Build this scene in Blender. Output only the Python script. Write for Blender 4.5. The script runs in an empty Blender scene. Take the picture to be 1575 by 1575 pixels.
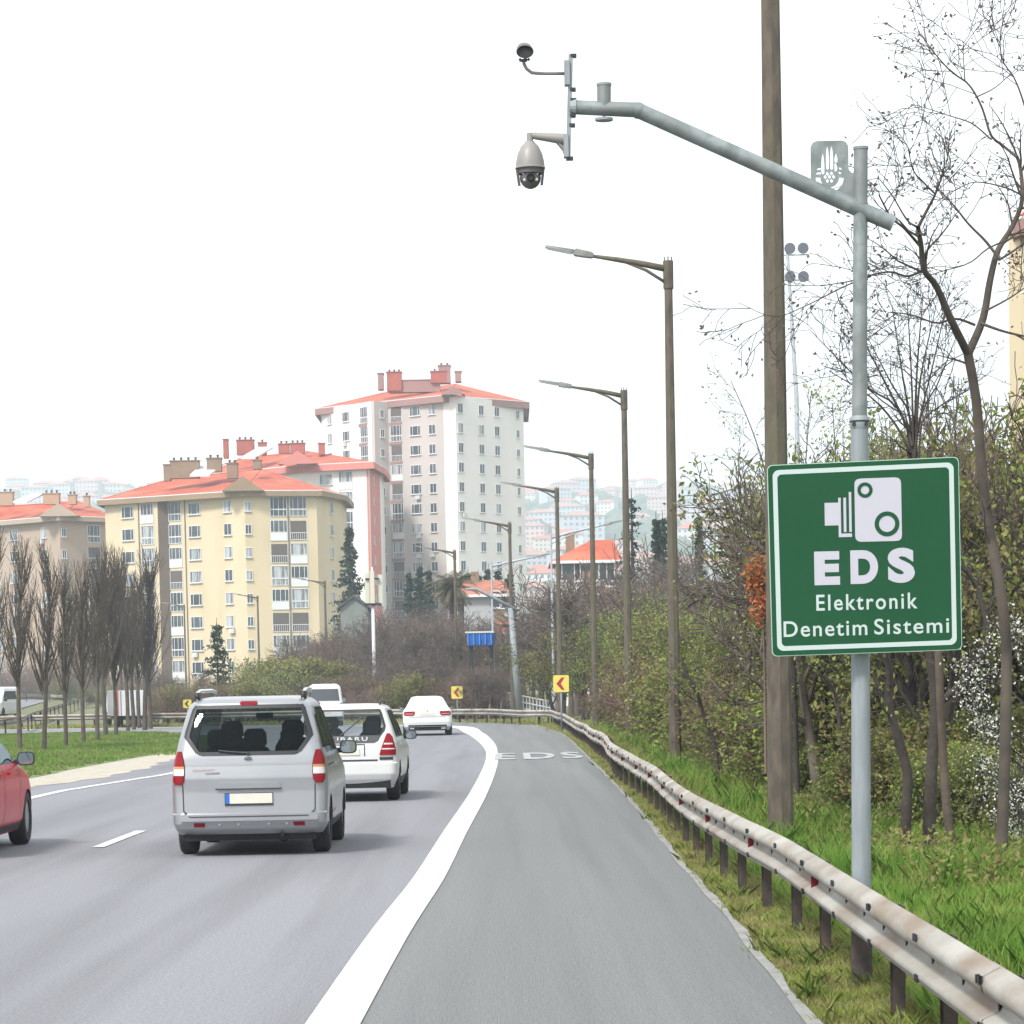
import bpy, bmesh, math, random
import numpy as np
from mathutils import Vector, Matrix, Euler
R = math.radians
SC = bpy.context.scene
COL = SC.collection

# ---------------------------------------------------------------- camera
F = 4500.0; CX = 787.5; CY = 1366.0
cam_d = bpy.data.cameras.new('camera'); cam = bpy.data.objects.new('camera', cam_d); COL.objects.link(cam)
cam_d.sensor_width = 36.0; cam_d.sensor_fit = 'HORIZONTAL'; cam_d.lens = 36.0 * F / 1575.0
cam_d.shift_y = (CY - 787.5) / 1575.0
cam_d.clip_start = 0.5; cam_d.clip_end = 12000
ROT = Matrix.Rotation(R(90 - 4.0), 3, 'X') @ Matrix.Rotation(R(-1.1), 3, 'Z')
cam.location = (0, 0, 1.87); cam.rotation_euler = ROT.to_euler()
SC.camera = cam
CAMP = Vector((0, 0, 1.87))

# ---------------------------------------------------------------- light
w = bpy.data.worlds.new('World'); SC.world = w; w.use_nodes = True
wn = w.node_tree.nodes; wl = w.node_tree.links; wn.clear()
wo = wn.new('ShaderNodeOutputWorld'); bg = wn.new('ShaderNodeBackground')
sky = wn.new('ShaderNodeTexSky'); sky.sky_type = 'NISHITA'; sky.sun_disc = False
SUN_EL, SUN_AZ = 48, 215          # azimuth clockwise from +Y
sky.sun_elevation = R(SUN_EL); sky.sun_rotation = R(SUN_AZ); sky.dust_density = 3.0; sky.air_density = 1.0
hs = wn.new('ShaderNodeHueSaturation'); hs.inputs['Saturation'].default_value = 0.12
wl.new(sky.outputs[0], hs.inputs['Color'])
# thin bright cloud cover over the whole sky: the sky texture shows through it only faintly
cl = wn.new('ShaderNodeMix'); cl.data_type = 'RGBA'; cl.inputs[0].default_value = 0.75
cl.inputs[7].default_value = (5.3, 5.6, 5.8, 1)
wl.new(hs.outputs[0], cl.inputs[6]); wl.new(cl.outputs[2], bg.inputs['Color'])
bg.inputs['Strength'].default_value = 0.15
wl.new(bg.outputs[0], wo.inputs['Surface'])
sd = bpy.data.lights.new('sun', 'SUN'); sun = bpy.data.objects.new('sun', sd); COL.objects.link(sun)
sd.energy = 2.3; sd.angle = R(10); sd.color = (1.0, 0.965, 0.9)
sv = Vector((math.sin(R(SUN_AZ)) * math.cos(R(SUN_EL)), math.cos(R(SUN_AZ)) * math.cos(R(SUN_EL)), math.sin(R(SUN_EL))))
sun.rotation_euler = sv.to_track_quat('Z', 'Y').to_euler()
SC.view_settings.view_transform = 'Standard'; SC.view_settings.look = 'None'
SC.view_settings.exposure = 0.95; SC.view_settings.gamma = 1.0
SC.render.engine = 'CYCLES'
SC.cycles.max_bounces = 6; SC.cycles.diffuse_bounces = 3; SC.cycles.glossy_bounces = 3
SC.cycles.transmission_bounces = 4; SC.cycles.transparent_max_bounces = 12; SC.cycles.volume_bounces = 1
SC.cycles.use_denoising = True

# ---------------------------------------------------------------- pixel helpers
def ray(px, py):
    return ROT @ Vector(((px - CX) / F, -(py - CY) / F, -1.0))
def P(px, py, d):                     # point at forward distance d
    v = ray(px, py); return CAMP + v * (d / v.y)
def G(px, py, z=0.0):                 # point on the level z
    v = ray(px, py); return CAMP + v * ((z - CAMP.z) / v.z)
def lerp(a, b, t): return a + (b - a) * t
def spline(pts, n):
    """Catmull-Rom resample, returns ~n points evenly spaced in arc length"""
    p = [Vector(q) for q in pts]; p = [p[0] * 2 - p[1]] + p + [p[-1] * 2 - p[-2]]
    out = []
    for i in range(1, len(p) - 2):
        for k in range(16):
            t = k / 16; a, b, c, d = p[i-1], p[i], p[i+1], p[i+2]
            out.append(0.5 * ((2*b) + (c - a)*t + (2*a - 5*b + 4*c - d)*t*t + (3*b - a - 3*c + d)*t**3))
    out.append(p[-2])
    L = [0]
    for i in range(1, len(out)): L.append(L[-1] + (out[i] - out[i-1]).length)
    res = []; j = 0
    for k in range(n):
        s = L[-1] * k / (n - 1)
        while j < len(L) - 2 and L[j+1] < s: j += 1
        t = (s - L[j]) / max(1e-9, L[j+1] - L[j]); res.append(out[j].lerp(out[j+1], min(1, t)))
    return res, L[-1]

# ---------------------------------------------------------------- materials
MATS = {}
def mat(name, col, rough=0.6, metal=0.0, c2=None, scale=5.0, detail=4.0, lo=0.35, hi=0.65, bump=0.0, bscale=None,
        coat=0.0, spec=0.5, stretch=None, c3=None, s3=1.0, alpha=None, rand=0.0, emit=None, grain=0.0):
    if name in MATS: return MATS[name]
    m = bpy.data.materials.new(name); m.use_nodes = True; nt = m.node_tree; N = nt.nodes; Lk = nt.links
    b = N['Principled BSDF']
    b.inputs['Base Color'].default_value = (*col, 1); b.inputs['Roughness'].default_value = rough
    b.inputs['Metallic'].default_value = metal; b.inputs['Coat Weight'].default_value = coat
    b.inputs['Coat Roughness'].default_value = 0.06
    b.inputs['Specular IOR Level'].default_value = spec
    tc = N.new('ShaderNodeTexCoord'); src = tc.outputs['Object']
    if stretch:
        mp = N.new('ShaderNodeMapping'); mp.inputs['Scale'].default_value = stretch
        Lk.new(src, mp.inputs[0]); src = mp.outputs[0]
    cur = None
    if c2 is not None:
        n = N.new('ShaderNodeTexNoise'); n.inputs['Scale'].default_value = scale; n.inputs['Detail'].default_value = detail
        Lk.new(src, n.inputs['Vector'])
        r = N.new('ShaderNodeMapRange'); r.inputs[1].default_value = lo; r.inputs[2].default_value = hi
        Lk.new(n.outputs[0], r.inputs[0])
        mx = N.new('ShaderNodeMix'); mx.data_type = 'RGBA'
        mx.inputs[6].default_value = (*col, 1); mx.inputs[7].default_value = (*c2, 1)
        Lk.new(r.outputs[0], mx.inputs[0]); cur = mx.outputs[2]
        if c3 is not None:
            n3 = N.new('ShaderNodeTexNoise'); n3.inputs['Scale'].default_value = s3; n3.inputs['Detail'].default_value = 3
            Lk.new(src, n3.inputs['Vector'])
            r3 = N.new('ShaderNodeMapRange'); r3.inputs[1].default_value = 0.45; r3.inputs[2].default_value = 0.68
            Lk.new(n3.outputs[0], r3.inputs[0])
            m3 = N.new('ShaderNodeMix'); m3.data_type = 'RGBA'; m3.inputs[7].default_value = (*c3, 1)
            Lk.new(r3.outputs[0], m3.inputs[0]); Lk.new(cur, m3.inputs[6]); cur = m3.outputs[2]
    if rand:
        oi = N.new('ShaderNodeObjectInfo'); rr = N.new('ShaderNodeMapRange')
        rr.inputs[3].default_value = 1 - rand; rr.inputs[4].default_value = 1 + rand
        Lk.new(oi.outputs['Random'], rr.inputs[0])
        mm = N.new('ShaderNodeMix'); mm.data_type = 'RGBA'; mm.blend_type = 'MULTIPLY'; mm.inputs[0].default_value = 1
        if cur is None: mm.inputs[6].default_value = (*col, 1)
        else: Lk.new(cur, mm.inputs[6])
        Lk.new(rr.outputs[0], mm.inputs[7]); cur = mm.outputs[2]
    if grain:       # stone chips: fine light and dark speckle
        ng = N.new('ShaderNodeTexNoise'); ng.inputs['Scale'].default_value = 38; ng.inputs['Detail'].default_value = 6; ng.inputs['Roughness'].default_value = 0.8
        Lk.new(tc.outputs['Object'], ng.inputs['Vector']); rg = N.new('ShaderNodeMapRange'); rg.inputs[1].default_value = .3; rg.inputs[2].default_value = .7
        rg.inputs[3].default_value = 1 - grain; rg.inputs[4].default_value = 1 + grain; Lk.new(ng.outputs[0], rg.inputs[0])
        mg = N.new('ShaderNodeMix'); mg.data_type = 'RGBA'; mg.blend_type = 'MULTIPLY'; mg.inputs[0].default_value = 1
        Lk.new(cur, mg.inputs[6]); Lk.new(rg.outputs[0], mg.inputs[7]); cur = mg.outputs[2]
    if cur is not None: Lk.new(cur, b.inputs['Base Color'])
    if bump:
        nb = N.new('ShaderNodeTexNoise'); nb.inputs['Scale'].default_value = bscale or scale * 4; nb.inputs['Detail'].default_value = 5
        Lk.new(src, nb.inputs['Vector'])
        bp = N.new('ShaderNodeBump'); bp.inputs['Strength'].default_value = bump; bp.inputs['Distance'].default_value = 0.02
        Lk.new(nb.outputs[0], bp.inputs['Height']); Lk.new(bp.outputs[0], b.inputs['Normal'])
    MATS[name] = m; return m

def leaf_mat(name, c1, c2, c3, scale=0.6, trans=0.3):
    """thin leaves or blades: colour varies from clump to clump (object-space noise)"""
    m = mat(name, c1, 0.65, c2=c2, scale=scale, detail=6, lo=0.4, hi=0.6, c3=c3, s3=scale * 3.1, rand=0.15, spec=0.25)
    nt = m.node_tree; N = nt.nodes; b = N['Principled BSDF']
    t = N.new('ShaderNodeBsdfTranslucent'); mx = N.new('ShaderNodeMixShader'); mx.inputs[0].default_value = trans
    l = b.inputs['Base Color'].links[0].from_socket
    nt.links.new(l, t.inputs['Color'])
    out = N['Material Output']
    nt.links.new(b.outputs[0], mx.inputs[1]); nt.links.new(t.outputs[0], mx.inputs[2]); nt.links.new(mx.outputs[0], out.inputs['Surface'])
    return m

def glass_mat(name, tint, refl=0.06):
    if name in MATS: return MATS[name]
    m = bpy.data.materials.new(name); m.use_nodes = True; nt = m.node_tree; N = nt.nodes
    N.remove(N['Principled BSDF']); out = N['Material Output']
    t = N.new('ShaderNodeBsdfTransparent'); t.inputs['Color'].default_value = (*tint, 1)
    g = N.new('ShaderNodeBsdfGlossy'); g.inputs['Roughness'].default_value = 0.03; g.inputs['Color'].default_value = (0.27, 0.30, 0.32, 1)
    lw = N.new('ShaderNodeFresnel'); lw.inputs['IOR'].default_value = 1.45
    ad = N.new('ShaderNodeMath'); ad.operation = 'ADD'; ad.inputs[1].default_value = refl - 0.04
    nt.links.new(lw.outputs[0], ad.inputs[0])
    mx = N.new('ShaderNodeMixShader'); nt.links.new(ad.outputs[0], mx.inputs[0])
    nt.links.new(t.outputs[0], mx.inputs[1]); nt.links.new(g.outputs[0], mx.inputs[2]); nt.links.new(mx.outputs[0], out.inputs['Surface'])
    MATS[name] = m; return m

# ---------------------------------------------------------------- mesh builder
class MB:
    def __init__(s): s.v = []; s.f = []; s.mi = []; s.m = 0
    def add(s, vs, fs):
        o = len(s.v); s.v.extend([tuple(v) for v in vs]); s.f.extend([tuple(i + o for i in f) for f in fs]); s.mi.extend([s.m] * len(fs))
    def box(s, c, size, rot=None):
        hx, hy, hz = size[0]/2, size[1]/2, size[2]/2; c = Vector(c)
        vs = [Vector((x, y, z)) for x in (-hx, hx) for y in (-hy, hy) for z in (-hz, hz)]
        if rot is not None:
            M = rot if isinstance(rot, Matrix) else Euler(rot).to_matrix()
            vs = [M @ v for v in vs]
        s.add([v + c for v in vs], [(0,1,3,2),(4,6,7,5),(0,4,5,1),(2,3,7,6),(0,2,6,4),(1,5,7,3)])
    def hexa(s, b4, t4):
        s.add(list(b4) + list(t4), [(3,2,1,0),(4,5,6,7),(0,1,5,4),(1,2,6,5),(2,3,7,6),(3,0,4,7)])
    def tube(s, pts, rad, n=8, cap=True):
        pts = [Vector(p) for p in pts]
        if not hasattr(rad, '__len__'): rad = [rad] * len(pts)
        vs = []; prev = None
        for i, p in enumerate(pts):
            t = (pts[min(i+1, len(pts)-1)] - pts[max(i-1, 0)])
            if t.length < 1e-9: t = Vector((0, 0, 1))
            t.normalize()
            if prev is None:
                u = t.cross(Vector((0, 0, 1)) if abs(t.z) < 0.9 else Vector((1, 0, 0))).normalized()
            else:
                u = (prev - t * prev.dot(t))
                u = u.normalized() if u.length > 1e-6 else t.orthogonal().normalized()
            prev = u; w_ = t.cross(u)
            for k in range(n):
                a = 2 * math.pi * k / n; vs.append(p + (u * math.cos(a) + w_ * math.sin(a)) * rad[i])
        fs = [(i*n+k, i*n+(k+1) % n, (i+1)*n+(k+1) % n, (i+1)*n+k) for i in range(len(pts)-1) for k in range(n)]
        if cap: fs += [tuple(range(n-1, -1, -1)), tuple((len(pts)-1)*n + k for k in range(n))]
        s.add(vs, fs)
    def lathe(s, prof, origin=(0, 0, 0), axis='Z', n=24):
        """prof: (radius, height along axis)"""
        vs = []
        for r, h in prof:
            for k in range(n):
                a = 2*math.pi*k/n; c, d = r*math.cos(a), r*math.sin(a)
                q = {'Z': (c, d, h), 'X': (h, c, d), 'Y': (c, h, d)}[axis]
                vs.append(Vector(q) + Vector(origin))
        fs = [(i*n+k, i*n+(k+1) % n, (i+1)*n+(k+1) % n, (i+1)*n+k) for i in range(len(prof)-1) for k in range(n)]
        if prof[0][0] > 1e-4: fs.append(tuple(range(n)))
        if prof[-1][0] > 1e-4: fs.append(tuple((len(prof)-1)*n+k for k in range(n)))
        s.add(vs, fs)
    def prism(s, poly, y0, y1):
        """poly of (x,z) extruded from y0 to y1"""
        n = len(poly)
        vs = [(x, y0, z) for x, z in poly] + [(x, y1, z) for x, z in poly]
        s.add(vs, [tuple(range(n)), tuple(range(2*n-1, n-1, -1))] + [(i, i+n, (i+1) % n + n, (i+1) % n) for i in range(n)])
    def build(s, name, mats, parent=None, smooth=False, angle=None, loc=None, fix=False):
        me = bpy.data.meshes.new(name); me.from_pydata([tuple(v) for v in s.v], [], s.f)
        if not isinstance(mats, (list, tuple)): mats = [mats]
        for m in mats: me.materials.append(m)
        if len(mats) > 1: me.polygons.foreach_set('material_index', s.mi)
        if fix:
            bm = bmesh.new(); bm.from_mesh(me); bmesh.ops.recalc_face_normals(bm, faces=bm.faces); bm.to_mesh(me); bm.free()
        if smooth or angle: me.polygons.foreach_set('use_smooth', [True] * len(me.polygons))
        if angle: me.set_sharp_from_angle(angle=R(angle))
        me.update()
        o = bpy.data.objects.new(name, me); COL.objects.link(o)
        if parent: o.parent = parent
        if loc is not None: o.location = loc
        return o
def arr_obj(name, V, Fc, m, parent=None, nper=4, smooth=False):
    """V (N,3) array, faces array (M,k)"""
    me = bpy.data.meshes.new(name); V = np.asarray(V, dtype=np.float32); Fc = np.asarray(Fc, dtype=np.int32); k = Fc.shape[1]
    me.vertices.add(len(V)); me.vertices.foreach_set('co', V.ravel())
    me.loops.add(Fc.size); me.loops.foreach_set('vertex_index', Fc.ravel())
    me.polygons.add(len(Fc)); me.polygons.foreach_set('loop_start', np.arange(0, Fc.size, k, dtype=np.int32))
    me.polygons.foreach_set('loop_total', np.full(len(Fc), k, dtype=np.int32))
    if smooth: me.polygons.foreach_set('use_smooth', [True] * len(Fc))
    me.update(calc_edges=True); me.materials.append(m)
    o = bpy.data.objects.new(name, me); COL.objects.link(o)
    if parent: o.parent = parent
    return o
def tag(o, label=None, cat=None, group=None, kind=None):
    if label: o['label'] = label
    if cat: o['category'] = cat
    if group: o['group'] = group
    if kind: o['kind'] = kind
    return o
def empty(name, loc=(0, 0, 0), rz=0.0, label=None, cat=None, group=None):
    o = bpy.data.objects.new(name, None); COL.objects.link(o); o.location = loc; o.rotation_euler = (0, 0, rz); o.empty_display_size = 0.3
    return tag(o, label, cat, group)
def kids(o):
    return [c for c in bpy.data.objects if c.parent == o]
def copy_tree(o, parent=None, ch=None):
    c = o.copy(); COL.objects.link(c)
    if parent: c.parent = parent
    for k in (ch if ch is not None else kids(o)): copy_tree(k, c)
    return c
def booleans(o, cutters, name=None):
    """bake boolean differences, keeps o's mesh"""
    for c in cutters:
        c.parent = o.parent
        md = o.modifiers.new('b', 'BOOLEAN'); md.object = c; md.operation = 'DIFFERENCE'; md.solver = 'EXACT'
    dg = bpy.context.evaluated_depsgraph_get(); dg.update()
    me = bpy.data.meshes.new_from_object(o.evaluated_get(dg)); o.modifiers.clear()
    old = o.data; o.data = me; me.name = old.name
    for c in cutters: bpy.data.objects.remove(c)
    return o
def text_mesh(s, name, m, width, height, bold=0.0, spacing=1.0, thick=0.002, parent=None):
    """lettering in the local XZ plane facing -Y, centred on x, base at z=0"""
    cu = bpy.data.curves.new('t', 'FONT'); cu.body = s; cu.align_x = 'LEFT'; cu.offset = bold; cu.space_character = spacing; cu.resolution_u = 6
    cu.extrude = 0.01
    o = bpy.data.objects.new('t', cu); COL.objects.link(o)
    dg = bpy.context.evaluated_depsgraph_get(); dg.update()
    me = bpy.data.meshes.new_from_object(o.evaluated_get(dg)); bpy.data.objects.remove(o)
    V = np.array([v.co[:] for v in me.vertices]); lo = V.min(0); hi = V.max(0)
    for v in me.vertices:
        x = ((v.co.x - lo[0]) / (hi[0] - lo[0]) - 0.5) * width; z = (v.co.y - lo[1]) / (hi[1] - lo[1]) * height
        y = -thick if v.co.z > 0 else 0.0
        v.co = (x, y, z)
    me.materials.clear(); me.materials.append(m); me.name = name
    q = bpy.data.objects.new(name, me); COL.objects.link(q)
    if parent: q.parent = parent
    return q
# ================================================================ materials used all over
M_ASPH = mat('asphalt', (0.18, 0.18, 0.198), 0.85, c2=(0.215, 0.214, 0.232), scale=0.25, detail=8, bump=0.4, bscale=60, spec=0.3, grain=.42,
             stretch=(1.6, 0.06, 1), c3=(0.155, 0.155, 0.168), s3=0.8)
M_SHO = mat('shoulder_asphalt', (0.155, 0.159, 0.16), 0.9, c2=(0.175, 0.18, 0.181), scale=0.5, detail=10, bump=0.5, bscale=45, spec=0.25, grain=.42,
            stretch=(3.0, 0.05, 1), c3=(0.145, 0.149, 0.151), s3=.9)
M_PAINT = mat('road_paint', (0.60, 0.60, 0.59), 0.7, c2=(0.50, 0.50, 0.49), scale=5, detail=12, bump=0.3, bscale=50, grain=.12, c3=(.42, .42, .415), s3=1.7)
M_WORN = mat('worn_road_paint', (0.42, 0.42, 0.42), 0.7, c2=(0.19, 0.19, 0.19), scale=2.2, detail=8, lo=0.40, hi=0.60)
M_SAND = mat('sandy_edge', (0.33, 0.295, 0.24), 0.9, grain=.3, c2=(0.44, 0.41, 0.36), scale=2.5, detail=8, bump=0.5, c3=(0.34, 0.29, 0.22), s3=5)
M_SOIL = mat('soil', (0.12, 0.13, 0.05), 0.95, c2=(0.16, 0.125, 0.075), scale=1.2, detail=8, c3=(0.08, 0.12, 0.03), s3=3, bump=0.6)
M_TURF = mat('turf', (0.085, 0.15, 0.03), 0.95, c2=(0.12, 0.17, 0.045), scale=0.5, detail=8, c3=(0.11, 0.13, 0.05), s3=1.5, bump=0.5)
M_GALV = mat('galvanised_steel', (0.15, 0.175, 0.175), 0.6, 0.25, c2=(0.24, 0.27, 0.275), scale=9, detail=10, lo=.4, hi=.62, c3=(.19, .20, .195), s3=2.5, bump=0.1)
M_GALVL = mat('galvanised_post', (0.20, 0.225, 0.24), 0.65, 0.2, c2=(0.26, 0.285, 0.30), scale=4, detail=8, stretch=(4, 4, 0.7), bump=0.08)
M_RAIL = mat('weathered_rail', (0.255, 0.235, 0.205), 0.75, 0.05, grain=.12, c2=(0.36, 0.345, 0.315), scale=.9, detail=12, stretch=(1, 1, 4), c3=(0.20, 0.155, 0.115), s3=1.0, bump=0.15)
M_RUST = mat('rusty_post', (0.035, 0.028, 0.024), 0.9, c2=(0.065, 0.045, 0.034), scale=8, detail=8, bump=0.4)
M_DARK = mat('dark_steel', (0.03, 0.03, 0.033), 0.5, 0.3)
M_BLACK = mat('black_plastic', (0.012, 0.012, 0.013), 0.5)
M_RED = mat('red_reflector', (0.15, 0.012, 0.018), 0.6, spec=.2)
M_WHITE = mat('white_paint', (0.78, 0.78, 0.78), 0.5)

# ================================================================ ground and roads
def sheet(name, left, right, z, m, kind='structure', cross=1):
    """quad strip between two point lists of equal length"""
    mb = MB()
    n = len(left)
    for i in range(n):
        for c in range(cross + 1):
            p = left[i].lerp(right[i], c / cross); mb.v.append((p.x, p.y, p.z + z))
    for i in range(n - 1):
        for c in range(cross):
            a = i * (cross+1) + c; mb.f.append((a, a+1, a+cross+2, a+cross+1)); mb.mi.append(0)
    o = mb.build(name, m); 
    if kind: o['kind'] = kind
    return o
def fan(name, pts, z, m, kind='structure'):
    bm = bmesh.new(); vs = [bm.verts.new((p.x, p.y, z)) for p in pts]
    es = [bm.edges.new((vs[i], vs[(i+1) % len(vs)])) for i in range(len(vs))]
    bmesh.ops.triangle_fill(bm, edges=es, use_beauty=True)
    bmesh.ops.recalc_face_normals(bm, faces=bm.faces)
    for f in bm.faces:
        if f.normal.z < 0: f.normal_flip()
    me = bpy.data.meshes.new(name); bm.to_mesh(me); bm.free(); me.materials.append(m)
    o = bpy.data.objects.new(name, me); COL.objects.link(o)
    if kind: o['kind'] = kind
    return o
# ground: one grid out to the horizon
mb = MB(); xs = [-6000, -2500, -1000, -400, -150, -60, -20, 0, 20, 60, 150, 400, 1000, 2500, 6000]; ys = [-60, 0, 50, 150, 400, 900, 2000, 4500, 9000]
for y in ys:
    for x in xs: mb.v.append((x, y, -0.05))
for j in range(len(ys)-1):
    for i in range(len(xs)-1):
        a = j*len(xs)+i; mb.f.append((a, a+1, a+len(xs)+1, a+len(xs))); mb.mi.append(0)
mb.build('ground', M_SOIL)['kind'] = 'structure'

N_R = 160
sh_l_px = [(500,1536),(683,1276),(733,1200),(746,1172),(748,1155),(742,1141),(727,1128),(703,1119)]
sh_r_px = [(577,1536),(637,1424),(723,1264),(752,1210),(764,1179),(764,1162),(755,1142.5),(732,1126),(703,1117)]
shl = [G(*p) for p in sh_l_px]; shr = [G(*p) for p in sh_r_px]
cen = [(-1.25, -2), (-1.2, 5)]
# centre of the wide edge line in world space
c_px = [(590,1450),(660,1350),(700,1280),(735,1222),(752,1185),(757,1165),(754,1150),(744,1138),(729,1127.5),(703,1118)]
cpts = [G(*p) for p in c_px]
cpts = [Vector((cpts[0].x - 0.012*30, -6, 0)), Vector((cpts[0].x - 0.006*30+0.02, 8, 0))] + cpts
e = cpts[-1]; cpts += [Vector((-5.4, 138, 0)), Vector((-10.5, 143.5, 0)), Vector((-18, 147, 0)), Vector((-30, 150, 0)), Vector((-60, 153, 0)), Vector((-120, 150, 0))]
LINE, _ = spline(cpts, 260)
def offset(path, off):
    out = []
    for i, p in enumerate(path):
        t = (path[min(i+2, len(path)-1)] - path[max(i-2, 0)]).normalized(); nrm = Vector((t.y, -t.x, 0))
        o_ = off(i / (len(path)-1), p) if callable(off) else off
        out.append(p + nrm * o_)
    return out
# right edge of the asphalt
r_px = [(1251,1575),(1178,1485),(1113,1401),(1047,1328),(1025,1299),(978,1241),(941,1201),(897,1157),(868,1131),(840,1120.5),(805,1113),(754,1109.5),(703,1109)]
rp = [G(*p) for p in r_px]
rp = [Vector((rp[0].x - 0.2, -6, 0)), Vector((rp[0].x - 0.05, 8, 0))] + rp + [Vector((-9, 148, 0)), Vector((-18, 149.5, 0)), Vector((-30, 152, 0)), Vector((-60, 156, 0)), Vector((-120, 153, 0))]
REDGE, _ = spline(rp, 260)
l_px = [(51,1227),(120,1213),(200,1200),(274,1187)]
lp = [G(*p) for p in l_px]
lp = [Vector((-8.6, -6, 0)), Vector((-8.55, 25, 0))] + lp + [Vector((-8.0, 80, 0)), Vector((-9.0, 100, 0)), Vector((-11, 116, 0)), Vector((-15.5, 129, 0)), Vector((-22, 137, 0)), Vector((-34, 142, 0)), Vector((-60, 145, 0)), Vector((-120, 143, 0))]
LLINE, _ = spline(lp, 260)
def nearest_strip(name, A, B, z, m):
    return sheet(name, A, B, z, m, cross=6)
LEDGE = offset(LLINE, lambda t, p: -1.3)
nearest_strip('road', LEDGE, [Vector(p) for p in LINE], 0.0, M_ASPH)
nearest_strip('road_shoulder', LINE, REDGE, 0.0, M_SHO)
def lw(t, p): return 0.155 if p.y < 80 else 0.155 + min(1.0, (p.y-80)/60) * 0.35
sheet('road_edge_marking', offset(LINE, lambda t, p: -lw(t, p)), offset(LINE, lw), 0.008, M_PAINT)
sheet('road_left_marking', offset(LLINE, lambda t, p: -0.1), offset(LLINE, lambda t, p: 0.1 if p.y < 90 else 0.3), 0.008, M_PAINT)
sheet('shoulder_edge', offset(REDGE, lambda t, p: -0.03 - .012*math.sin(p.y*1.3)), offset(REDGE, lambda t, p: 0.04 + .02*math.sin(p.y*2.1) + min(.06, max(0, p.y-30)*.002)), 0.006, mat('gravel_edge', (.18, .18, .17), .9, c2=(.27, .265, .25), scale=3, detail=8, grain=.3))
# lane dashes
a0, a1 = G(150, 1304), G(232, 1278); dv = (a1 - a0).normalized()
MIDL = [LINE[i].lerp(LLINE[i], 0.5) for i in range(260)]
k_off = 0
for s in range(-1, 6):
    c = a0 + dv * 0
    st = a0.y + s * 12.0; en = st + (a1.y - a0.y)
    def onmid(y):
        # follow halfway between edge lines, shifted so that the first dash is where it was seen
        def xat(L_, y):
            for i in range(len(L_)-1):
                if L_[i].y <= y <= L_[i+1].y: return lerp(L_[i].x, L_[i+1].x, (y - L_[i].y)/max(1e-6, L_[i+1].y - L_[i].y))
            return L_[0].x
        return (xat(LINE, y) + xat(LLINE, y)) / 2
    dx = a0.x - onmid(a0.y)
    if en > 110: break
    Lp = []; Rp = []
    for q in range(7):
        y = lerp(st, en, q/6); x = onmid(y) + (dx if s <= 0 else dx * 0.6); Lp.append(Vector((x-0.075, y, 0))); Rp.append(Vector((x+0.075, y, 0)))
    sheet('lane_marking', Lp, Rp, 0.008, M_PAINT)
# worn lettering painted across the shoulder
def ground_text(s_, px0, px1, y0, y1, name):
    a = G(px0, y0); b = G(px1, y0); top = G((px0+px1)/2, y1)
    o = text_mesh(s_, name, M_WORN, (b - a).length, top.y - a.y, bold=0.03, spacing=1.25, thick=0.001)
    for v in o.data.vertices: v.co = (v.co.x, v.co.z, -v.co.y * 4)
    o.location = ((a.x+b.x)/2, a.y, 0.01); o['kind'] = 'structure'
ground_text('EDS', 774, 888, 1169, 1158, 'road_lettering')

# ---- median: turf, sandy edge
gl_px = [(49,1197),(100,1186),(186,1170),(277,1156)]
ge = [G(*p) for p in gl_px]
g_edge = [Vector((-11.5, -6, 0)), Vector((-10.9, 30, 0))] + ge + [Vector((-8.75, 84, 0)), Vector((-9.9, 101, 0)), Vector((-12.0, 116, 0)), Vector((-14.6, 126, 0)), Vector((-18.5, 133, 0))]
GE, _ = spline(g_edge, 200)
def xl(L_, y):
    for i in range(len(L_)-1):
        if L_[i].y <= y <= L_[i+1].y: return lerp(L_[i].x, L_[i+1].x, (y - L_[i].y)/max(1e-6, L_[i+1].y - L_[i].y))
    return L_[-1].x
sheet('median_edge', [p - Vector((0.3, 0, 0)) for p in GE], [Vector((xl(LLINE, p.y) - 1.12 + .1*math.sin(p.y*1.9) + .08*math.sin(p.y*.73), p.y, 0)) for p in GE], 0.006, M_SAND)
med = [Vector((p.x, p.y, 0)) for p in GE] + [Vector((-23, 131, 0)), Vector((-26, 125, 0)), Vector((-25.5, 112, 0)), Vector((-24, 90, 0)), Vector((-23, 60, 0)), Vector((-22, 30, 0)), Vector((-22, -6, 0))]
fan('median', med, 0.012, M_TURF)
# oncoming carriageway, rising a little as it bends away
oc_l = [Vector((-36, -6, 0)), Vector((-37, 60, 0)), Vector((-40, 120, 0.0)), Vector((-52, 180, 0.25)), Vector((-66, 250, 0.7)), Vector((-80, 340, 1.0)), Vector((-84, 420, 1.2))]
oc_r = [Vector((-24, -6, 0)), Vector((-25, 60, 0)), Vector((-27.2, 120, 0.0)), Vector((-32, 180, 0.25)), Vector((-41, 250, 0.7)), Vector((-52, 340, 1.0)), Vector((-55, 420, 1.2))]
A, _ = spline(oc_l, 60); B, _ = spline(oc_r, 60)
sheet('oncoming_road', A, B, 0.02, M_ASPH)
sheet('verge_bank', [a + Vector((-40, 0, 0)) for a in A], [a + Vector((-0.2, 0, 0)) for a in A], 0.0, M_SOIL)
sheet('median_bank', [b + Vector((0.2, 0, 0)) for b in B], [b + Vector((3.5, 0, -b.z)) for b in B], 0.0, M_SOIL)

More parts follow.
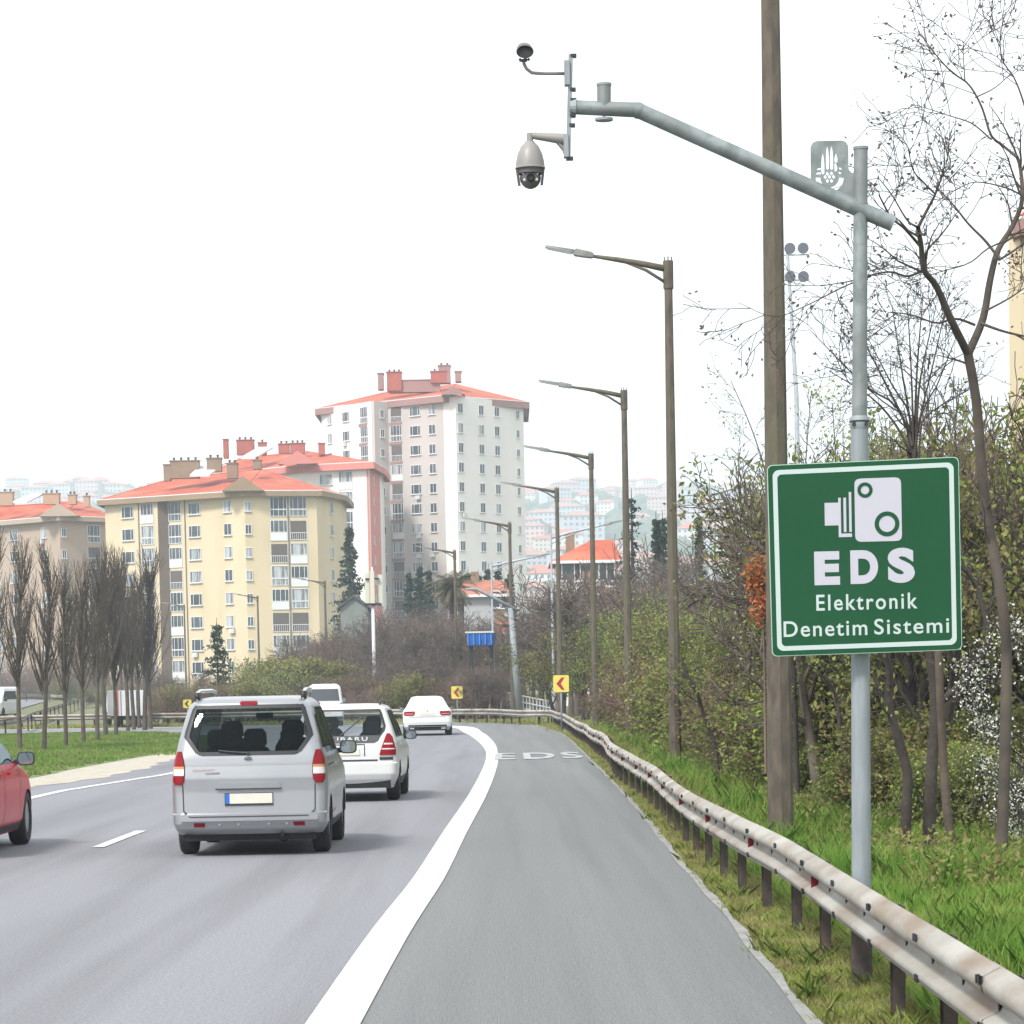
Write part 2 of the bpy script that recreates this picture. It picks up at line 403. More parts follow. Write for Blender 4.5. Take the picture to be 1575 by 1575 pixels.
# ================================================================ guard rails
WPROF = [(0.0, 0.0), (0.012, 0.0), (0.02, 0.03), (0.075, 0.06), (0.083, 0.078), (0.075, 0.10), (0.01, 0.13), (0.0, 0.155), (0.01, 0.18), (0.075, 0.21), (0.085, 0.245), (0.07, 0.275), (0.02, 0.30), (0.0, 0.31)]
def guard_rail(path, label, z_top=0.68, side=-1, refl=True, nposts=80, panel=16, wob=0.0, reflend=90):
    """path: evenly spaced points of the rail line (0.25 m apart); side: -1 the face looks to the left of travel"""
    root = empty('guard_rail', path[0] if path[0].z else (path[0].x, path[0].y, 0), 0, label, 'guard rail')
    o0 = root.location.copy(); rnd = random.Random(4)
    npan = (len(path)-1)//panel
    frames = []
    for i, p in enumerate(path):
        t = (path[min(i+1, len(path)-1)] - path[max(i-1, 0)]).normalized(); n = Vector((t.y, -t.x, 0)) * side * 1.0
        dz = wob * (0.6*math.sin(i*0.11) + 0.4*math.sin(i*0.031+1)); dn = wob * 1.2 * math.sin(i*0.07+2)
        frames.append((p + n*dn + Vector((0, 0, dz)), t, n))
    for k in range(npan):
        mb = MB(); th = 0.004 * (k % 2); a = k*panel; b = min(len(path)-1, (k+1)*panel + (1 if k < npan-1 else 0)); m = len(WPROF)
        for layer, inn in ((0, 0), (1, 1)):
            for i in range(a, b+1):
                p, t, n = frames[i]
                for (u, h) in WPROF:
                    mb.v.append(tuple(p - o0 + n * (u + th - (0.006 if layer else 0)) + Vector((0, 0, z_top - 0.31 + h))))
        cnt = (b-a+1)
        for i in range(cnt-1):
            for j in range(m-1):
                q = i*m+j; mb.f.append((q, q+1, q+m+1, q+m)); mb.mi.append(0)
                q += cnt*m; mb.f.append((q, q+m, q+m+1, q+1)); mb.mi.append(0)
        mb.m = 1
        # slotted bolt holes on both corrugations at the overlap and mid panel
        for i in range(a, b, 4):
            p, t, n = frames[i]
            spots = [(0.0, 0.155)] if (i-a) % 8 else [(0.0, 0.155), (0.086, 0.262), (0.080, 0.07)]
            for (u, h) in spots:
                for s_ in ((-0.03, 0.03) if h != 0.155 else (0.0,)):
                    c = p - o0 + n * (u + th + 0.004) + Vector((0, 0, z_top - 0.31 + h)) + t * s_
                    rz = math.atan2(t.y, t.x)
                    tl = 0.5 if h > 0.2 else 0.0
                    mb.box(c, (0.018 if h != 0.155 else 0.03, 0.014, 0.035), (0, 0, rz))
        mb.build('rail_beam', [M_RAIL, M_DARK], root, angle=50)
    step = max(1, (len(path)-1)//nposts)
    for k in range(0, len(path)-1, 8 if (len(path)-1)//8 <= nposts else step):
        p, t, n = frames[k]; mb = MB(); rz = math.atan2(t.y, t.x)
        tw = rnd.uniform(-0.02, 0.02)
        c = p - o0 - n * 0.09
        mb.box(c + Vector((0, 0, z_top/2 - 0.1)), (0.13, 0.012, z_top + 0.12), (0, tw, rz))
        mb.box(c + t*0.062 - n*0.03*side + Vector((0, 0, z_top/2 - 0.1)), (0.008, 0.06, z_top + 0.12), (0, tw, rz))
        mb.box(c - t*0.062 - n*0.03*side + Vector((0, 0, z_top/2 - 0.1)), (0.008, 0.06, z_top + 0.12), (0, tw, rz))
        mb.box(p - o0 - n * 0.04 + Vector((0, 0, z_top - 0.155)), (0.08, 0.085, 0.10), (0, 0, rz))
        mb.build('post', M_RUST, root)
    if refl:
        for k in range(47, len(path)-1, 18):
            p, t, n = frames[k]
            if p.y > reflend: break
            mb = MB(); rz = math.atan2(t.y, t.x)
            c = p - o0 + Vector((0, 0, z_top - 0.155))
            a = c + n*0.004; 
            pts = [a + Vector((0, 0, 0.052)), a - Vector((0, 0, 0.052)), a + n*0.05 - Vector((0, 0, 0.045)), a + n*0.05 + Vector((0, 0, 0.03))]
            mb.hexa([q for q in pts], [q + t*0.012 for q in pts])
            mb.build('reflector', M_RED, root)
    return root
rt_px = [(1575,1515),(1474,1454),(1357,1387),(1263,1321),(1215,1292),(1175,1274),(1142,1259),(1069,1219),(1025,1193),(978,1161),(941,1143),(916,1122),(850,1093)]
rt = [G(x, y, 0.68) for x, y in rt_px]
for p in rt: p.z = 0
d0 = (rt[0]-rt[1]).normalized()
rt = [rt[0] + d0*3.5] + rt + [Vector((0.5, 133, 0)), Vector((-1.3, 142, 0)), Vector((-4.0, 147.5, 0)), Vector((-8, 150.5, 0)), Vector((-16, 152.5, 0)), Vector((-24, 154, 0)), Vector((-45, 157, 0))]
# even out the jitter of the read-off points
xs_ = np.array([p.x for p in rt]); ys_ = np.array([p.y for p in rt])
sm = xs_.copy(); sm[1:9] = 0.25*xs_[0:8] + 0.5*xs_[1:9] + 0.25*xs_[2:10]
rt = [Vector((float(sm[i]), float(ys_[i]), 0)) for i in range(len(rt))]
_, Lr = spline(rt, 50)
RAILP, _ = spline(rt, int(Lr/0.25))
guard_rail(RAILP, 'long weathered steel guard rail with red reflectors along the right shoulder', wob=0.02, nposts=98)
ml = [Vector((-22.9, 40, 0)), Vector((-23.1, 90, 0)), P(0,1108,127), P(57,1099,165), P(100,1088,215), P(128,1080.5,255), P(139,1075.5,290)]
for i, p in enumerate(ml):
    if i > 1: p.z = [0, 0, 0, 0.1, 0.35, 0.6, 0.75][i]
_, Lm = spline(ml, 50); MLP, _ = spline(ml, int(Lm/1.0))
guard_rail(MLP, 'rusty brown guard rail on posts between the median trees and the oncoming road', z_top=0.72, side=-1, refl=False, panel=20, nposts=96)
fl = [P(20,1067,300), P(60,1067,315), P(100,1069,310), P(125,1072,300), P(138,1076,292)]
for p in fl: p.z = p.z - 0.7
_, Lm = spline(fl, 50); FLP, _ = spline(fl, int(Lm/1.0))
guard_rail(FLP, 'low guard rail curving behind the white oncoming van', z_top=0.72, side=-1, refl=False, panel=20)
# ================================================================ tall lamps
M_CONC = mat('brown_pole_concrete', (0.115, 0.092, 0.07), 0.9, c2=(0.072, 0.058, 0.047), scale=9, detail=8, stretch=(1, 1, 0.35), lo=0.4, hi=0.6, c3=(0.095, 0.088, 0.055), s3=2.2, bump=0.5, bscale=40)
M_LAMP = mat('lamp_housing', (0.20, 0.20, 0.18), 0.5, 0.2, c2=(0.15, 0.15, 0.14), scale=5)
M_LENS = mat('lamp_lens', (0.62, 0.64, 0.62), 0.2)
def street_lamp(H, r0, r1, arm, rise, loc, rz, label, m=M_CONC, head=True, plinth=False, group='brown street lamps curving along the right of the road'):
    root = empty('street_lamp', loc, rz, label, 'street lamp', group)
    mb = MB(); mb.tube([(0, 0, -0.3), (0, 0, H*0.5), (0, 0, H)], [r0, lerp(r0, r1, 0.5), r1], 8); mb.build('pole', m, root)
    mb = MB(); mb.tube([(0, 0, H - 0.55), (0, 0, H - 0.5), (0, 0, H + 0.05), (0, 0, H + 0.06)], [r1*0.9, r1*1.3, r1*1.3, r1*0.6], 8)
    for a in (0, 1.57, 3.14, 4.71): mb.tube([(r1*0.9*math.cos(a), r1*0.9*math.sin(a), H), (r1*0.9*math.cos(a), r1*0.9*math.sin(a), H+0.13)], 0.012, 4)
    mb.build('arm_socket', m, root)
    mb = MB(); mb.tube([(0, 0, H - 0.12), (-arm*0.35, 0, H - 0.12 + rise*0.42), (-arm*0.7, 0, H - 0.12 + rise*0.75), (-arm, 0, H - 0.12 + rise)], [0.07, 0.062, 0.05, 0.035], 8)
    mb.tube([(0, 0, H - 0.42), (-arm*0.3, 0, H - 0.20 + rise*0.25), (-arm*0.6, 0, H - 0.13 + rise*0.64)], [0.035, 0.035, 0.03], 6)
    mb.build('arm', m, root, smooth=True)
    if head:
        a = math.atan2(rise, arm) * 1.0; c = Vector((-arm, 0, H - 0.12 + rise)); M = Matrix.Rotation(a, 3, 'Y')
        def T(p): return c + M @ Vector(p)
        mb = MB()
        prof = [(0.0, 0.05, 0.04), (-0.05, 0.10, 0.075), (-0.38, 0.14, 0.085), (-0.42, 0.12, 0.05)]
        vs = []; fs = []
        for x, wy, hz in prof:
            for (yy, zz) in ((-1, -0.6), (1, -0.6), (1, 0.4), (0.6, 1), (-0.6, 1), (-1, 0.4)): vs.append(T((x, wy*yy, hz*zz)))
        for i in range(len(prof)-1):
            for j in range(6): fs.append((i*6+j, i*6+(j+1) % 6, (i+1)*6+(j+1) % 6, (i+1)*6+j))
        fs += [tuple(range(5, -1, -1)), tuple(range(18, 24))]
        mb.add(vs, fs); hd = mb.build('lamp_head', M_LAMP, root, angle=40, fix=True)
        mb = MB()
        mb.hexa([T((-0.42, -0.13, 0.0)), T((-1.0, -0.11, 0.0)), T((-1.0, 0.11, 0.0)), T((-0.42, 0.13, 0.0))], [T((-0.42, -0.13, 0.055)), T((-1.0, -0.09, 0.045)), T((-1.0, 0.09, 0.045)), T((-0.42, 0.13, 0.055))])
        mb.build('lamp_cover', M_LAMP, root, fix=True)
        mb = MB()
        mb.hexa([T((-0.44, -0.10, -0.03)), T((-0.95, -0.09, -0.02)), T((-0.95, 0.09, -0.02)), T((-0.44, 0.10, -0.03))], [T((-0.44, -0.11, -0.002)), T((-0.97, -0.10, -0.002)), T((-0.97, 0.10, -0.002)), T((-0.44, 0.11, -0.002))])
        mb.build('lamp_lens', M_LENS, root, fix=True)
    return root
def pole_at(foot, top, d=None):
    """ground point and height of a vertical pole from its foot and top pixels"""
    g = G(*foot) if d is None else None
    if d is not None:
        g = P(foot[0], foot[1], d); g.z = 0
    t = P(top[0], top[1], g.y); return g, t.z
H0 = 10.45
lampdef = [ # foot px, top px, distance, arm pixel length, label
 ((1198,1290), (1187,-90), 33.2, 1.5, 'nearest brown lamp pole rising out of frame behind the green sign'),
 ((1040,1190), (1027,405), 60.0, 1.5, 'tallest lamp shown whole, first to the left of the green sign'),
 ((967,1150), (961,603), 86.0, 1.5, 'second whole brown street lamp, its head beside the tower roof level'),
 ((917,1120), (908,700), 109., 1.5, 'brown street lamp between the red roofed house and the tower'),
 ((864,1112), (855,753), 129., 1.5, 'brown street lamp standing behind the larger yellow chevron board'),
 ((790,1096), (783,806), 156., 1.5, 'brown street lamp beside the grey steel mast at the bend'),
 ((706,1090), (697,848), 187., 1.5, 'brown street lamp next to the smaller chevron board and palm'),
 ((503,1075), (500,895), 240., 1.5, 'brown street lamp in front of the right edge of the yellow block'),
 ((399,1074), (397,918), 282., 1.5, 'brown street lamp in front of the yellow block balconies'),
 ((286,1075), (284,931), 310., 1.5, 'leftmost street lamp in front of the brown shaft of the yellow block'),
]
for i, (ft, tp, d, arm, lab) in enumerate(lampdef):
    g, H = pole_at(ft, tp, d)
    g0 = P(tp[0], tp[1], d)
    g.x = g0.x * 0.5 + g.x * 0.5
    street_lamp(H, 0.15 if i == 0 else 0.125, 0.08 if i else 0.10, arm, 0.30, g, R([0, 3, 3, 3, 5, 8, 0, 0, 0, 0][i]) * -1, lab)
# the other lamps of the service road: thin grey, arm to the right
M_THIN = mat('thin_grey_pole', (0.42, 0.45, 0.48), 0.6, 0.2, c2=(0.34, 0.37, 0.4), scale=3)
for (ft, tp, d, arm, rise, lab) in [((760,1085),(757,868),170.,2.6,0.5,'thin grey lamp pole right of the blue skip, arm to the right'),
                              ((852,1085),(847,824),150.,2.7,0.6,'thin grey lamp pole left of the larger chevron board, arm to the right'),
                              ((1097,1085),(1093,757),120.,2.6,0.6,'thin grey lamp pole above the hedge with its arm pointing right'),
                              ((1033,1085),(1028,790),138.,2.6,0.6,'thin grey lamp pole hidden behind the tallest brown lamp')][:3]:
    g, H = pole_at(ft, tp, d)
    street_lamp(H, 0.075, 0.05, arm, rise, g, R(180), lab, m=M_THIN, group='thin grey lamps of the side road')
# grey mast with an arm at the bend
g, H = pole_at((800,1085), (786,935), 150.)
root = empty('steel_mast', g, 0, 'grey steel camera mast leaning by the bend with slanted arm', 'mast')
mb = MB(); tp = P(785, 935, 150.) - g; mb.tube([(0, 0, -.2), tuple(tp)], [0.2, 0.13], 12); mb.build('pole', M_GALVL, root, smooth=True)
mb = MB(); a1 = P(790, 936, 150.) - g; a2 = P(733, 906, 150.) - g; a3 = P(716, 906, 150.) - g
mb.tube([a1, a2, a3], [0.10, 0.075, 0.06], 10); mb.build('arm', M_GALVL, root, smooth=True)
# pale pole with antenna panels
g, H = pole_at((577,1088), (574,880), 175.)
root = empty('antenna_mast', g, 0, 'pale mast carrying tall antenna panels behind the sedan', 'antenna mast')
mb = MB(); mb.tube([(0, 0, -.2), (0, 0, H*0.86)], [0.13, 0.09], 12); mb.tube([(0, 0, H*.86), (0, 0, H+.3)], 0.05, 8); mb.build('pole', mat('pale_mast', (0.55, 0.56, 0.6), 0.6), root, smooth=True)
M_ANT = mat('antenna_panel', (0.5, 0.52, 0.42), 0.6)
for (dx, dy, hh) in ((-0.32, 0, 0), (0.0, -0.25, 0.2), (0.45, 0.1, -0.2)):
    mb = MB(); mb.box((dx, dy, H - 1.0 + hh*0.5), (0.26, 0.14, 1.9)); mb.build('antenna_panel', M_ANT, root)
mb = MB(); mb.box((0, 0, H - 1.9), (1.0, 0.5, 0.12)); mb.box((0, 0, H - 0.4), (0.8, 0.4, 0.08)); mb.build('bracket', M_DARK, root)
# stadium floodlight mast
g, H = pole_at((1226,1060), (1211,385), 190.)
root = empty('floodlight_mast', g, 0, 'distant slim floodlight mast with a cluster of lamps above the trees', 'floodlight mast')
tx = P(1211, 385, 190.) - g; bx = P(1225, 610, 190.) - g
mb = MB(); mb.tube([(bx.x*1.4, 0, 0), tuple(bx), tuple(tx)], [0.26, 0.15, 0.10], 10)
for z in (0.3, 1.9): mb.tube([(tx.x-0.9, 0, tx.z-z), (tx.x+1.4, 0, tx.z-z)], 0.05, 6)
mb.tube([(tx.x-0.7, 0, tx.z-1.9), (tx.x, 0, tx.z-3.0), (tx.x+0.9, 0, tx.z-1.9)], 0.04, 6)
mb.build('mast', M_THIN, root)
for zz in (0.1, -1.7):
    for k in range(3):
        mb = MB(); mb.lathe([(0.02, 0.25), (0.2, 0.2), (0.36, -0.1), (0.36, -0.16), (0.0, -0.16)], (tx.x - 0.7 + k*0.85, 0, tx.z + zz), 'Y', 14)
        mb.build('floodlight', mat('floodlight_shell', (0.1, 0.11, 0.13), 0.4, 0.4), root, angle=40)

# ================================================================ camera mast, cameras, green sign
DS = 17.9
g = G(1326, 1518); DS = g.y
mm = DS / F                                   # metres per photo pixel at the mast
def S(px, py, dy=0.0): return P(px, py, DS + dy)
root = empty('camera_mast', g, 0, 'tall galvanised camera mast behind the guard rail with a long bent arm over the shoulder', 'mast')
def L(p): return p - g
topm = L(S(1324, 229)); jn = L(S(1322, 640)); ft_ = Vector((0, 0, -0.3)); mid = L(S(1325, 1340))
mb = MB(); mb.tube([ft_, L(S(1325,1518)), mid, L(S(1322,648))], [15.5*mm, 15.2*mm, 15*mm, 13.6*mm], 28); mb.build('lower_pole', M_GALVL, root, angle=40)
mb = MB(); mb.tube([L(S(1322,644)), topm], [11.6*mm, 10.6*mm], 24)
mb.tube([topm - Vector((0,0,.004)), topm + Vector((0, 0, 0.012))], [11.6*mm]*2, 24); mb.build('upper_pole', M_GALV, root, angle=40)
mb = MB(); c = L(S(1322, 645))
mb.tube([c - Vector((0,0,0.055)), c - Vector((0,0,0.035)), c + Vector((0,0,0.0)), c + Vector((0,0,0.02))], [14.2*mm, 15.2*mm, 15.2*mm, 12*mm], 28)
mb.m = 1; mb.tube([c - Vector((0,0,0.018)), c - Vector((0,0,0.008))], [15.6*mm]*2, 28)
for a in (0.3, 2.0, 4.0, 5.3): mb.box(c + Vector((15.5*mm*math.cos(a), 15.5*mm*math.sin(a), -0.03)), (0.02, 0.02, 0.02))
mb.build('collar', [M_GALVL, M_DARK], root, angle=40)
mb = MB(); A = [L(S(*q)) for q in ((1371,343),(1322,322),(982,170),(950,166),(884,165))]
mb.tube([A[0], A[1], A[2]], [11.8*mm, 12.1*mm, 11.5*mm], 28)
mb.tube([A[2] + Vector((0.01, 0, 0.002)), A[4]], [11.2*mm, 10.6*mm], 28)
mb.tube([A[2] + Vector((0.018, 0, -.006)), A[2], A[2] - Vector((0.022, 0, -0.002))], [11.9*mm, 12.6*mm, 11.8*mm], 28)
mb.build('arm', M_GALV, root, angle=40)
mb = MB(); a = L(S(1371, 343)); dr = (A[0]-A[1]).normalized(); mb.tube([a, a + dr*0.012], [12.4*mm]*2, 20)
for q in ((-7, -5), (6, 6)): mb.box(a + dr*0.016 + Vector((q[0]*mm, 0, q[1]*mm)), (0.015,)*3)
mb.build('end_cap', M_GALVL, root, angle=40)
mb = MB(); a = L(S(929, 163)); b = L(S(929, 132)); mb.tube([a, b], 10.5*mm, 20)
mb.m = 1; mb.tube([b, b + Vector((0, 0, 0.014))], 11.4*mm, 20)
mb.build('stub', [M_GALV, M_GALVL], root, angle=40)
mb = MB(); a = L(S(929, 182)); mb.tube([a, a - Vector((0, 0, 0.014))], 13.5*mm, 20); mb.tube([a, a+Vector((0,0,.05))], 2*mm, 8); mb.build('washer_plate', M_GALVL, root)
# vertical mounting channel
mb = MB(); t0 = L(S(878, 84)); t1 = L(S(874, 246))
mb.hexa([t1 + Vector((-3.4*mm, -.02, 0)), t1 + Vector((3.4*mm, -.02, 0)), t1 + Vector((3.4*mm, .03, 0)), t1 + Vector((-3.4*mm, .03, 0))],
        [t0 + Vector((-3.4*mm, -.02, 0)), t0 + Vector((3.4*mm, -.02, 0)), t0 + Vector((3.4*mm, .03, 0)), t0 + Vector((-3.4*mm, .03, 0))])
mb.box(L(S(872, 113)), (8*mm, 0.07, 36*mm)); mb.box(L(S(870.5, 225)), (7*mm, 0.07, 34*mm))
mb.tube([L(S(876, 165)), L(S(886, 165))], [10*mm, 13*mm], 16)
mb.m = 1
for (x, y) in ((882,86),(881,138),(882,154),(881,178),(880,193),(877,244)): mb.box(L(S(x, y)), (9*mm, 0.05, 4.5*mm))
mb.build('mounting_channel', [M_GALVL, M_DARK], root)

mb = MB(); mb.tube([(0, 0, -.2), (0, 0, .42), (0, 0, .50)], [16.4*mm, 16.4*mm, 15.6*mm], 28); mb.build('base_sleeve', M_RUST, root, angle=40)
# pierced emblem plate
ec = S(1280, 260); er = empty('emblem_plate', ec, 0, 'grey metal plate pierced with the white city emblem between mast top and arm', 'sign plate')
def U(x, y): return ((x - 530)/12.6*mm*1.0, (700 - y)/12.6*mm)       # from the enlarged detail, 12.6 px per photo px
ox, oz = U(530, 700)
def rrect(x0, y0, x1, y1, r, n=6):
    pts = []
    for (cx, cy, a) in ((x1-r, y0+r, -90), (x1-r, y1-r, 0), (x0+r, y1-r, 90), (x0+r, y0+r, 180)):
        for k in range(n+1): t = R(a + 90*k/n); pts.append((cx + r*math.cos(t), cy + r*math.sin(t)))
    return pts
outl = rrect(120, 165, 845, 1600, 130)
outl = [(120, 1380), (120, 300)] + [(120 + 130*(1-math.cos(R(a)))*1.0, 300 - 130*math.sin(R(a))) for a in (20, 45, 70)] + [(250, 168), (700, 168)] + [(840 - 130*(1-math.cos(R(a))), 300 - 130*math.sin(R(a))) for a in (70, 45, 20)] + [(842, 300), (842, 720), (900, 780), (985, 790), (985, 1370), (900, 1370), (640, 1290), (560, 1240), (120, 1060)]
outl = outl[1:]
mb = MB(); mb.prism([U(x, y) for x, y in outl], -0.003, 0.003); plate = mb.build('plate', M_GALV, er, fix=True)
cuts = []
def cutp(poly): cuts.append([U(x, y) for x, y in poly])
for (x, t, b_) in ((352, 395, 800), (440, 268, 715), (520, 262, 720), (603, 395, 590)):
    cutp([(x-28, b_-30), (x-30, (t+b_)/2), (x-20, t+90), (x, t), (x+20, t+90), (x+30, (t+b_)/2), (x+28, b_-30), (x, b_)])
cutp([(572, 600), (600, 590), (632, 680), (600, 775), (575, 740)])
for (x, y) in ((435, 790), (517, 785), (395, 850), (475, 850), (555, 850), (435, 925), (515, 925)):
    cutp([(x, y-45), (x+32, y), (x, y+38), (x-32, y)])
cutp([(230, 715), (260, 680), (312, 672), (306, 715)]); cutp([(212, 795), (240, 762), (312, 755), (308, 800)])
cutp([(655, 672), (700, 680), (720, 712), (664, 712)]); cutp([(650, 755), (680, 752), (705, 790), (655, 800)])
def arc(a0, a1, r0, r1, cx=480, cy=855):
    o_ = [(cx + r1*math.cos(R(lerp(a0, a1, k/12))), cy + r1*1.05*math.sin(R(lerp(a0, a1, k/12)))) for k in range(13)]
    i_ = [(cx + r0*math.cos(R(lerp(a0, a1, k/12))), cy + r0*1.05*math.sin(R(lerp(a0, a1, k/12)))) for k in range(12, -1, -1)]
    return o_ + i_
cutp(arc(3, 84, 178, 268)); cutp(arc(97, 180, 178, 268))
cm = MB()
for c in cuts: cm.prism(c, -0.05, 0.05)
booleans(plate, [cm.build('cut', M_GALV, er, fix=True)])

# bullet camera
M_CAMG = mat('camera_grey', (0.085, 0.08, 0.078), 0.5, 0.1)
M_CAMW = mat('camera_shell', (0.25, 0.235, 0.22), 0.45, c2=(0.21, 0.195, 0.185), scale=3)
o_ = S(870, 113); br = empty('bullet_camera', o_, 0, 'small dark bullet camera on a curved bracket above the mast arm end', 'camera')
def C_(px, py, dy=0): return S(px, py, dy) - o_
mb = MB(); mb.tube([C_(868,113), C_(830,113), C_(818,112), C_(810,106), C_(806,98), C_(805,93)], [2.6*mm]*6, 12); mb.build('bracket_arm', M_CAMW, br, smooth=True)
mb = MB(); mb.box(C_(805, 93), (12*mm, 0.03, 3*mm)); mb.tube([C_(801,94), C_(799,90)], 2*mm, 8); mb.tube([C_(812,93), C_(814,90)], 2*mm, 8); mb.tube([C_(805,94), C_(810,87)], 2*mm, 8); mb.build('swivel', M_CAMG, br)
mb = MB(); c = C_(807, 77)
vs = []
prof = [(-0.16, 0.92), (-0.15, 1.0), (-0.05, 0.98), (0.2, 0.85), (0.22, 0.7)]
for y, s_ in prof:
    for k in range(24):
        a = 2*math.pi*k/24; vs.append(c + Vector((13.2*mm*s_*math.cos(a), y*1.0, 10*mm*s_*math.sin(a) + y*0.27)))
fs = [(i*24+k, i*24+(k+1) % 24, (i+1)*24+(k+1) % 24, (i+1)*24+k) for i in range(4) for k in range(24)] + [tuple(range(96, 120))]
mb.add(vs, fs); mb.build('housing', M_CAMG, br, angle=40, fix=True)
mb = MB(); mb.add([vs[k] + Vector((0, 0.02, 0.002)) for k in range(24)], [tuple(range(24))]); mb.build('lens_window', M_BLACK, br)
# dome camera
o_ = S(870, 213); dr_ = empty('dome_camera', o_, 0, 'large white speed dome camera hanging from a bracket below the arm end', 'camera')
def D_(px, py, dy=0): return S(px, py, dy) - o_
mb = MB()
mb.tube([D_(868,214), D_(840,211), D_(818,208.5)], [8.5*mm, 6.5*mm, 5*mm], 16)
mb.tube([D_(815,205), D_(815,222)], [5*mm, 5*mm], 16); mb.tube([D_(868,210), D_(868,236)], [5*mm, 2.5*mm], 10); mb.tube([D_(855,214), D_(869,232)], [4*mm, 3*mm], 8)
mb.build('bracket_arm', M_CAMW, dr_, angle=50)
ax = D_(815.5, 258)
mb = MB(); mb.lathe([(0.001, 40*mm), (7*mm, 39*mm), (9*mm, 36*mm), (14*mm, 31*mm), (19*mm, 20*mm), (21.5*mm, 8*mm), (22*mm, 1*mm), (23*mm, 0), (23*mm, -1.5*mm), (20*mm, -2*mm)], ax, 'Z', 32); mb.build('housing', M_CAMW, dr_, angle=40)
mb = MB(); mb.lathe([(19.5*mm, -1.5*mm), (19.5*mm, -9*mm), (16*mm, -11*mm)], ax, 'Z', 28)
for s_ in (-1, 1): mb.hexa([ax + Vector((s_*20*mm-2*mm, -.03, -2*mm)), ax + Vector((s_*20*mm+2*mm, -.03, -2*mm)), ax + Vector((s_*20*mm+2*mm, .03, -2*mm)), ax + Vector((s_*20*mm-2*mm, .03, -2*mm))][::-1], [ax + Vector((s_*17*mm-2*mm, -.02, -26*mm)), ax + Vector((s_*17*mm+2*mm, -.02, -26*mm)), ax + Vector((s_*17*mm+2*mm, .02, -26*mm)), ax + Vector((s_*17*mm-2*mm, .02, -26*mm))][::-1])
mb.build('yoke', M_CAMG, dr_, angle=40, fix=True)
mb = MB(); mb.lathe([(16*mm*math.cos(R(a)) + 1e-5, -15*mm + 17*mm*math.sin(R(a))) for a in (80, 60, 40, 20, 0, -20, -40, -60, -80, -90)], ax, 'Z', 28); ball = mb.build('camera_ball', mat('ball_grey', (0.09, 0.085, 0.08), 0.35), dr_, smooth=True)
mb = MB(); mb.lathe([(6.5*mm, 0.0), (6.5*mm, -0.02), (5*mm, -0.025), (4.6*mm, -0.012), (0.0005, -0.012)], ax + Vector((0, -14.5*mm, -17*mm)), 'Y', 20); mb.build('lens', M_BLACK, ball, angle=40)
for (x, z) in ((-10, -10), (10, -10), (-9, -20), (9, -20), (-5, -9), (5, -9)):
    mb = MB(); rr_ = math.sqrt(max(1, 15.2**2 - x*x)); mb.lathe([(2.2*mm, 0.004), (2.4*mm, -0.008), (0.0005, -0.01)], ax + Vector((x*mm, -rr_*mm*0.93, z*mm)), 'Y', 12); mb.build('infrared_lamp', mat('ir_lamp', (0.45, 0.45, 0.45), 0.25, 0.4), ball, angle=40)

# green sign
sc_ = P(1329.5, 856.5, DS - 0.16); SG = empty('camera_warning_sign', sc_, R(-0.8), 'green square traffic camera notice with white border, mounted on the galvanised mast', 'road sign')
sc_.z = sc_.z
ms = (DS - 0.16) / F
SG.rotation_euler = (0, R(-0.3), 0)
M_GREEN = mat('sign_green', (0.004, 0.058, 0.021), 0.5, c2=(0.006, 0.063, 0.025), scale=2, spec=0.25)
M_LILAC = mat('sign_symbol_white', (0.42, 0.41, 0.47), 0.5)
M_SGW = mat('sign_white', (0.42, 0.49, 0.475), 0.5)
M_BACK = mat('sign_edge_pale', (0.35, 0.5, 0.42), 0.5, 0.2)
def Q(x, y):   # enlarged detail (3.706 px per photo px), local to the sign centre
    X = 1150 + x/3.706; Y = 680 + y/3.706
    return ((X - 1329.5)*ms, (856.5 - Y)*ms)
def sgn(pts, name, m, t0, t1, parent):
    mb = MB(); mb.prism([Q(*p) for p in pts], t1, t0); return mb.build(name, m, parent, fix=True)
quad = [(122, 125), (1208, 103), (1213, 1193), (132, 1205)]
def warp(u, v):
    a = Vector(quad[0]).lerp(Vector(quad[1]), u); b = Vector(quad[3]).lerp(Vector(quad[2]), u); return tuple(a.lerp(b, v))
def rr2(m_, r, n=8):
    pts = rrect(m_, m_, 1-m_, 1-m_, r, n); return [warp(x, y) for x, y in pts]
sgn(rr2(0.0, 0.028), 'panel_back', M_BACK, 0.012, 0.002, SG)
sgn(rr2(0.004, 0.026), 'panel', M_GREEN, 0.002, 0.0, SG)
def ring_mesh(po, pi, y, name, m, parent):
    mb = MB(); n = len(po); th = 0.0025
    vs = [(Q(*p)[0], y-th, Q(*p)[1]) for p in po] + [(Q(*p)[0], y-th, Q(*p)[1]) for p in pi] + [(Q(*p)[0], y, Q(*p)[1]) for p in po] + [(Q(*p)[0], y, Q(*p)[1]) for p in pi]
    fs = []
    for i in range(n):
        j = (i+1) % n; fs += [(i, j, n+j, n+i), (2*n+i, 2*n+j, j, i), (n+i, n+j, 3*n+j, 3*n+i)]
    mb.add(vs, fs); return mb.build(name, m, parent)
ring_mesh(rr2(0.028, 0.034), rr2(0.052, 0.022), 0.0, 'border', M_SGW, SG)
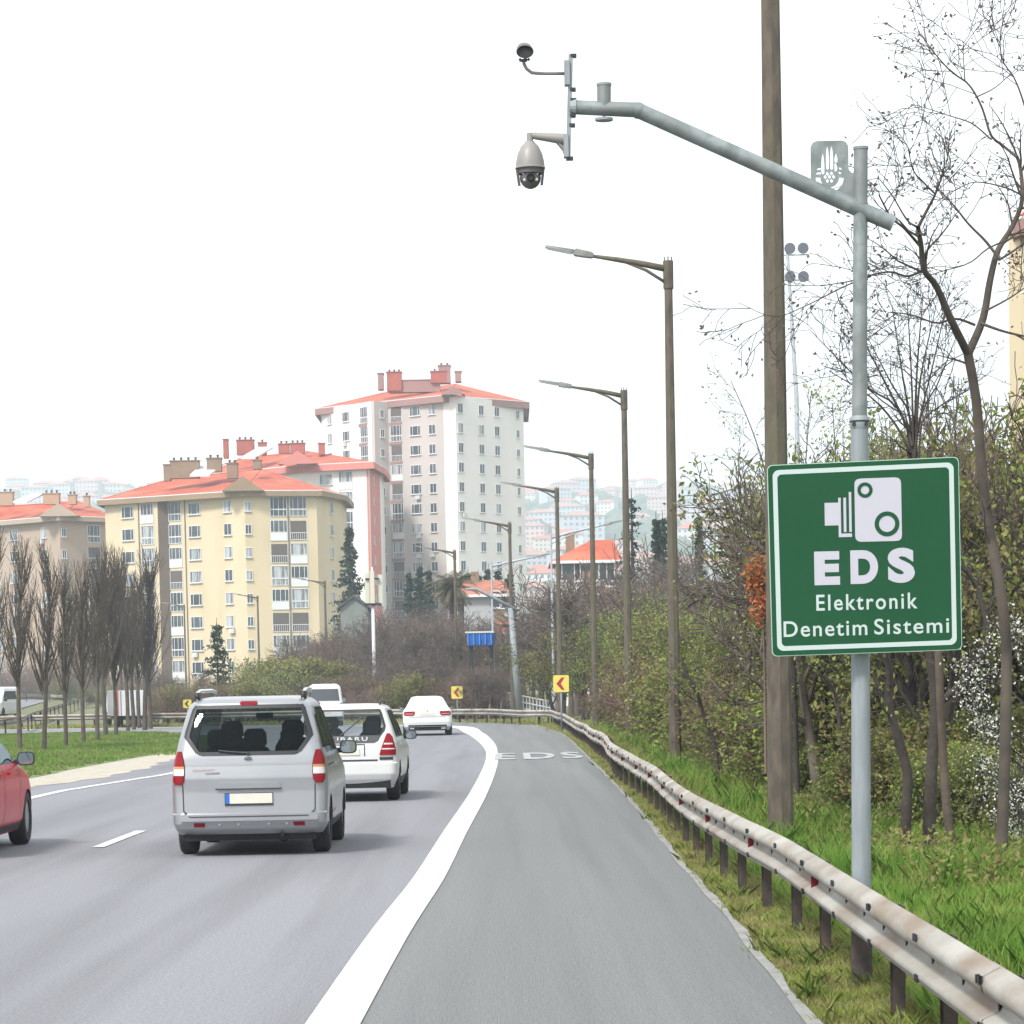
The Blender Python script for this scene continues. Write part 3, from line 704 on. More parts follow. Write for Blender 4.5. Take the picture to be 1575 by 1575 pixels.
# camera pictogram
pic = sgn([(615+0, 245), (618, 228), (630, 217), (650, 213), (845, 211), (865, 215), (876, 228), (879, 245), (880, 538), (876, 555), (865, 566), (845, 569), (650, 569), (630, 565), (618, 553), (615, 535)], 'camera_symbol', M_LILAC, -0.0, -0.0025, SG)
def disc(cx, cy, r0, r1, y, name, m, n=36):
    po = [(cx + r1*math.cos(2*math.pi*k/n), cy + r1*math.sin(2*math.pi*k/n)) for k in range(n)]; pi_ = [(cx + r0*math.cos(2*math.pi*k/n), cy + r0*math.sin(2*math.pi*k/n)) for k in range(n)]
    return ring_mesh(po, pi_, y, name, m, SG)
disc(674, 278, 24, 43, -0.0026, 'symbol_ring', M_GREEN); disc(796, 471, 46, 70, -0.0026, 'symbol_ring', M_GREEN)
sgn([(444, 345), (522, 345), (522, 318), (536, 318), (536, 520), (597, 520), (597, 540), (522, 540), (522, 473), (444, 473)], 'camera_symbol', M_LILAC, 0, -0.0025, SG)
sgn([(551, 318), (566, 318), (566, 512), (551, 512)], 'camera_symbol', M_LILAC, 0, -0.0025, SG)
sgn([(582, 287), (596, 287), (596, 512), (582, 512)], 'camera_symbol', M_LILAC, 0, -0.0025, SG)
def sign_text(s_, x0, x1, yt, yb, m, bold, spacing, nm='lettering'):
    a = Q(x0, yb); b = Q(x1, yt)
    t = text_mesh(s_, nm, m, b[0]-a[0], b[1]-a[1], bold=bold, spacing=spacing, thick=0.0025, parent=SG)
    t.location = ((a[0]+b[0])/2, -0.0001, a[1])
sign_text('E', 380, 525, 618, 808, M_LILAC, 0.055, 1); sign_text('D', 585, 742, 616, 806, M_LILAC, 0.055, 1); sign_text('S', 797, 950, 608, 806, M_LILAC, 0.055, 1)
sign_text('Elektronik', 388, 962, 862, 953, M_SGW, 0.012, 1.2); sign_text('Denetim', 200, 675, 1008, 1097, M_SGW, 0.01, 1.15); sign_text('Sistemi', 715, 1140, 1006, 1095, M_SGW, 0.01, 1.15)
mb = MB(); 
for z in (0.42, -0.42): mb.box((0, 0.05, z), (0.9, 0.03, 0.05)); mb.box((0, 0.10, z), (0.16, 0.1, 0.04))
mb.build('bracket', M_GALV, SG)

# ================================================================ chevron boards
M_YEL = mat('chevron_yellow', (0.62, 0.52, 0.10), 0.5); M_CRED = mat('chevron_red', (0.32, 0.012, 0.03), 0.5); M_CBLK = mat('chevron_black', (0.02, 0.02, 0.02), 0.5)
def chevron(px, py, w_, h_, foot, d, label, rz=0, col=None, n=1):
    c = P(px, py, d); sz = w_ * d / F; hz = h_ * d / F
    rt_ = empty('chevron_sign', (c.x, c.y, 0), R(rz), label, 'road sign')
    mb = MB(); mb.tube([(0, 0.06, -0.1), (0, 0.06, c.z + hz/2)], 0.035, 10); mb.build('post', M_GALVL, rt_, smooth=True)
    mb = MB(); mb.prism(rrect(-sz/2, c.z-hz/2, sz/2, c.z+hz/2, 0.06, 4), 0.0, 0.02); mb.build('panel', M_YEL, rt_, fix=True)
    mb = MB(); u = sz/2; v = hz/2
    mb.prism([(x*u, c.z + z*v) for x, z in ((0.45, 0.72), (0.05, 0.72), (-0.62, 0.0), (0.05, -0.72), (0.45, -0.72), (-0.05, 0.0))], -0.006, -0.0005); mb.build('arrow', col or M_CRED, rt_, fix=True)
    return rt_
chevron(863, 1051.5, 24, 26, None, 110, 'larger yellow board with red arrow pointing left, at the right of the bend')
chevron(703, 1065, 17.5, 19, None, 156, 'smaller yellow board with red arrow pointing left, above the white sedan')
chevron(288, 1082.5, 13, 13, None, 156, 'yellow board with dark arrow above the silver van roof', col=M_CBLK)
# ================================================================ vehicles
M_SILVER = mat('silver_paint', (0.33, 0.335, 0.35), 0.30, 0.5, coat=0.3, c2=(0.30, 0.305, 0.32), scale=1.5)
M_CWHITE = mat('white_car_paint', (0.60, 0.605, 0.60), 0.35, coat=0.3, c2=(0.56, 0.565, 0.56), scale=1.2)
M_CRED2 = mat('red_car_paint', (0.60, 0.010, 0.022), 0.25, 0.0, coat=0.0, spec=0.22, c2=(0.50, 0.008, 0.018), scale=2)
M_TRIM = mat('black_trim', (0.02, 0.02, 0.022), 0.55)
M_UNDER = mat('underbody_black', (0.008, 0.008, 0.008), 0.9)
M_TYRE = mat('tyre_rubber', (0.018, 0.018, 0.019), 0.85, c2=(0.028, 0.028, 0.028), scale=20)
M_RIM = mat('alloy_rim', (0.45, 0.46, 0.48), 0.35, 0.8)
M_TAIL = mat('tail_lens_red', (0.21, 0.005, 0.010), 0.3, spec=0.2)
M_TAILD = mat('tail_lens_deep', (0.16, 0.006, 0.012), 0.3, spec=0.2)
M_TAILW = mat('tail_lens_clear', (0.55, 0.5, 0.5), 0.15, coat=1.0)
M_AMBER = mat('amber_lens', (0.42, 0.17, 0.03), 0.2, coat=0.8)
M_CHROME = mat('chrome', (0.62, 0.63, 0.65), 0.15, 0.95)
M_GLASS = glass_mat('tinted_glass', (0.29, 0.34, 0.35), 0.04)
M_GLASSL = glass_mat('light_glass', (0.72, 0.79, 0.80), 0.08)
M_SEAT = mat('seat_cloth', (0.022, 0.022, 0.026), 0.9)
M_INT = mat('cabin_lining', (0.10, 0.11, 0.115), 0.85)
M_PLATE = mat('blank_plate', (0.56, 0.53, 0.46), 0.5, c2=(0.52, 0.5, 0.44), scale=9)
M_EU = mat('plate_blue', (0.01, 0.10, 0.42), 0.4)
M_GROOVE = mat('panel_gap', (0.035, 0.036, 0.04), 0.7)
M_MIRG = mat('mirror_glass', (0.35, 0.4, 0.42), 0.05, 0.9)

class Car:
    def __init__(s, rows, crown=0.05, fcrown=0.12, k=0.012):
        """rows: z, half width, rear y, front y, rear radius, front radius (smoothly interpolated)"""
        s.r = np.array(rows, float); s.crown = crown; s.fcrown = fcrown
    def at(s, z):
        return [float(np.interp(z, s.r[:, 0], s.r[:, i])) for i in range(1, 6)]
    def half(s, z, x):
        return
    def rear_y(s, x, z):
        hw, yr, yf, rr, rf = s.at(z); x = abs(x); c = s.crown
        y = yr + c * (x/hw)**2
        e = x - (hw - rr)
        if e > 0: y += rr - math.sqrt(max(0.0, rr*rr - min(e, rr)**2))
        return y
    def front_y(s, x, z):
        hw, yr, yf, rr, rf = s.at(z); x = abs(x); c = s.fcrown
        y = yf - c * (x/hw)**2
        e = x - (hw - rf)
        if e > 0: y -= rf - math.sqrt(max(0.0, rf*rf - min(e, rf)**2))
        return y
    def side_x(s, y, z):
        hw, yr, yf, rr, rf = s.at(z)
        x = hw
        e = (yr + s.crown + rr) - y
        if e > 0: x = hw - rr + math.sqrt(max(0.0, rr*rr - min(e, rr)**2))
        e = y - (yf - s.fcrown - rf)
        if e > 0: x = min(x, hw - rf + math.sqrt(max(0.0, rf*rf - min(e, rf)**2)))
        taper = 0.0
        return x - taper
    def outline(s, z, inset=0.0, yfmax=None, yrmin=None):
        hw, yr, yf, rr, rf = s.at(z); hw -= inset; yr += inset; yf -= inset
        if yfmax is not None: yf = min(yf, yfmax)
        c, fc = s.crown, s.fcrown; pts = []
        n = 7
        for i in range(n): 
            x = (hw - rr) * i / n; pts.append((x, yr + c*(x/hw)**2))
        for i in range(9):
            a = R(90*i/8); x = hw - rr + rr*math.sin(a); pts.append((x, yr + c*min(1, (x/hw))**2 + rr*(1 - math.cos(a))))
        y0 = yr + c + rr; y1 = yf - fc - rf
        for i in range(1, 14): pts.append((hw, lerp(y0, y1, i/14)))
        for i in range(9):
            a = R(90*i/8); x = hw - rf + rf*math.cos(a); pts.append((x, yf - fc*(x/hw)**2 - rf*(1 - math.sin(a))))
        for i in range(1, n+1):
            x = (hw - rf) * (1 - i/n); pts.append((x, yf - fc*(x/hw)**2))
        full = pts + [(-x, y) for x, y in pts[-2:0:-1]]
        return full
    def solid(s, z0, z1, nz, inset=0.0, yf=None, extra=()):
        zs = sorted(set([lerp(z0, z1, i/nz) for i in range(nz+1)] + [z for z in extra if z0 < z < z1]))
        vs = []; fs = []
        rings = [s.outline(z, inset, yf(z) if yf else None) for z in zs]; n = len(rings[0])
        for z, r in zip(zs, rings): vs += [(x, y, z) for x, y in r]
        for i in range(len(zs)-1):
            for k in range(n): fs.append((i*n+k, i*n+(k+1) % n, (i+1)*n+(k+1) % n, (i+1)*n+k))
        # flat caps as quads across the mirror line
        for base, fl in ((0, True), ((len(zs)-1)*n, False)):
            h = n//2
            for k in range(h):
                a, b = base+k, base+k+1; c_, d = base+(n-k-1) % n, base+(n-k) % n
                q = [a, b, c_, d]; q = list(dict.fromkeys(q))
                if len(q) >= 3: fs.append(tuple(q[::-1] if fl else q))
        return vs, fs
    # ---- pieces that follow the skin
    def patch(s, name, rows, m, parent, off=0.006, nx=10, deep=0.03, face='rear', side=1, sub=None, edge=None):
        """rows: (z, lo, hi) from bottom to top; lo/hi are x on the rear or front, y on a side"""
        z0 = [r[0] for r in rows]; Z = []
        for i in range(len(rows)-1):
            k = sub or max(1, int(abs(z0[i+1]-z0[i])/0.05)); Z += [lerp(z0[i], z0[i+1], j/k) for j in range(k)]
        Z.append(z0[-1])
        lo = np.interp(Z, z0, [r[1] for r in rows]); hi = np.interp(Z, z0, [r[2] for r in rows])
        mb = MB(); nz = len(Z)
        def pt(u, z, o):
            if face == 'rear': return (u, s.rear_y(u, z) - o, z)
            if face == 'front': return (u, s.front_y(u, z) + o, z)
            return (side * (s.side_x(u, z) + o), u, z)
        for o in (off, -deep):
            for i, z in enumerate(Z):
                for j in range(nx+1):
                    mb.v.append(pt(lerp(lo[i], hi[i], j/nx), z, o))
        n1 = nx+1; N = nz*n1
        for i in range(nz-1):
            for j in range(nx): mb.f.append((i*n1+j, i*n1+j+1, (i+1)*n1+j+1, (i+1)*n1+j))
        bd = [j for j in range(n1)] + [i*n1+nx for i in range(1, nz)] + [(nz-1)*n1+j for j in range(nx-1, -1, -1)] + [i*n1 for i in range(nz-2, 0, -1)]
        for i in range(len(bd)):
            a, b = bd[i], bd[(i+1) % len(bd)]; mb.f.append((b, a, a+N, b+N))
        keep = N; mb.mi = [0]*len(mb.f)
        return mb.build(name, m, parent, angle=40, fix=True)
    def strip(s, pts, w_, name, m, parent, off=0.003, face='rear', side=1):
        """thin line drawn over the skin along (u,z) points"""
        mb = MB(); P3 = []
        for i in range(len(pts)-1):
            k = max(2, int(math.hypot(pts[i+1][0]-pts[i][0], pts[i+1][1]-pts[i][1])/0.06))
            for j in range(k): P3.append((lerp(pts[i][0], pts[i+1][0], j/k), lerp(pts[i][1], pts[i+1][1], j/k)))
        P3.append(pts[-1]); L_ = []
        for i, (u, z) in enumerate(P3):
            a = P3[max(0, i-1)]; b = P3[min(len(P3)-1, i+1)]; dx, dz = b[0]-a[0], b[1]-a[1]; l = math.hypot(dx, dz) or 1; nx_, nz_ = -dz/l*w_/2, dx/l*w_/2
            for sg_ in (-1, 1):
                uu, zz = u + sg_*nx_, z + sg_*nz_
                if face == 'rear': q = (uu, s.rear_y(uu, zz) - off, zz)
                elif face == 'front': q = (uu, s.front_y(uu, zz) + off, zz)
                else: q = (side*(s.side_x(uu, zz) + off), uu, zz)
                L_.append(q)
        mb.add(L_, [(2*i, 2*i+1, 2*i+3, 2*i+2) for i in range(len(P3)-1)])
        return mb.build(name, m, parent)
def mirror_rows(rows): return [(z, -h, -l) for z, l, h in rows]
def cutter(rows, a, b, axis='Y'):
    """prism through the body; rows (z, lo, hi)"""
    poly = [(l, z) for z, l, h in rows] + [(h, z) for z, l, h in rows[::-1]]
    mb = MB(); mb.prism(poly, a, b)
    if axis == 'X': mb.v = [(y, x, z) for x, y, z in mb.v]
    return mb.build('cut', M_UNDER, fix=True)
def make_wheel(parent, x, y, r, wdt, side, spokes=5):
    mb = MB(); h = wdt/2
    mb.lathe([(r*0.62, -h), (r*0.9, -h), (r*0.975, -h*0.8), (r, -h*0.5), (r, h*0.5), (r*0.975, h*0.8), (r*0.9, h), (r*0.62, h), (r*0.62, -h)], (0, 0, 0), 'X', 36)
    wh = mb.build('wheel', M_TYRE, parent, angle=40, loc=(x, y, r))
    mb = MB(); o = side*h*0.82
    mb.lathe([(r*0.66, o), (r*0.60, o*0.96), (r*0.56, o*0.5), (r*0.56, -o*0.4)], (0, 0, 0), 'X', 30)
    mb.lathe([(0.001, o*0.9), (r*0.13, o*0.86), (r*0.15, o*0.5)], (0, 0, 0), 'X', 16)
    for k in range(spokes):
        a = 2*math.pi*k/spokes
        for da in (-0.11, 0.11):
            c, s_ = math.cos(a+da), math.sin(a+da)
            mb.tube([(o*0.78, r*0.1*c, r*0.1*s_), (o*0.86, r*0.6*c, r*0.6*s_)], r*0.055, 6)
    mb.m = 1; mb.lathe([(0.001, o*0.2), (r*0.56, o*0.2)], (0, 0, 0), 'X', 24)
    mb.build('rim', [M_RIM, M_UNDER], wh, angle=40)
    return wh
def mirror_part(parent, x, y, z, side, m_shell, w_=0.2, h_=0.15):
    mb = MB(); n = 16; prof = [(0.0, 0.94), (0.01, 1.0), (0.07, 0.9), (0.12, 0.62), (0.14, 0.2)]; vs = []
    for dy, s_ in prof:
        for k in range(n):
            a = 2*math.pi*k/n; c, d = math.cos(a), math.sin(a)
            vs.append((x + side*(0.5*w_) + 0.5*w_*s_*math.copysign(abs(c)**0.6, c), y + dy, z + 0.5*h_*s_*math.copysign(abs(d)**0.6, d)))
    fs = [(i*n+k, i*n+(k+1) % n, (i+1)*n+(k+1) % n, (i+1)*n+k) for i in range(4) for k in range(n)] + [tuple(range(4*n, 5*n)), tuple(range(n))]
    mb.add(vs, fs)
    mb.box((x - side*0.02, y+0.06, z - h_*0.25), (0.12, 0.05, 0.06))
    o = mb.build('side_mirror', m_shell, parent, angle=45, fix=True)
    mb = MB(); mb.add([(v[0]*1 + (x+side*0.5*w_ - v[0])*0.12, y - 0.003, v[2] + (z - v[2])*0.12) for v in vs[:n]], [tuple(range(n))]); mb.build('mirror_glass', M_MIRG, o)
def seat(parent, x, y, z, w_=0.48, head=True, m=None):
    mb = MB()
    mb.tube([(x, y, z-0.35), (x, y, z-0.05), (x, y+0.0, z+0.15), (x, y-0.02, z+0.22)], [w_*0.5, w_*0.5, w_*0.46, w_*0.36], 14)
    mb.v = [(vx, y + (vy-y)*0.28, vz) for vx, vy, vz in mb.v]
    if head:
        k = len(mb.v); mb.tube([(x, y-0.03, z+0.24), (x, y-0.03, z+0.28), (x, y-0.03, z+0.40), (x, y-0.03, z+0.45)], [0.10, 0.135, 0.13, 0.09], 12)
        mb.v = mb.v[:k] + [(vx, y - 0.03 + (vy-y+0.03)*0.45, vz) for vx, vy, vz in mb.v[k:]]
    return mb.build('seat', m or M_SEAT, parent, smooth=True)
def body(car, root, paint, z0, z1, nz, cabin, cuts, wheels, r_arch, extra=(), name='body', L=4.1):
    vs, fs = car.solid(z0, z1, nz, extra=extra); mb = MB(); mb.add(vs, fs)
    b = mb.build(name, [paint, M_INT, M_UNDER], root, angle=32, fix=True)
    cl = []
    if cabin:
        c = MB(); v2, f2 = car.solid(cabin[0], cabin[1], 10, inset=cabin[2], yf=cabin[3]); c.add(v2, f2); co = c.build('cut', M_INT, fix=True)
        cl.append(co)
        for q in cuts: cl.append(cutter(*q))
    for (wy) in wheels:
        c = MB(); c.lathe([(r_arch, -1.2), (r_arch, -0.52)], (0, wy, r_arch - 0.05), 'X', 32); cl.append(c.build('cut', M_UNDER, fix=True))
        c = MB(); c.lathe([(r_arch, 0.52), (r_arch, 1.2)], (0, wy, r_arch - 0.05), 'X', 32); cl.append(c.build('cut', M_UNDER, fix=True))
    booleans(b, cl)
    me = b.data
    if len(me.materials) == 0: me.materials.append(paint)
    # faces inside the cabin or the wheel housings take the lining / black material
    me.materials.clear(); [me.materials.append(m) for m in (paint, M_INT, M_UNDER)]
    for p in me.polygons:
        c = p.center; x, y, z = c; hw, yr, yf, rr, rf = car.at(z)
        inside = False
        dx = abs(car.side_x(y, z) - abs(x)); dr = y - car.rear_y(x, z); df = car.front_y(x, z) - y
        if cabin and cabin[0] - 0.01 < z < cabin[1] + 0.01 and dx > 0.03 and dr > 0.03 and (df > 0.03) and not (z > cabin[1] + 0.005): p.material_index = 1
        else: p.material_index = 0
        for wy in wheels:
            if math.hypot(y - wy, z - (r_arch - 0.05)) < r_arch * 1.01 and abs(x) < hw - 0.015 and z < 2.1*r_arch and abs(p.normal.x) < 0.8: p.material_index = 2
            if abs(abs(x) - 0.52) < 0.01 and math.hypot(y-wy, z-r_arch) < r_arch*1.05: p.material_index = 2
        if z < z0 + 0.01: p.material_index = 2
    me.polygons.foreach_set('use_smooth', [True]*len(me.polygons)); me.set_sharp_from_angle(angle=R(30))
    return b

# ---------------------------------------------------------------- the silver van
def silver_van():
    g = G(391, 1313); root = empty('silver_van', (g.x, g.y - 0.55, 0), R(-0.2), 'silver passenger van with roof rails and blank plate, nearest in the middle lane', 'van')
    rows = [(0.24, .80, .12, 4.02, .10, .20), (0.30, .84, .03, 4.10, .12, .30), (0.36, .862, .0, 4.15, .12, .38), (0.46, .865, .0, 4.16, .12, .40), (0.475, .865, .05, 4.16, .12, .40), (0.7, .872, .06, 4.12, .13, .40),
            (0.85, .870, .055, 4.02, .13, .42), (0.93, .862, .07, 3.85, .13, .42), (1.0, .852, .085, 3.55, .13, .40), (1.06, .842, .095, 3.16, .13, .35), (1.12, .825, .11, 3.02, .13, .25), (1.25, .795, .15, 2.86, .12, .22), (1.4, .755, .205, 2.64, .12, .2), (1.55, .71, .27, 2.42, .12, .2),
            (1.62, .685, .31, 2.30, .12, .2), (1.66, .66, .335, 2.2, .14, .2), (1.695, .62, .40, 2.08, .18, .22), (1.715, .57, .50, 1.95, .2, .22), (1.73, .48, .70, 1.75, .2, .22)]
    car = Car(rows, crown=0.05)
    rw = [(1.115, -.52, .52), (1.13, -.57, .57), (1.30, -.70, .70), (1.36, -.688, .688), (1.60, -.615, .615), (1.625, -.59, .59)]
    sw1 = [(1.10, 1.75, 3.02), (1.22, 1.72, 2.88), (1.5, 1.70, 2.45), (1.60, 1.70, 2.22)]
    sw2 = [(1.10, .85, 1.63), (1.55, .84, 1.60), (1.60, .86, 1.60)]
    sw3 = [(1.16, .35, .74), (1.40, .40, .74), (1.52, .48, .74)]
    ws = [(1.08, -.66, .66), (1.2, -.66, .66), (1.60, -.54, .54)]
    cabin = (0.72, 1.665, 0.07, lambda z: float(np.interp(z, [0.72, 1.0, 1.12, 1.66], [2.95, 2.95, 2.90, 2.1])))
    body(car, root, M_SILVER, 0.24, 1.73, 40, cabin, [(rw, -.5, .8), (sw1, -1.2, 1.2, 'X'), (sw2, -1.2, 1.2, 'X'), (sw3, -1.2, 1.2, 'X'), (ws, 1.9, 4.6)], (.80, 3.29), .345, extra=[r[0] for r in rows])
    car.patch('rear_window', [(z, l-.022, h+.022) for z, l, h in [(1.10, -.52, .52)] + rw[1:-1] + [(1.64, -.585, .585)]], M_GLASS, root, off=0.005, nx=16, deep=-0.004)
    # black border printed round the glass
    for sg_ in (-1, 1):
        rr_ = [(1.115, .50, .545), (1.13, .545, .595), (1.30, .665, .725), (1.36, .655, .712), (1.60, .585, .635), (1.635, .56, .60)]
        car.patch('window_border', rr_ if sg_ > 0 else mirror_rows(rr_), M_BLACK, root, off=0.007, nx=3, deep=0.005)
    car.patch('window_border', [(1.60, -.60, .60), (1.637, -.585, .585)], M_BLACK, root, off=0.008, nx=12, deep=0.005)
    car.patch('window_border', [(1.095, -.52, .52), (1.135, -.58, .58)], M_BLACK, root, off=0.0065, nx=12, deep=0.005)
    for sd in (-1, 1):
        for rws in (sw1, sw2, sw3): car.patch('side_window', [(z, l-.02, h+.02) for z, l, h in rws], M_GLASS, root, off=0.002, deep=-0.003, face='side', side=sd)
        car.patch('window_pillar', [(1.10, 1.64, 1.74), (1.60, 1.61, 1.69)], M_BLACK, root, off=0.006, nx=2, deep=0.005, face='side', side=sd)
        car.patch('window_pillar', [(1.13, .755, .84), (1.56, .75, .84)], M_BLACK, root, off=0.006, nx=2, deep=0.005, face='side', side=sd)
        car.strip([(1.69, 1.1), (1.69, .45), (1.15, .42)], .012, 'door_gap', M_GROOVE, root, face='side', side=sd)
        car.strip([(.78, 1.1), (.80, .75)], .012, 'door_gap', M_GROOVE, root, face='side', side=sd)
        car.strip([(.62, .96), (1.6, .97)], .022, 'slide_rail', M_GROOVE, root, face='side', side=sd)
        car.patch('sill', [(.26, 1.22, 2.88), (.34, 1.22, 2.88)], M_TRIM, root, off=.012, face='side', side=sd)
        for hy in (1.8, 1.45):
            car.patch('door_handle', [(.93, hy, hy+.18), (.965, hy, hy+.18)], M_SILVER, root, off=.035, face='side', side=sd, nx=4)
        mirror_part(root, sd*.86, 2.72, 1.115, sd, M_TRIM, .21, .16)
        # roof rail
        mb = MB(); mb.tube([(sd*.60, .52, 1.685), (sd*.605, .60, 1.77), (sd*.60, .85, 1.795), (sd*.58, 1.9, 1.80), (sd*.56, 2.15, 1.78), (sd*.55, 2.25, 1.70)], .022, 8)
        mb.m = 1; mb.box((sd*.60, .62, 1.735), (.05, .22, .09)); mb.build('roof_rail', [M_CHROME, M_TRIM], root, smooth=True)
        # tail light: red top, amber and clear middle, red bottom
        tl = [(.785, .755, .83), (.83, .728, .852), (.90, .722, .853), (.99, .722, .848), (1.06, .735, .838), (1.145, .760, .805)]
        a = [r for r in tl]
        def seg(z0, z1):
            zs = [z0] + [r[0] for r in tl if z0 < r[0] < z1] + [z1]
            return [(z, float(np.interp(z, [r[0] for r in tl], [r[1] for r in tl])), float(np.interp(z, [r[0] for r in tl], [r[2] for r in tl]))) for z in zs]
        fl = (lambda q: q) if sd > 0 else mirror_rows
        t = car.patch('tail_light', fl(seg(.785, .885)), M_TAIL, root, off=.022, nx=6)
        car.patch('clear_lens', fl(seg(.885, .955)), M_TAILW, t, off=.020, nx=6)
        car.patch('amber_lens', fl(seg(.955, .985)), M_AMBER, t, off=.020, nx=6)
        car.patch('red_lens', fl(seg(.985, 1.145)), M_TAIL, t, off=.022, nx=6)
        car.strip([((r[1]-.004)*sd, r[0]) for r in tl], .012, 'light_rim', M_GROOVE, t, off=.004)
        car.patch('bumper_reflector', fl([(.325, .50, .62), (.37, .49, .62)]), M_TAILD, root, off=.006, nx=4)
    # tailgate lines
    car.strip([(-.74, .78), (-.735, .50), (-.66, .435), (.66, .435), (.735, .50), (.74, .78)], .014, 'tailgate_gap', M_GROOVE, root)
    car.strip([(-.715, 1.0), (.715, 1.0)], .028, 'tailgate_crease', mat('crease_shade', (0.27, 0.275, 0.28), 0.5, 0.3), root)
    car.patch('tailgate_strip', [(.735, -.36, .36), (.775, -.345, .345), (.80, -.33, .33)], M_SILVER, root, off=.03, nx=10)
    car.strip([(-.37, .733), (.37, .733)], .014, 'strip_shadow_gap', M_GROOVE, root, off=.031)
    car.patch('bumper_step', [(.39, -.76, .76), (.425, -.77, .77)], M_SILVER, root, off=.03, nx=14)
    for x in (-.33, -.12, .22, .42):
        mb = MB(); mb.lathe([(.014, .0), (.013, -.006), (.0005, -.007)], (x, car.rear_y(x, .35)-.002, .35), 'Y', 14); mb.build('parking_sensor', M_SILVER, root)
    pl = car.patch('number_plate', [(.55, -.27, .27), (.69, -.27, .27)], M_TRIM, root, off=.012, nx=6)
    car.patch('plate_face', [(.575, -.262, .262), (.683, -.262, .262)], M_PLATE, pl, off=.016, nx=6)
    car.patch('plate_band', [(.575, -.262, -.215), (.683, -.262, -.215)], M_EU, pl, off=.018, nx=2)
    # badge and lettering
    mb = MB(); cz = 1.057; y = car.rear_y(0, cz)
    vs = [(.050*math.cos(a), 0, .023*math.sin(a)) for a in np.linspace(0, 2*math.pi, 29)[:-1]]
    mb.prism([(v[0], v[2]) for v in vs], -.012, 0); mb.m = 1; mb.prism([(v[0]*.86, v[2]*.78) for v in vs], -.014, -.0125)
    mb.m = 0; mb.prism([(x, z) for x, z in ((-.03, -.004), (-.01, .008), (.005, -.002), (.03, .006), (.028, .0), (.005, -.008), (-.01, .002), (-.028, -.008))], -.016, -.0142)
    bd = mb.build('badge', [M_CHROME, mat('badge_dark', (.02, .025, .05), .3)], root, loc=(0, y-.002, cz), fix=True)
    for (s_, x, w_, z, mm_) in (('TOURNEO', -.50, .26, .93, mat('script_red', (.45, .2, .2), .4)), ('COURIER', -.40, .16, .895, M_GROOVE)):
        t = text_mesh(s_, 'model_lettering', mm_, w_, .020, bold=.0, spacing=1.2, thick=.003, parent=root); t.location = (x, car.rear_y(x, z)-.004, z)
    br = car.patch('brake_light', [(1.632, -.085, .085), (1.655, -.10, .10), (1.682, -.09, .09)], M_TAILD, root, off=.012, nx=6)
    # underside
    mb = MB(); mb.box((0, 2.0, .265), (1.50, 3.5, .14)); mb.box((0, .40, .25), (1.46, .5, .16)); mb.tube([(-.7, .8, .3), (.7, .8, .3)], .045, 8)  # floor boxes made bigger and lower to deepen the shadow under the van
    mb.tube([(.36, .9, .24), (.36, .25, .235)], .09, 12); mb.tube([(.36, .3, .235), (.36, .08, .225)], .022, 8); mb.build('underbody', M_UNDER, root)
    for (sx) in (-1, 1):
        for wy in (.80, 3.29): make_wheel(root, sx*.755, wy, .312, .195, sx)
    for x in (-.36, .36): seat(root, x, 2.05, 1.0)
    for x in (-.42, 0, .42): seat(root, x, 1.05, .92, w_=.42)
    mb = MB(); mb.tube([(-.1, 2.35, 1.50), (.1, 2.35, 1.50)], .035, 8); mb.build('interior_mirror', M_SEAT, root)
    mb = MB(); mb.box((0, 2.72, .95), (1.4, .45, .2)); mb.build('dashboard', M_SEAT, root)
    # wiper
    mb = MB(); y = car.rear_y(0, 1.12); mb.tube([(0, y-.03, 1.12), (-.2, y-.02, 1.135), (-.33, y-.01, 1.15)], .009, 6); mb.tube([(0, y, 1.115), (0, y-.035, 1.115)], .02, 8); mb.build('wiper', M_TRIM, root)
    return root
_van = silver_van(); _van.scale = (1, 1, 1.03)

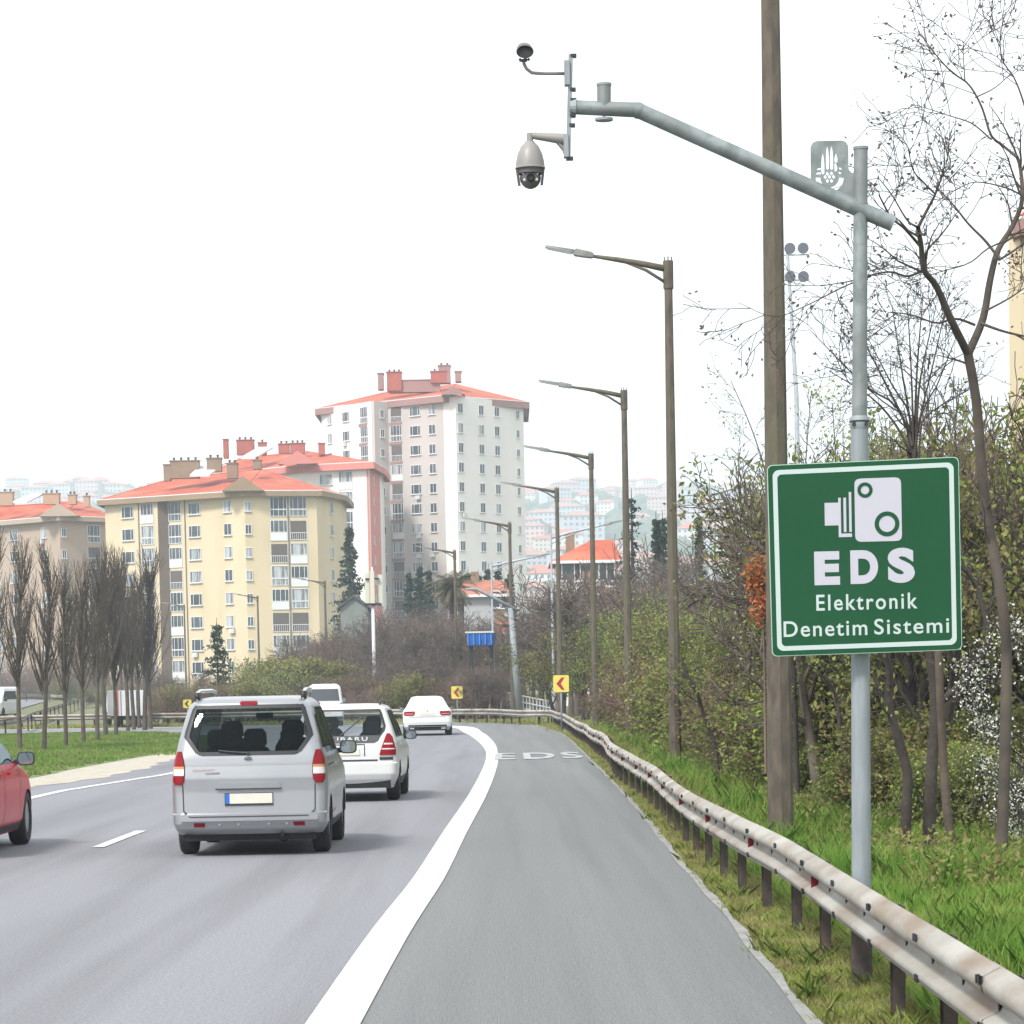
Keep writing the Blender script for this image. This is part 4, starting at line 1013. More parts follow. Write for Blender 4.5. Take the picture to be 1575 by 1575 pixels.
# ---------------------------------------------------------------- white estate car
def white_estate():
    g = G(533, 1232); root = empty('white_estate_car', (g.x, g.y-.6, 0), R(-1.0), 'white estate car with tall red tail lights, half hidden beside the silver van', 'car')
    rows = [(.22, .78, .15, 4.2, .10, .3), (.36, .84, .04, 4.40, .12, .35), (.45, .865, .0, 4.45, .12, .4), (.62, .868, .0, 4.43, .12, .4), (.635, .868, .05, 4.43, .12, .4), (.80, .868, .05, 4.32, .13, .4),
            (.88, .862, .06, 3.9, .13, .4), (.95, .85, .07, 3.4, .13, .35), (1.0, .835, .09, 3.15, .13, .25), (1.2, .77, .18, 2.86, .12, .2), (1.4, .70, .30, 2.55, .12, .2), (1.50, .66, .37, 2.35, .12, .2),
            (1.54, .62, .42, 2.2, .15, .2), (1.57, .56, .55, 2.0, .2, .2), (1.585, .46, .8, 1.8, .2, .2)]
    car = Car(rows, crown=.05)
    rw = [(1.07, -.58, .58), (1.15, -.64, .64), (1.22, -.655, .655), (1.42, -.60, .60), (1.485, -.57, .57)]
    sw = [(1.03, .7, 3.05), (1.2, .68, 2.78), (1.4, .72, 2.48), (1.47, .78, 2.32)]
    ws = [(1.0, -.64, .64), (1.46, -.53, .53)]
    cabin = (.66, 1.52, .07, lambda z: float(np.interp(z, [.66, .98, 1.52], [3.0, 3.0, 2.2])))
    body(car, root, M_CWHITE, .22, 1.585, 32, cabin, [(rw, -.5, .9), (sw, -1.2, 1.2, 'X'), (ws, 2.0, 4.6)], (.88, 3.40), .36, extra=[r[0] for r in rows])
    car.patch('rear_window', [(z, l-.025, h+.025) for z, l, h in rw], M_GLASSL, root, off=.004, deep=-.004, nx=14)
    for s_ in (-1, 1):
        q = [(1.07, .575, .61), (1.15, .625, .67), (1.22, .64, .685), (1.42, .585, .625), (1.495, .55, .59)]
        car.patch('window_border', q if s_ > 0 else mirror_rows(q), M_BLACK, root, off=.006, nx=2, deep=.004)
    car.patch('window_border', [(1.468, -.585, .585), (1.50, -.575, .575)], M_BLACK, root, off=.007, nx=12, deep=.004)
    bd = car.patch('tailgate_band', [(.955, -.50, .50), (.985, -.56, .56), (1.075, -.61, .61)], mat('band_grey', (.05, .053, .057), .5, spec=.3), root, off=.008, nx=12)
    t = text_mesh('SUBARU', 'band_lettering', M_CWHITE, .66, .065, bold=.02, spacing=1.3, thick=.004, parent=bd); t.location = (0.06, car.rear_y(0.3, 1.01)-.011, .99)
    t = car.patch('number_plate', [(.76, -.26, .26), (.87, -.26, .26)], M_PLATE, root, off=.014)
    car.strip([(-.34, .74), (-.34, .93), (.34, .93), (.34, .74)], .018, 'plate_recess', M_GROOVE, root)
    car.strip([(-.55, .672), (.55, .672)], .03, 'bumper_gap', M_GROOVE, root)
    for s_ in (-1, 1):
        fl = (lambda q: q) if s_ > 0 else mirror_rows
        tl = car.patch('tail_light', fl([(.755, .58, .845), (.84, .60, .845), (.95, .64, .82), (1.05, .675, .79), (1.105, .70, .745)]), M_TAIL, root, off=.02, nx=8)
        car.patch('lens_band', fl([(.845, .615, .825), (.865, .617, .823)]), M_TAILW, tl, off=.023, nx=4)
        car.patch('lens_band', fl([(.925, .65, .80), (.95, .655, .79)]), M_TAILW, tl, off=.023, nx=4)
        car.strip([(s_*.58, .70), (s_*.80, .70)], .045, 'bumper_insert', M_TRIM, root, off=.012)
        car.patch('side_window', [(z, l-.02, h+.02) for z, l, h in sw], M_GLASS, root, off=.003, deep=-.004, face='side', side=s_)
        for yy in (1.15, 1.75): car.patch('window_pillar', [(1.03, yy, yy+.09), (1.46, yy, yy+.08)], M_BLACK, root, off=.006, nx=2, deep=.004, face='side', side=s_)
        for hy in (1.35, 2.25): car.patch('door_handle', [(.90, hy, hy+.16), (.93, hy, hy+.16)], M_CWHITE, root, off=.03, face='side', side=s_, nx=4)
        mirror_part(root, s_*.86, 2.72, 1.03, s_, M_TRIM, .2, .15)
        mb = MB(); mb.tube([(s_*.56, .7, 1.56), (s_*.57, .8, 1.62), (s_*.56, 2.0, 1.625), (s_*.54, 2.2, 1.57)], .018, 8); mb.build('roof_rail', M_TRIM, root, smooth=True)
        car.patch('wheel_trim', [(.25, 1.30, 2.95), (.36, 1.30, 2.95)], M_TRIM, root, off=.012, face='side', side=s_)
    mb = MB(); mb.box((0, 2.1, .28), (1.45, 3.6, .12)); mb.box((0, .3, .31), (1.50, .42, .17)); mb.build('underbody', M_UNDER, root)
    for sx in (-1, 1):
        for wy in (.88, 3.40): make_wheel(root, sx*.75, wy, .33, .21, sx)
    for x in (-.36, .36): seat(root, x, 2.15, .92)
    for x in (-.38, .38): seat(root, x, 1.15, .86, w_=.5)
    mb = MB(); mb.box((0, 2.75, .88), (1.4, .4, .16)); mb.build('dashboard', M_SEAT, root)
    mb = MB(); y = car.rear_y(0, 1.1); mb.tube([(-.05, y-.03, 1.08), (.15, y+.02, 1.24), (.33, y+.09, 1.40)], .012, 6); mb.build('wiper', M_TRIM, root)
white_estate()

# ---------------------------------------------------------------- white saloon at the bend
def white_saloon():
    g = G(659, 1131); root = empty('white_sedan', (g.x, g.y-.8, 0), R(2.0), 'white sedan with wide red tail lights entering the bend', 'car')
    rows = [(.20, .78, .2, 4.5, .12, .3), (.34, .88, .03, 4.8, .15, .4), (.5, .91, .0, 4.86, .18, .45), (.68, .915, .03, 4.85, .2, .45), (.85, .905, .04, 4.7, .2, .45), (.93, .885, .05, 4.3, .2, .45), (.985, .85, .10, 3.7, .2, .4),
            (1.01, .82, .45, 3.4, .2, .3), (1.05, .79, .72, 3.2, .2, .25), (1.2, .71, .98, 2.9, .18, .2), (1.35, .63, 1.30, 2.6, .16, .2), (1.41, .58, 1.48, 2.4, .16, .2), (1.445, .50, 1.7, 2.2, .2, .2), (1.46, .38, 1.9, 2.05, .03, .03)]
    rows[-1] = (1.46, .38, 1.8, 2.25, .05, .05)
    car = Car(rows, crown=.08)
    car.fcrown = .1
    rw = [(1.055, -.62, .62), (1.2, -.58, .58), (1.36, -.50, .50)]
    sw = [(1.0, 1.0, 3.1), (1.2, 1.2, 2.8), (1.36, 1.55, 2.5)]
    ws = [(1.04, -.6, .6), (1.37, -.48, .48)]
    cabin = (.60, 1.40, .07, lambda z: float(np.interp(z, [.60, .98, 1.4], [3.1, 3.1, 2.35])))
    vs, fs = car.solid(.2, 1.46, 30, extra=[r[0] for r in rows])
    body(car, root, M_CWHITE, .2, 1.46, 30, None, [], (1.05, 3.9), .36, extra=[r[0] for r in rows])
    car.patch('rear_window', rw, glass_mat('bright_rear_glass', (.55, .6, .6), .35) if False else mat('pale_glass', (.50, .56, .60), .12, coat=1.0, c2=(.60, .64, .66), scale=2), root, off=.008, deep=.0, nx=10)
    for s_ in (-1, 1):
        fl = (lambda q: q) if s_ > 0 else mirror_rows
        tl = car.patch('tail_light', fl([(.745, .52, .84), (.80, .47, .875), (.88, .46, .86), (.905, .47, .80)]), M_TAIL, root, off=.015, nx=6)
        car.patch('lens_band', fl([(.80, .52, .82), (.825, .52, .82)]), mat('pink_lens', (.6, .25, .27), .3), tl, off=.018, nx=4)
        car.patch('side_window', sw, M_GLASS if False else mat('dark_glass', (.03, .035, .04), .08, coat=1), root, off=.004, deep=0, face='side', side=s_)
        mirror_part(root, s_*.87, 3.0, .99, s_, M_TRIM, .17, .12)
        mb = MB(); mb.box((s_*.58, .10, .27), (.16, .12, .05)); mb.build('exhaust', M_CHROME, root)
    car.patch('number_plate', [(.74, -.27, .27), (.85, -.27, .27)], M_PLATE, root, off=.012)
    car.strip([(-.66, .70), (-.60, .69), (.60, .69), (.66, .70)], .012, 'boot_gap', M_GROOVE, root)
    car.patch('rear_diffuser', [(.22, -.66, .66), (.36, -.72, .72), (.40, -.70, .70)], M_BLACK, root, off=.012, nx=10)
    mb = MB(); mb.lathe([(.035, 0), (.03, -.012), (.0005, -.014)], (0, car.rear_y(0, .92)-.002, .925), 'Y', 14); mb.build('badge', M_CHROME, root)
    mb = MB(); mb.box((0, 2.3, .25), (1.5, 4.0, .12)); mb.box((0, .35, .26), (1.4, .5, .14)); mb.build('underbody', M_UNDER, root)
    for sx in (-1, 1):
        for wy in (1.05, 3.9): make_wheel(root, sx*.80, wy, .33, .23, sx)
white_saloon()

# ---------------------------------------------------------------- red hatchback cut by the left edge
def red_car():
    ax = -5.93; root = empty('red_hatchback', (ax - .89, 36.2 - 3.40, 0), R(0.6), 'glossy red hatchback cut by the left edge, its black mirror standing out', 'car')
    rows = [(.20, .80, .15, 4.0, .10, .3), (.34, .87, .03, 4.22, .12, .4), (.5, .885, .0, 4.28, .14, .5), (.7, .89, .02, 4.25, .15, .55), (.85, .885, .04, 4.1, .15, .55), (.95, .87, .06, 3.7, .15, .5), (1.02, .85, .08, 3.3, .15, .35), (1.08, .82, .11, 3.1, .15, .25),
            (1.25, .75, .22, 2.75, .14, .2), (1.4, .67, .35, 2.4, .14, .2), (1.47, .60, .48, 2.2, .16, .2), (1.50, .52, .7, 2.0, .2, .2), (1.515, .42, .9, 1.8, .2, .2)]
    car = Car(rows, crown=.06)
    rw = [(1.08, -.62, .62), (1.2, -.62, .62), (1.42, -.52, .52)]
    sw = [(1.03, .7, 3.02), (1.2, .62, 2.72), (1.4, .72, 2.32)]
    ws = [(1.06, -.66, .66), (1.42, -.52, .52)]
    cabin = (.66, 1.46, .07, lambda z: float(np.interp(z, [.66, 1.04, 1.46], [3.0, 3.0, 2.15])))
    body(car, root, M_CRED2, .2, 1.515, 32, cabin, [(rw, -.5, .8), (sw, -1.2, 1.2, 'X'), (ws, 2.0, 4.6)], (.82, 3.40), .37, extra=[r[0] for r in rows])
    car.patch('rear_window', [(z, l-.02, h+.02) for z, l, h in rw], M_GLASSL, root, off=.003, deep=-.004)
    for s_ in (-1, 1):
        car.patch('side_window', [(z, l-.02, h+.02) for z, l, h in sw], M_GLASSL, root, off=.003, deep=-.004, face='side', side=s_)
        car.patch('window_pillar', [(1.03, 1.60, 1.70), (1.42, 1.58, 1.66)], M_BLACK, root, off=.006, nx=2, deep=.004, face='side', side=s_)
        mirror_part(root, s_*.86, 2.78, 1.075, s_, M_TRIM, .22, .17)
        fl = (lambda q: q) if s_ > 0 else mirror_rows
        car.patch('tail_light', fl([(.78, .55, .86), (.95, .55, .84)]), M_TAIL, root, off=.015)
        car.strip([(1.66, 1.02), (1.68, .5), (1.5, .32)], .012, 'door_gap', M_GROOVE, root, face='side', side=s_)
        car.strip([(2.82, 1.0), (2.85, .4)], .012, 'door_gap', M_GROOVE, root, face='side', side=s_)
        car.patch('sill', [(.22, 1.2, 3.0), (.30, 1.2, 3.0)], M_TRIM, root, off=.01, face='side', side=s_)
        for hy in (1.3, 2.0): car.patch('door_handle', [(.90, hy, hy+.16), (.93, hy, hy+.16)], M_CRED2, root, off=.03, face='side', side=s_, nx=4)
    mb = MB(); mb.box((0, 2.0, .27), (1.45, 3.5, .1)); mb.build('underbody', M_UNDER, root)
    for sx in (-1, 1):
        for wy in (.82, 3.40): make_wheel(root, sx*.775, wy, .335, .215, sx)
    for x in (-.36, .36): seat(root, x, 2.05, .88)
    mb = MB(); mb.box((0, 2.85, .92), (1.4, .4, .16)); mb.build('dashboard', M_SEAT, root)
red_car()

# ---------------------------------------------------------------- far vans
def box_van(name, px, py, d, width, height, length, rz, label, z=0.0, front=False, stripe=False):
    c = P(px, py, d); root = empty(name, (c.x, c.y, z), R(rz), label, 'van')
    w2 = width/2; h = height
    rows = [(.28, w2-.03, .04, length-.1, .12, .3), (.5, w2, .0, length, .12, .35), (h*.5, w2, .0, length-.15, .12, .35), (h*.55, w2-.02, .01, length-.5, .12, .3), (h*.88, w2-.10, .06, length-1.1, .12, .25), (h*.95, w2-.15, .10, length-1.3, .15, .25), (h, w2-.32, .25, length-1.6, .2, .25)]
    car = Car(rows, crown=.04); body(car, root, M_CWHITE, .28, h, 24, None, [], (.8, length-.9), .37, extra=[r[0] for r in rows])
    DG = mat('dark_glass', (.03, .035, .04), .08, coat=1)
    if not front:
        car.patch('rear_window', [(h*.60, -w2+.17, w2-.17), (h*.88, -w2+.24, w2-.24)], DG, root, off=.01)
        for s_ in (-1, 1):
            q = [(.75, w2-.16, w2-.02), (1.1, w2-.16, w2-.03)]; car.patch('tail_light', q if s_ > 0 else mirror_rows(q), M_TAIL, root, off=.015, nx=3)
        car.patch('bumper', [(.30, -w2+.05, w2-.05), (.46, -w2+.03, w2-.03)], M_TRIM, root, off=.03)
        car.patch('number_plate', [(.60, -.26, .26), (.71, -.26, .26)], M_PLATE, root, off=.012)
        mb = MB()
        for x in (-.3, .3): mb.box((x, 1.6, h+.02), (.12, .3, .09))
        mb.build('roof_vent', M_TRIM, root)
    else:
        # turned towards the camera: the nose is the visible end
        car.patch('windscreen', [(h*.56, -w2+.14, w2-.14), (h*.90, -w2+.24, w2-.24)], mat('pale_windscreen', (.45, .5, .52), .15, coat=1), root, off=.01, face='front')
        car.patch('grille', [(.62, -.42, .42), (.78, -.45, .45)], M_BLACK, root, off=.01, face='front')
        for s_ in (-1, 1):
            q = [(.68, w2-.36, w2-.08), (.86, w2-.30, w2-.06)]; car.patch('headlight', q if s_ > 0 else mirror_rows(q), mat('headlight_glass', (.4, .42, .44), .1, coat=1), root, off=.01, nx=4, face='front')
        car.patch('bumper', [(.30, -w2+.1, w2-.1), (.44, -w2+.08, w2-.08)], M_TRIM, root, off=.02, face='front')
    for s_ in (-1, 1):
        car.patch('side_window', [(h*.60, 1.0, length-1.1), (h*.86, 1.0, length-1.35)], DG, root, off=.006, face='side', side=s_)
        mirror_part(root, s_*(w2-.0), length-1.2, h*.6, s_, M_TRIM, .18, .25)
        for wy in (.8, length-.9): make_wheel(root, s_*(w2-.12), wy, .33, .2, s_)
    mb = MB(); mb.box((0, length/2, .28), (width-.3, length-.6, .12)); mb.build('underbody', M_UNDER, root)
    return root
box_van('white_minibus', 500, 1090, 140, 1.75, 2.02, 4.9, 4, 'white minibus with dark rear window, seen above the estate car roof')
pv = box_van('white_panel_van', 12, 1085, 190, 1.9, 2.0, 4.8, 180-8, 'white oncoming van with black grille at the far left', z=0.28, front=True)
def lorry():
    c = P(205, 1090, 150); root = empty('white_lorry', (c.x, c.y, 0), R(14), 'white box lorry with a red tail edge half hidden by the median trunks', 'lorry')
    mb = MB(); mb.box((0, 2.2, 1.25), (1.7, 4.0, 1.3)); o = mb.build('cargo_box', M_CWHITE, root)
    mb = MB()
    for k in range(8): mb.box((.86, .45+k*.5, 1.25), (.02, .03, 1.26)); mb.box((-.86, .45+k*.5, 1.25), (.02, .03, 1.26))
    for k in range(4): mb.box((-.6+k*.4, .19, 1.25), (.03, .02, 1.26))
    mb.build('box_ribs', M_GROOVE, root)
    for x in (-.80, .80): mb = MB(); mb.box((x, .17, 1.25), (.12, .03, 1.3)); mb.build('tail_edge', mat('faded_red', (.45, .08, .06), .5), root)
    mb = MB(); mb.hexa([(-.8, 4.4, .45), (.8, 4.4, .45), (.8, 5.7, .45), (-.8, 5.7, .45)], [(-.75, 4.4, 1.8), (.75, 4.4, 1.8), (.75, 5.2, 1.8), (-.75, 5.2, 1.8)]); mb.build('cab', M_CWHITE, root, fix=True)
    mb = MB(); mb.box((0, 2.7, .48), (.9, 4.8, .18)); mb.build('chassis', M_UNDER, root)
    for sx in (-1, 1):
        for wy in (1.2, 4.9): make_wheel(root, sx*.72, wy, .38, .22, sx)
lorry()
# ================================================================ buildings
M_TILE = mat('red_roof_tiles', (0.42, 0.085, 0.036), 0.85, c2=(0.31, 0.06, 0.03), scale=0.8, detail=9, bump=0.6, bscale=5, stretch=(1, 1, 3), c3=(0.46, 0.13, 0.07), s3=0.25)
M_TILEO = mat('orange_roof_tiles', (0.38, 0.135, 0.08), 0.85, c2=(0.27, 0.10, 0.065), scale=1, detail=9, bump=0.6, bscale=5)
M_WYEL = mat('yellow_render', (0.60, 0.495, 0.335), 0.9, c2=(0.56, 0.46, 0.31), scale=0.12, detail=6, stretch=(1, 1, .3), c3=(0.50, 0.42, 0.27), s3=0.3)
M_WBRN = mat('brown_render', (0.13, 0.095, 0.07), 0.9, c2=(0.11, 0.08, 0.06), scale=.3)
M_TAN = mat('tan_render', (0.40, 0.31, 0.235), 0.9, c2=(0.36, 0.275, 0.21), scale=.15, detail=6, stretch=(1, 1, .3))
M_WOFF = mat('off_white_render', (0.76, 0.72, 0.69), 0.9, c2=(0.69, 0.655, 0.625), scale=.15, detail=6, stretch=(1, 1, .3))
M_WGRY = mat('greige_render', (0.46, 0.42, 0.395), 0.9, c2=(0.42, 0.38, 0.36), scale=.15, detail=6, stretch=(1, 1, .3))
M_SALM = mat('salmon_render', (0.56, 0.20, 0.17), 0.9, c2=(0.50, 0.18, 0.155), scale=.2)
M_MAUV = mat('mauve_band', (0.30, 0.17, 0.155), 0.9, c2=(0.27, 0.155, 0.14), scale=.2)
M_FASC = mat('brown_fascia', (0.27, 0.19, 0.12), 0.9, c2=(0.24, 0.17, 0.105), scale=.3)
M_FRAME = mat('window_frame_white', (0.62, 0.63, 0.64), 0.6)
M_PANE = mat('window_pane', (0.03, 0.036, 0.042), 0.12, c2=(0.10, 0.12, 0.13), scale=.35, lo=.4, hi=.6, rand=.5)
M_CURT = mat('curtained_pane', (0.34, 0.36, 0.37), 0.3, c2=(0.12, 0.13, 0.14), scale=1.1, lo=.45, hi=.55, stretch=(3, 3, .3), rand=.25)
M_RECESS_SHADE = mat('recess_shade', (0.10, 0.085, 0.075), 0.9)
M_PIPE = mat('drain_pipe', (0.16, 0.14, 0.11), 0.7)
M_AC = mat('unit_white', (0.55, 0.55, 0.55), 0.5)
M_BRICK = mat('chimney_brown', (0.24, 0.165, 0.11), 0.9, c2=(0.20, 0.14, 0.09), scale=1)
M_CHRED = mat('chimney_red', (0.36, 0.09, 0.065), 0.9, c2=(0.30, 0.08, 0.06), scale=1)
brnd = random.Random(11)
WMESH = {}
def win_mesh(kind):
    """frame and pane meshes in local space: XZ plane facing -Y, origin at the sill centre"""
    if kind in WMESH: return WMESH[kind]
    f = MB(); p = MB()
    def fr(w_, h_, z0, mull, trans=(), t=.07, pan=None, dep=.09):
        f.box((0, -dep/2, z0+t/2), (w_, dep, t)); f.box((0, -dep/2, z0+h_-t/2), (w_, dep, t))
        for x in (-w_/2+t/2, w_/2-t/2): f.box((x, -dep/2-.002, z0+h_/2), (t, dep, h_-2*t-.004))
        for x in mull: f.box((x, -dep/2+.01, z0+h_/2), (t*.9, dep-.03, h_-2*t-.004))
        for z in trans: f.box((0, -dep/2+.014, z0+z), (w_-2*t-.01, dep-.045, t*.8))
        p.box((0, -.012, z0+h_/2), (w_-t, .018, h_-t))
    if kind == 'w': fr(1.25, 1.45, 0, (0,)); f.box((0, -.1, -.05), (1.4, .22, .06))
    elif kind == 'W': fr(1.95, 1.45, 0, (-.5, .5)); f.box((0, -.1, -.05), (2.1, .22, .06))
    elif kind == 'n': fr(.8, 1.2, 0, (0,)); f.box((0, -.1, -.05), (.9, .2, .06))
    elif kind == 'b':   # glazed balcony over a white parapet
        fr(2.1, 1.5, 0, (-.62, 0, .62)); f.box((0, -.05, -.52), (2.1, .1, .98))
    elif kind == 'g':   # fully glazed bay, two rows of lights
        fr(2.1, 1.55, 0, (-.62, 0, .62)); fr(2.1, .85, -.86, (-.62, 0, .62))
    elif kind == 'o':   # open loggia with railing
        p.box((0, -.012, .25), (2.1, .02, 2.3))  # flat dark panel on the wall: shade of the open recess put in its colour
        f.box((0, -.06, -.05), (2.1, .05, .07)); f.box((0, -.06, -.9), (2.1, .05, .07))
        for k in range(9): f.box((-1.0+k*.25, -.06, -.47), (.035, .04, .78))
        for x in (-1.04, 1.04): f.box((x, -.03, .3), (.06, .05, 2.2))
    fo = f.build('window', M_FRAME); po = p.build('pane', M_RECESS_SHADE if kind == 'o' else M_PANE)
    r = (fo.data, po.data); p2 = po.data.copy(); p2.materials.clear(); p2.materials.append(M_CURT)
    bpy.data.objects.remove(fo); bpy.data.objects.remove(po); WMESH[kind] = (r[0], r[1], p2 if kind != 'o' else r[1]); return WMESH[kind]
def place_window(kind, bld, pos, rz, nm='window'):
    fm, pm, cm = win_mesh(kind)
    o = bpy.data.objects.new({'b': 'glazed_balcony', 'g': 'glazed_bay', 'o': 'open_balcony'}.get(kind, 'window'), fm); COL.objects.link(o); o.parent = bld; o.location = pos; o.rotation_euler = (0, 0, rz)
    q = bpy.data.objects.new('pane', cm if brnd.random() < .28 else pm); COL.objects.link(q); q.parent = o
    return o
def wall_prism(mb, a, b, thick_dir, z0, z1): pass
def building(name, label, plan, ztop_px, mats_, cols, fl0_px, spacing_m, nfl, back, eave=.75, fascia=(.5, M_FASC), loc_d=None, zb=0.0, group=None):
    """plan: [(px, distance)...] visible front corners from left to right at wall-top pixel height; back: depth of the block
       cols: (segment, px, pattern) ; fl0_px: (px,py) of the first window centre row, spacing in metres"""
    base = P(plan[0][0], plan[0][1] and ztop_px, plan[0][1]); root = empty(name, (base.x, base.y, 0), 0, label, 'building', group); o0 = Vector((base.x, base.y, 0))
    ref = P(plan[0][0], ztop_px, plan[0][1]); ztop = ref.z
    pts = []
    for (px, d) in plan:
        q = P(px, ztop_px, d); pts.append(Vector((q.x, q.y, 0)) - o0)
    n = len(pts); bk = [p + Vector((0, back, 0)) for p in (pts[-1], pts[0])]
    poly = pts + bk; N_ = len(poly)
    for i in range(N_):
        a, b = poly[i], poly[(i+1) % N_]
        m = mats_[i] if i < len(mats_) else mats_[-1]
        mb = MB(); t = (b-a).normalized(); nr = Vector((t.y, -t.x, 0)); inn = -nr*.3
        mb.hexa([a + Vector((0,0,zb)), b + Vector((0,0,zb)), b + inn + Vector((0,0,zb)), a + inn + Vector((0,0,zb))], [a + Vector((0,0,ztop)), b + Vector((0,0,ztop)), b + inn + Vector((0,0,ztop)), a + inn + Vector((0,0,ztop))])
        mb.build('wall', m, root, fix=True)
    return root, o0, pts, bk, ztop
def add_windows(root, o0, pts, ztop, cols, z_first, sp, nfl, limit=100):
    cnt = 0
    for (seg, px, pat, yref) in cols:
        a, b = pts[seg] + o0, pts[seg+1] + o0
        v = ray(px, yref); # intersect the vertical plane through a-b
        t = (b-a).normalized(); nr = Vector((t.y, -t.x, 0))
        s = (a - CAMP).dot(nr) / v.dot(nr); q = CAMP + v*s
        for k in range(nfl):
            kind = pat[k % len(pat)] if len(pat) > 1 else pat
            if kind == '-': continue
            z = z_first - k*sp
            if z < .5: break
            pos = Vector((q.x, q.y, 0)) - o0 + nr*.004; pos.z = z - (.65 if kind in 'wWn' else .45)
            place_window(kind, root, pos, math.atan2(t.y, t.x))
            if kind in 'wW' and brnd.random() < .16:
                mb = MB(); mb.box((0, -.2, 0), (.8, .32, .55)); mb.lathe([(.2, -.38), (.2, -.365)], (0.08, 0, 0), 'Y', 14)
                u = mb.build('air_unit', M_AC, root); u.location = pos + nr*.05 + t*brnd.choice((-.3, .4)) + Vector((0, 0, -.5)); u.rotation_euler.z = math.atan2(t.y, t.x)
def hip_roof(root, outline, ridge, ztop, zr, m, fm, fh, over=.9):
    """outline: plan corners in order; ridge: for each corner the index of its ridge point"""
    c = sum(outline, Vector())/len(outline); n = len(outline)
    ev = []
    for i in range(n):
        p0, p1, p2 = outline[i-1], outline[i], outline[(i+1) % n]
        t1 = (p1-p0).normalized(); t2 = (p2-p1).normalized(); n1 = Vector((t1.y, -t1.x, 0)); n2 = Vector((t2.y, -t2.x, 0))
        mt = (n1+n2); mt = mt.normalized() / max(.5, mt.normalized().dot(n1)); ev.append(p1 + mt*over)
    rp, idx = ridge
    mb = MB(); vs = [e + Vector((0, 0, ztop+.06)) for e in ev] + [Vector((r.x, r.y, zr_)) for r, zr_ in zip(rp, zr)]
    fs = []
    for i in range(n):
        j = (i+1) % n
        a, b = n+idx[i], n+idx[j]
        fs.append((i, j, b, a) if a != b else (i, j, a))
    mb.add(vs, fs); ro = mb.build('roof', m, root)
    mb = MB()
    for i in range(n):
        a, b = ev[i], ev[(i+1) % n]; t = (b-a).normalized(); nr = Vector((t.y, -t.x, 0))
        z0, z1 = ztop - fh, ztop + .10
        a2, b2 = a + nr*.04, b + nr*.04
        mb.hexa([a2 + Vector((0,0,z0)), b2 + Vector((0,0,z0)), b - nr*.12 + Vector((0,0,z0)), a - nr*.12 + Vector((0,0,z0))], [a2 + Vector((0,0,z1)), b2 + Vector((0,0,z1)), b - nr*.12 + Vector((0,0,z1)), a - nr*.12 + Vector((0,0,z1))])
    mb.build('fascia', fm, root, fix=True)
    mb = MB(); mb.add([e + Vector((0, 0, ztop-.05)) for e in ev], [tuple(range(n))]); mb.build('soffit', M_WGRY, root)
    mb = MB()
    for i in range(n):
        a, b = ev[i], ev[(i+1) % n]; mb.tube([a + Vector((0,0,ztop+.12)), b + Vector((0,0,ztop+.12))], .07, 6)
    mb.build('gutter', M_FRAME, root)
    for i in range(n):
        pass
    mb = MB()
    for i in range(n): mb.tube([vs[i], vs[n+idx[i]]], .09, 6)
    for i in range(len(rp)-1): mb.tube([vs[n+i], vs[n+i+1]], .1, 6)
    mb.build('ridge_tiles', m, root)
    return ro, ev
def gable(root, o0, px, wpx, hpx, d, ztop, m, mr, out=1.4):
    """small pediment breaking the eaves"""
    s = d/F; q = P(px, 800, d) - o0; w_ = wpx*s/2; h = hpx*s
    mb = MB(); mb.add([(q.x-w_, q.y-out, ztop), (q.x+w_, q.y-out, ztop), (q.x, q.y-out, ztop+h), (q.x-w_, q.y+3, ztop), (q.x+w_, q.y+3, ztop), (q.x, q.y+5, ztop+h)], [(0, 1, 2), (0, 3, 5, 2), (1, 4, 5, 2)]); mb.mi = [0, 1, 1]
    mb.build('pediment', [m, mr], root)
def chim(root, o0, px, py0, py1, wpx, d, m, pots=1, deep=1.0):
    s = d/F; a = P(px, py1, d) - o0; b = P(px, py0, d) - o0; w_ = wpx*s
    mb = MB(); mb.box((a.x, a.y, (a.z+b.z)/2), (w_, deep, b.z-a.z)); mb.box((a.x, a.y, b.z+.07), (w_+.2, deep+.2, .12))
    mb.m = 1
    for k in range(pots):
        x = a.x - w_/2 + w_*(k+.5)/pots; mb.tube([(x, a.y, b.z+.12), (x, a.y, b.z+.45)], .13, 8); mb.tube([(x, a.y, b.z+.45), (x, a.y, b.z+.52)], .2, 8)
    mb.build('chimney', [m, M_DARK], root)
def lightning_box(root, pts_, m, name): mb = MB(); mb.hexa(pts_[:4], pts_[4:]); mb.build(name, m, root, fix=True)
def zpx(px, py, d): return P(px, py, d).z

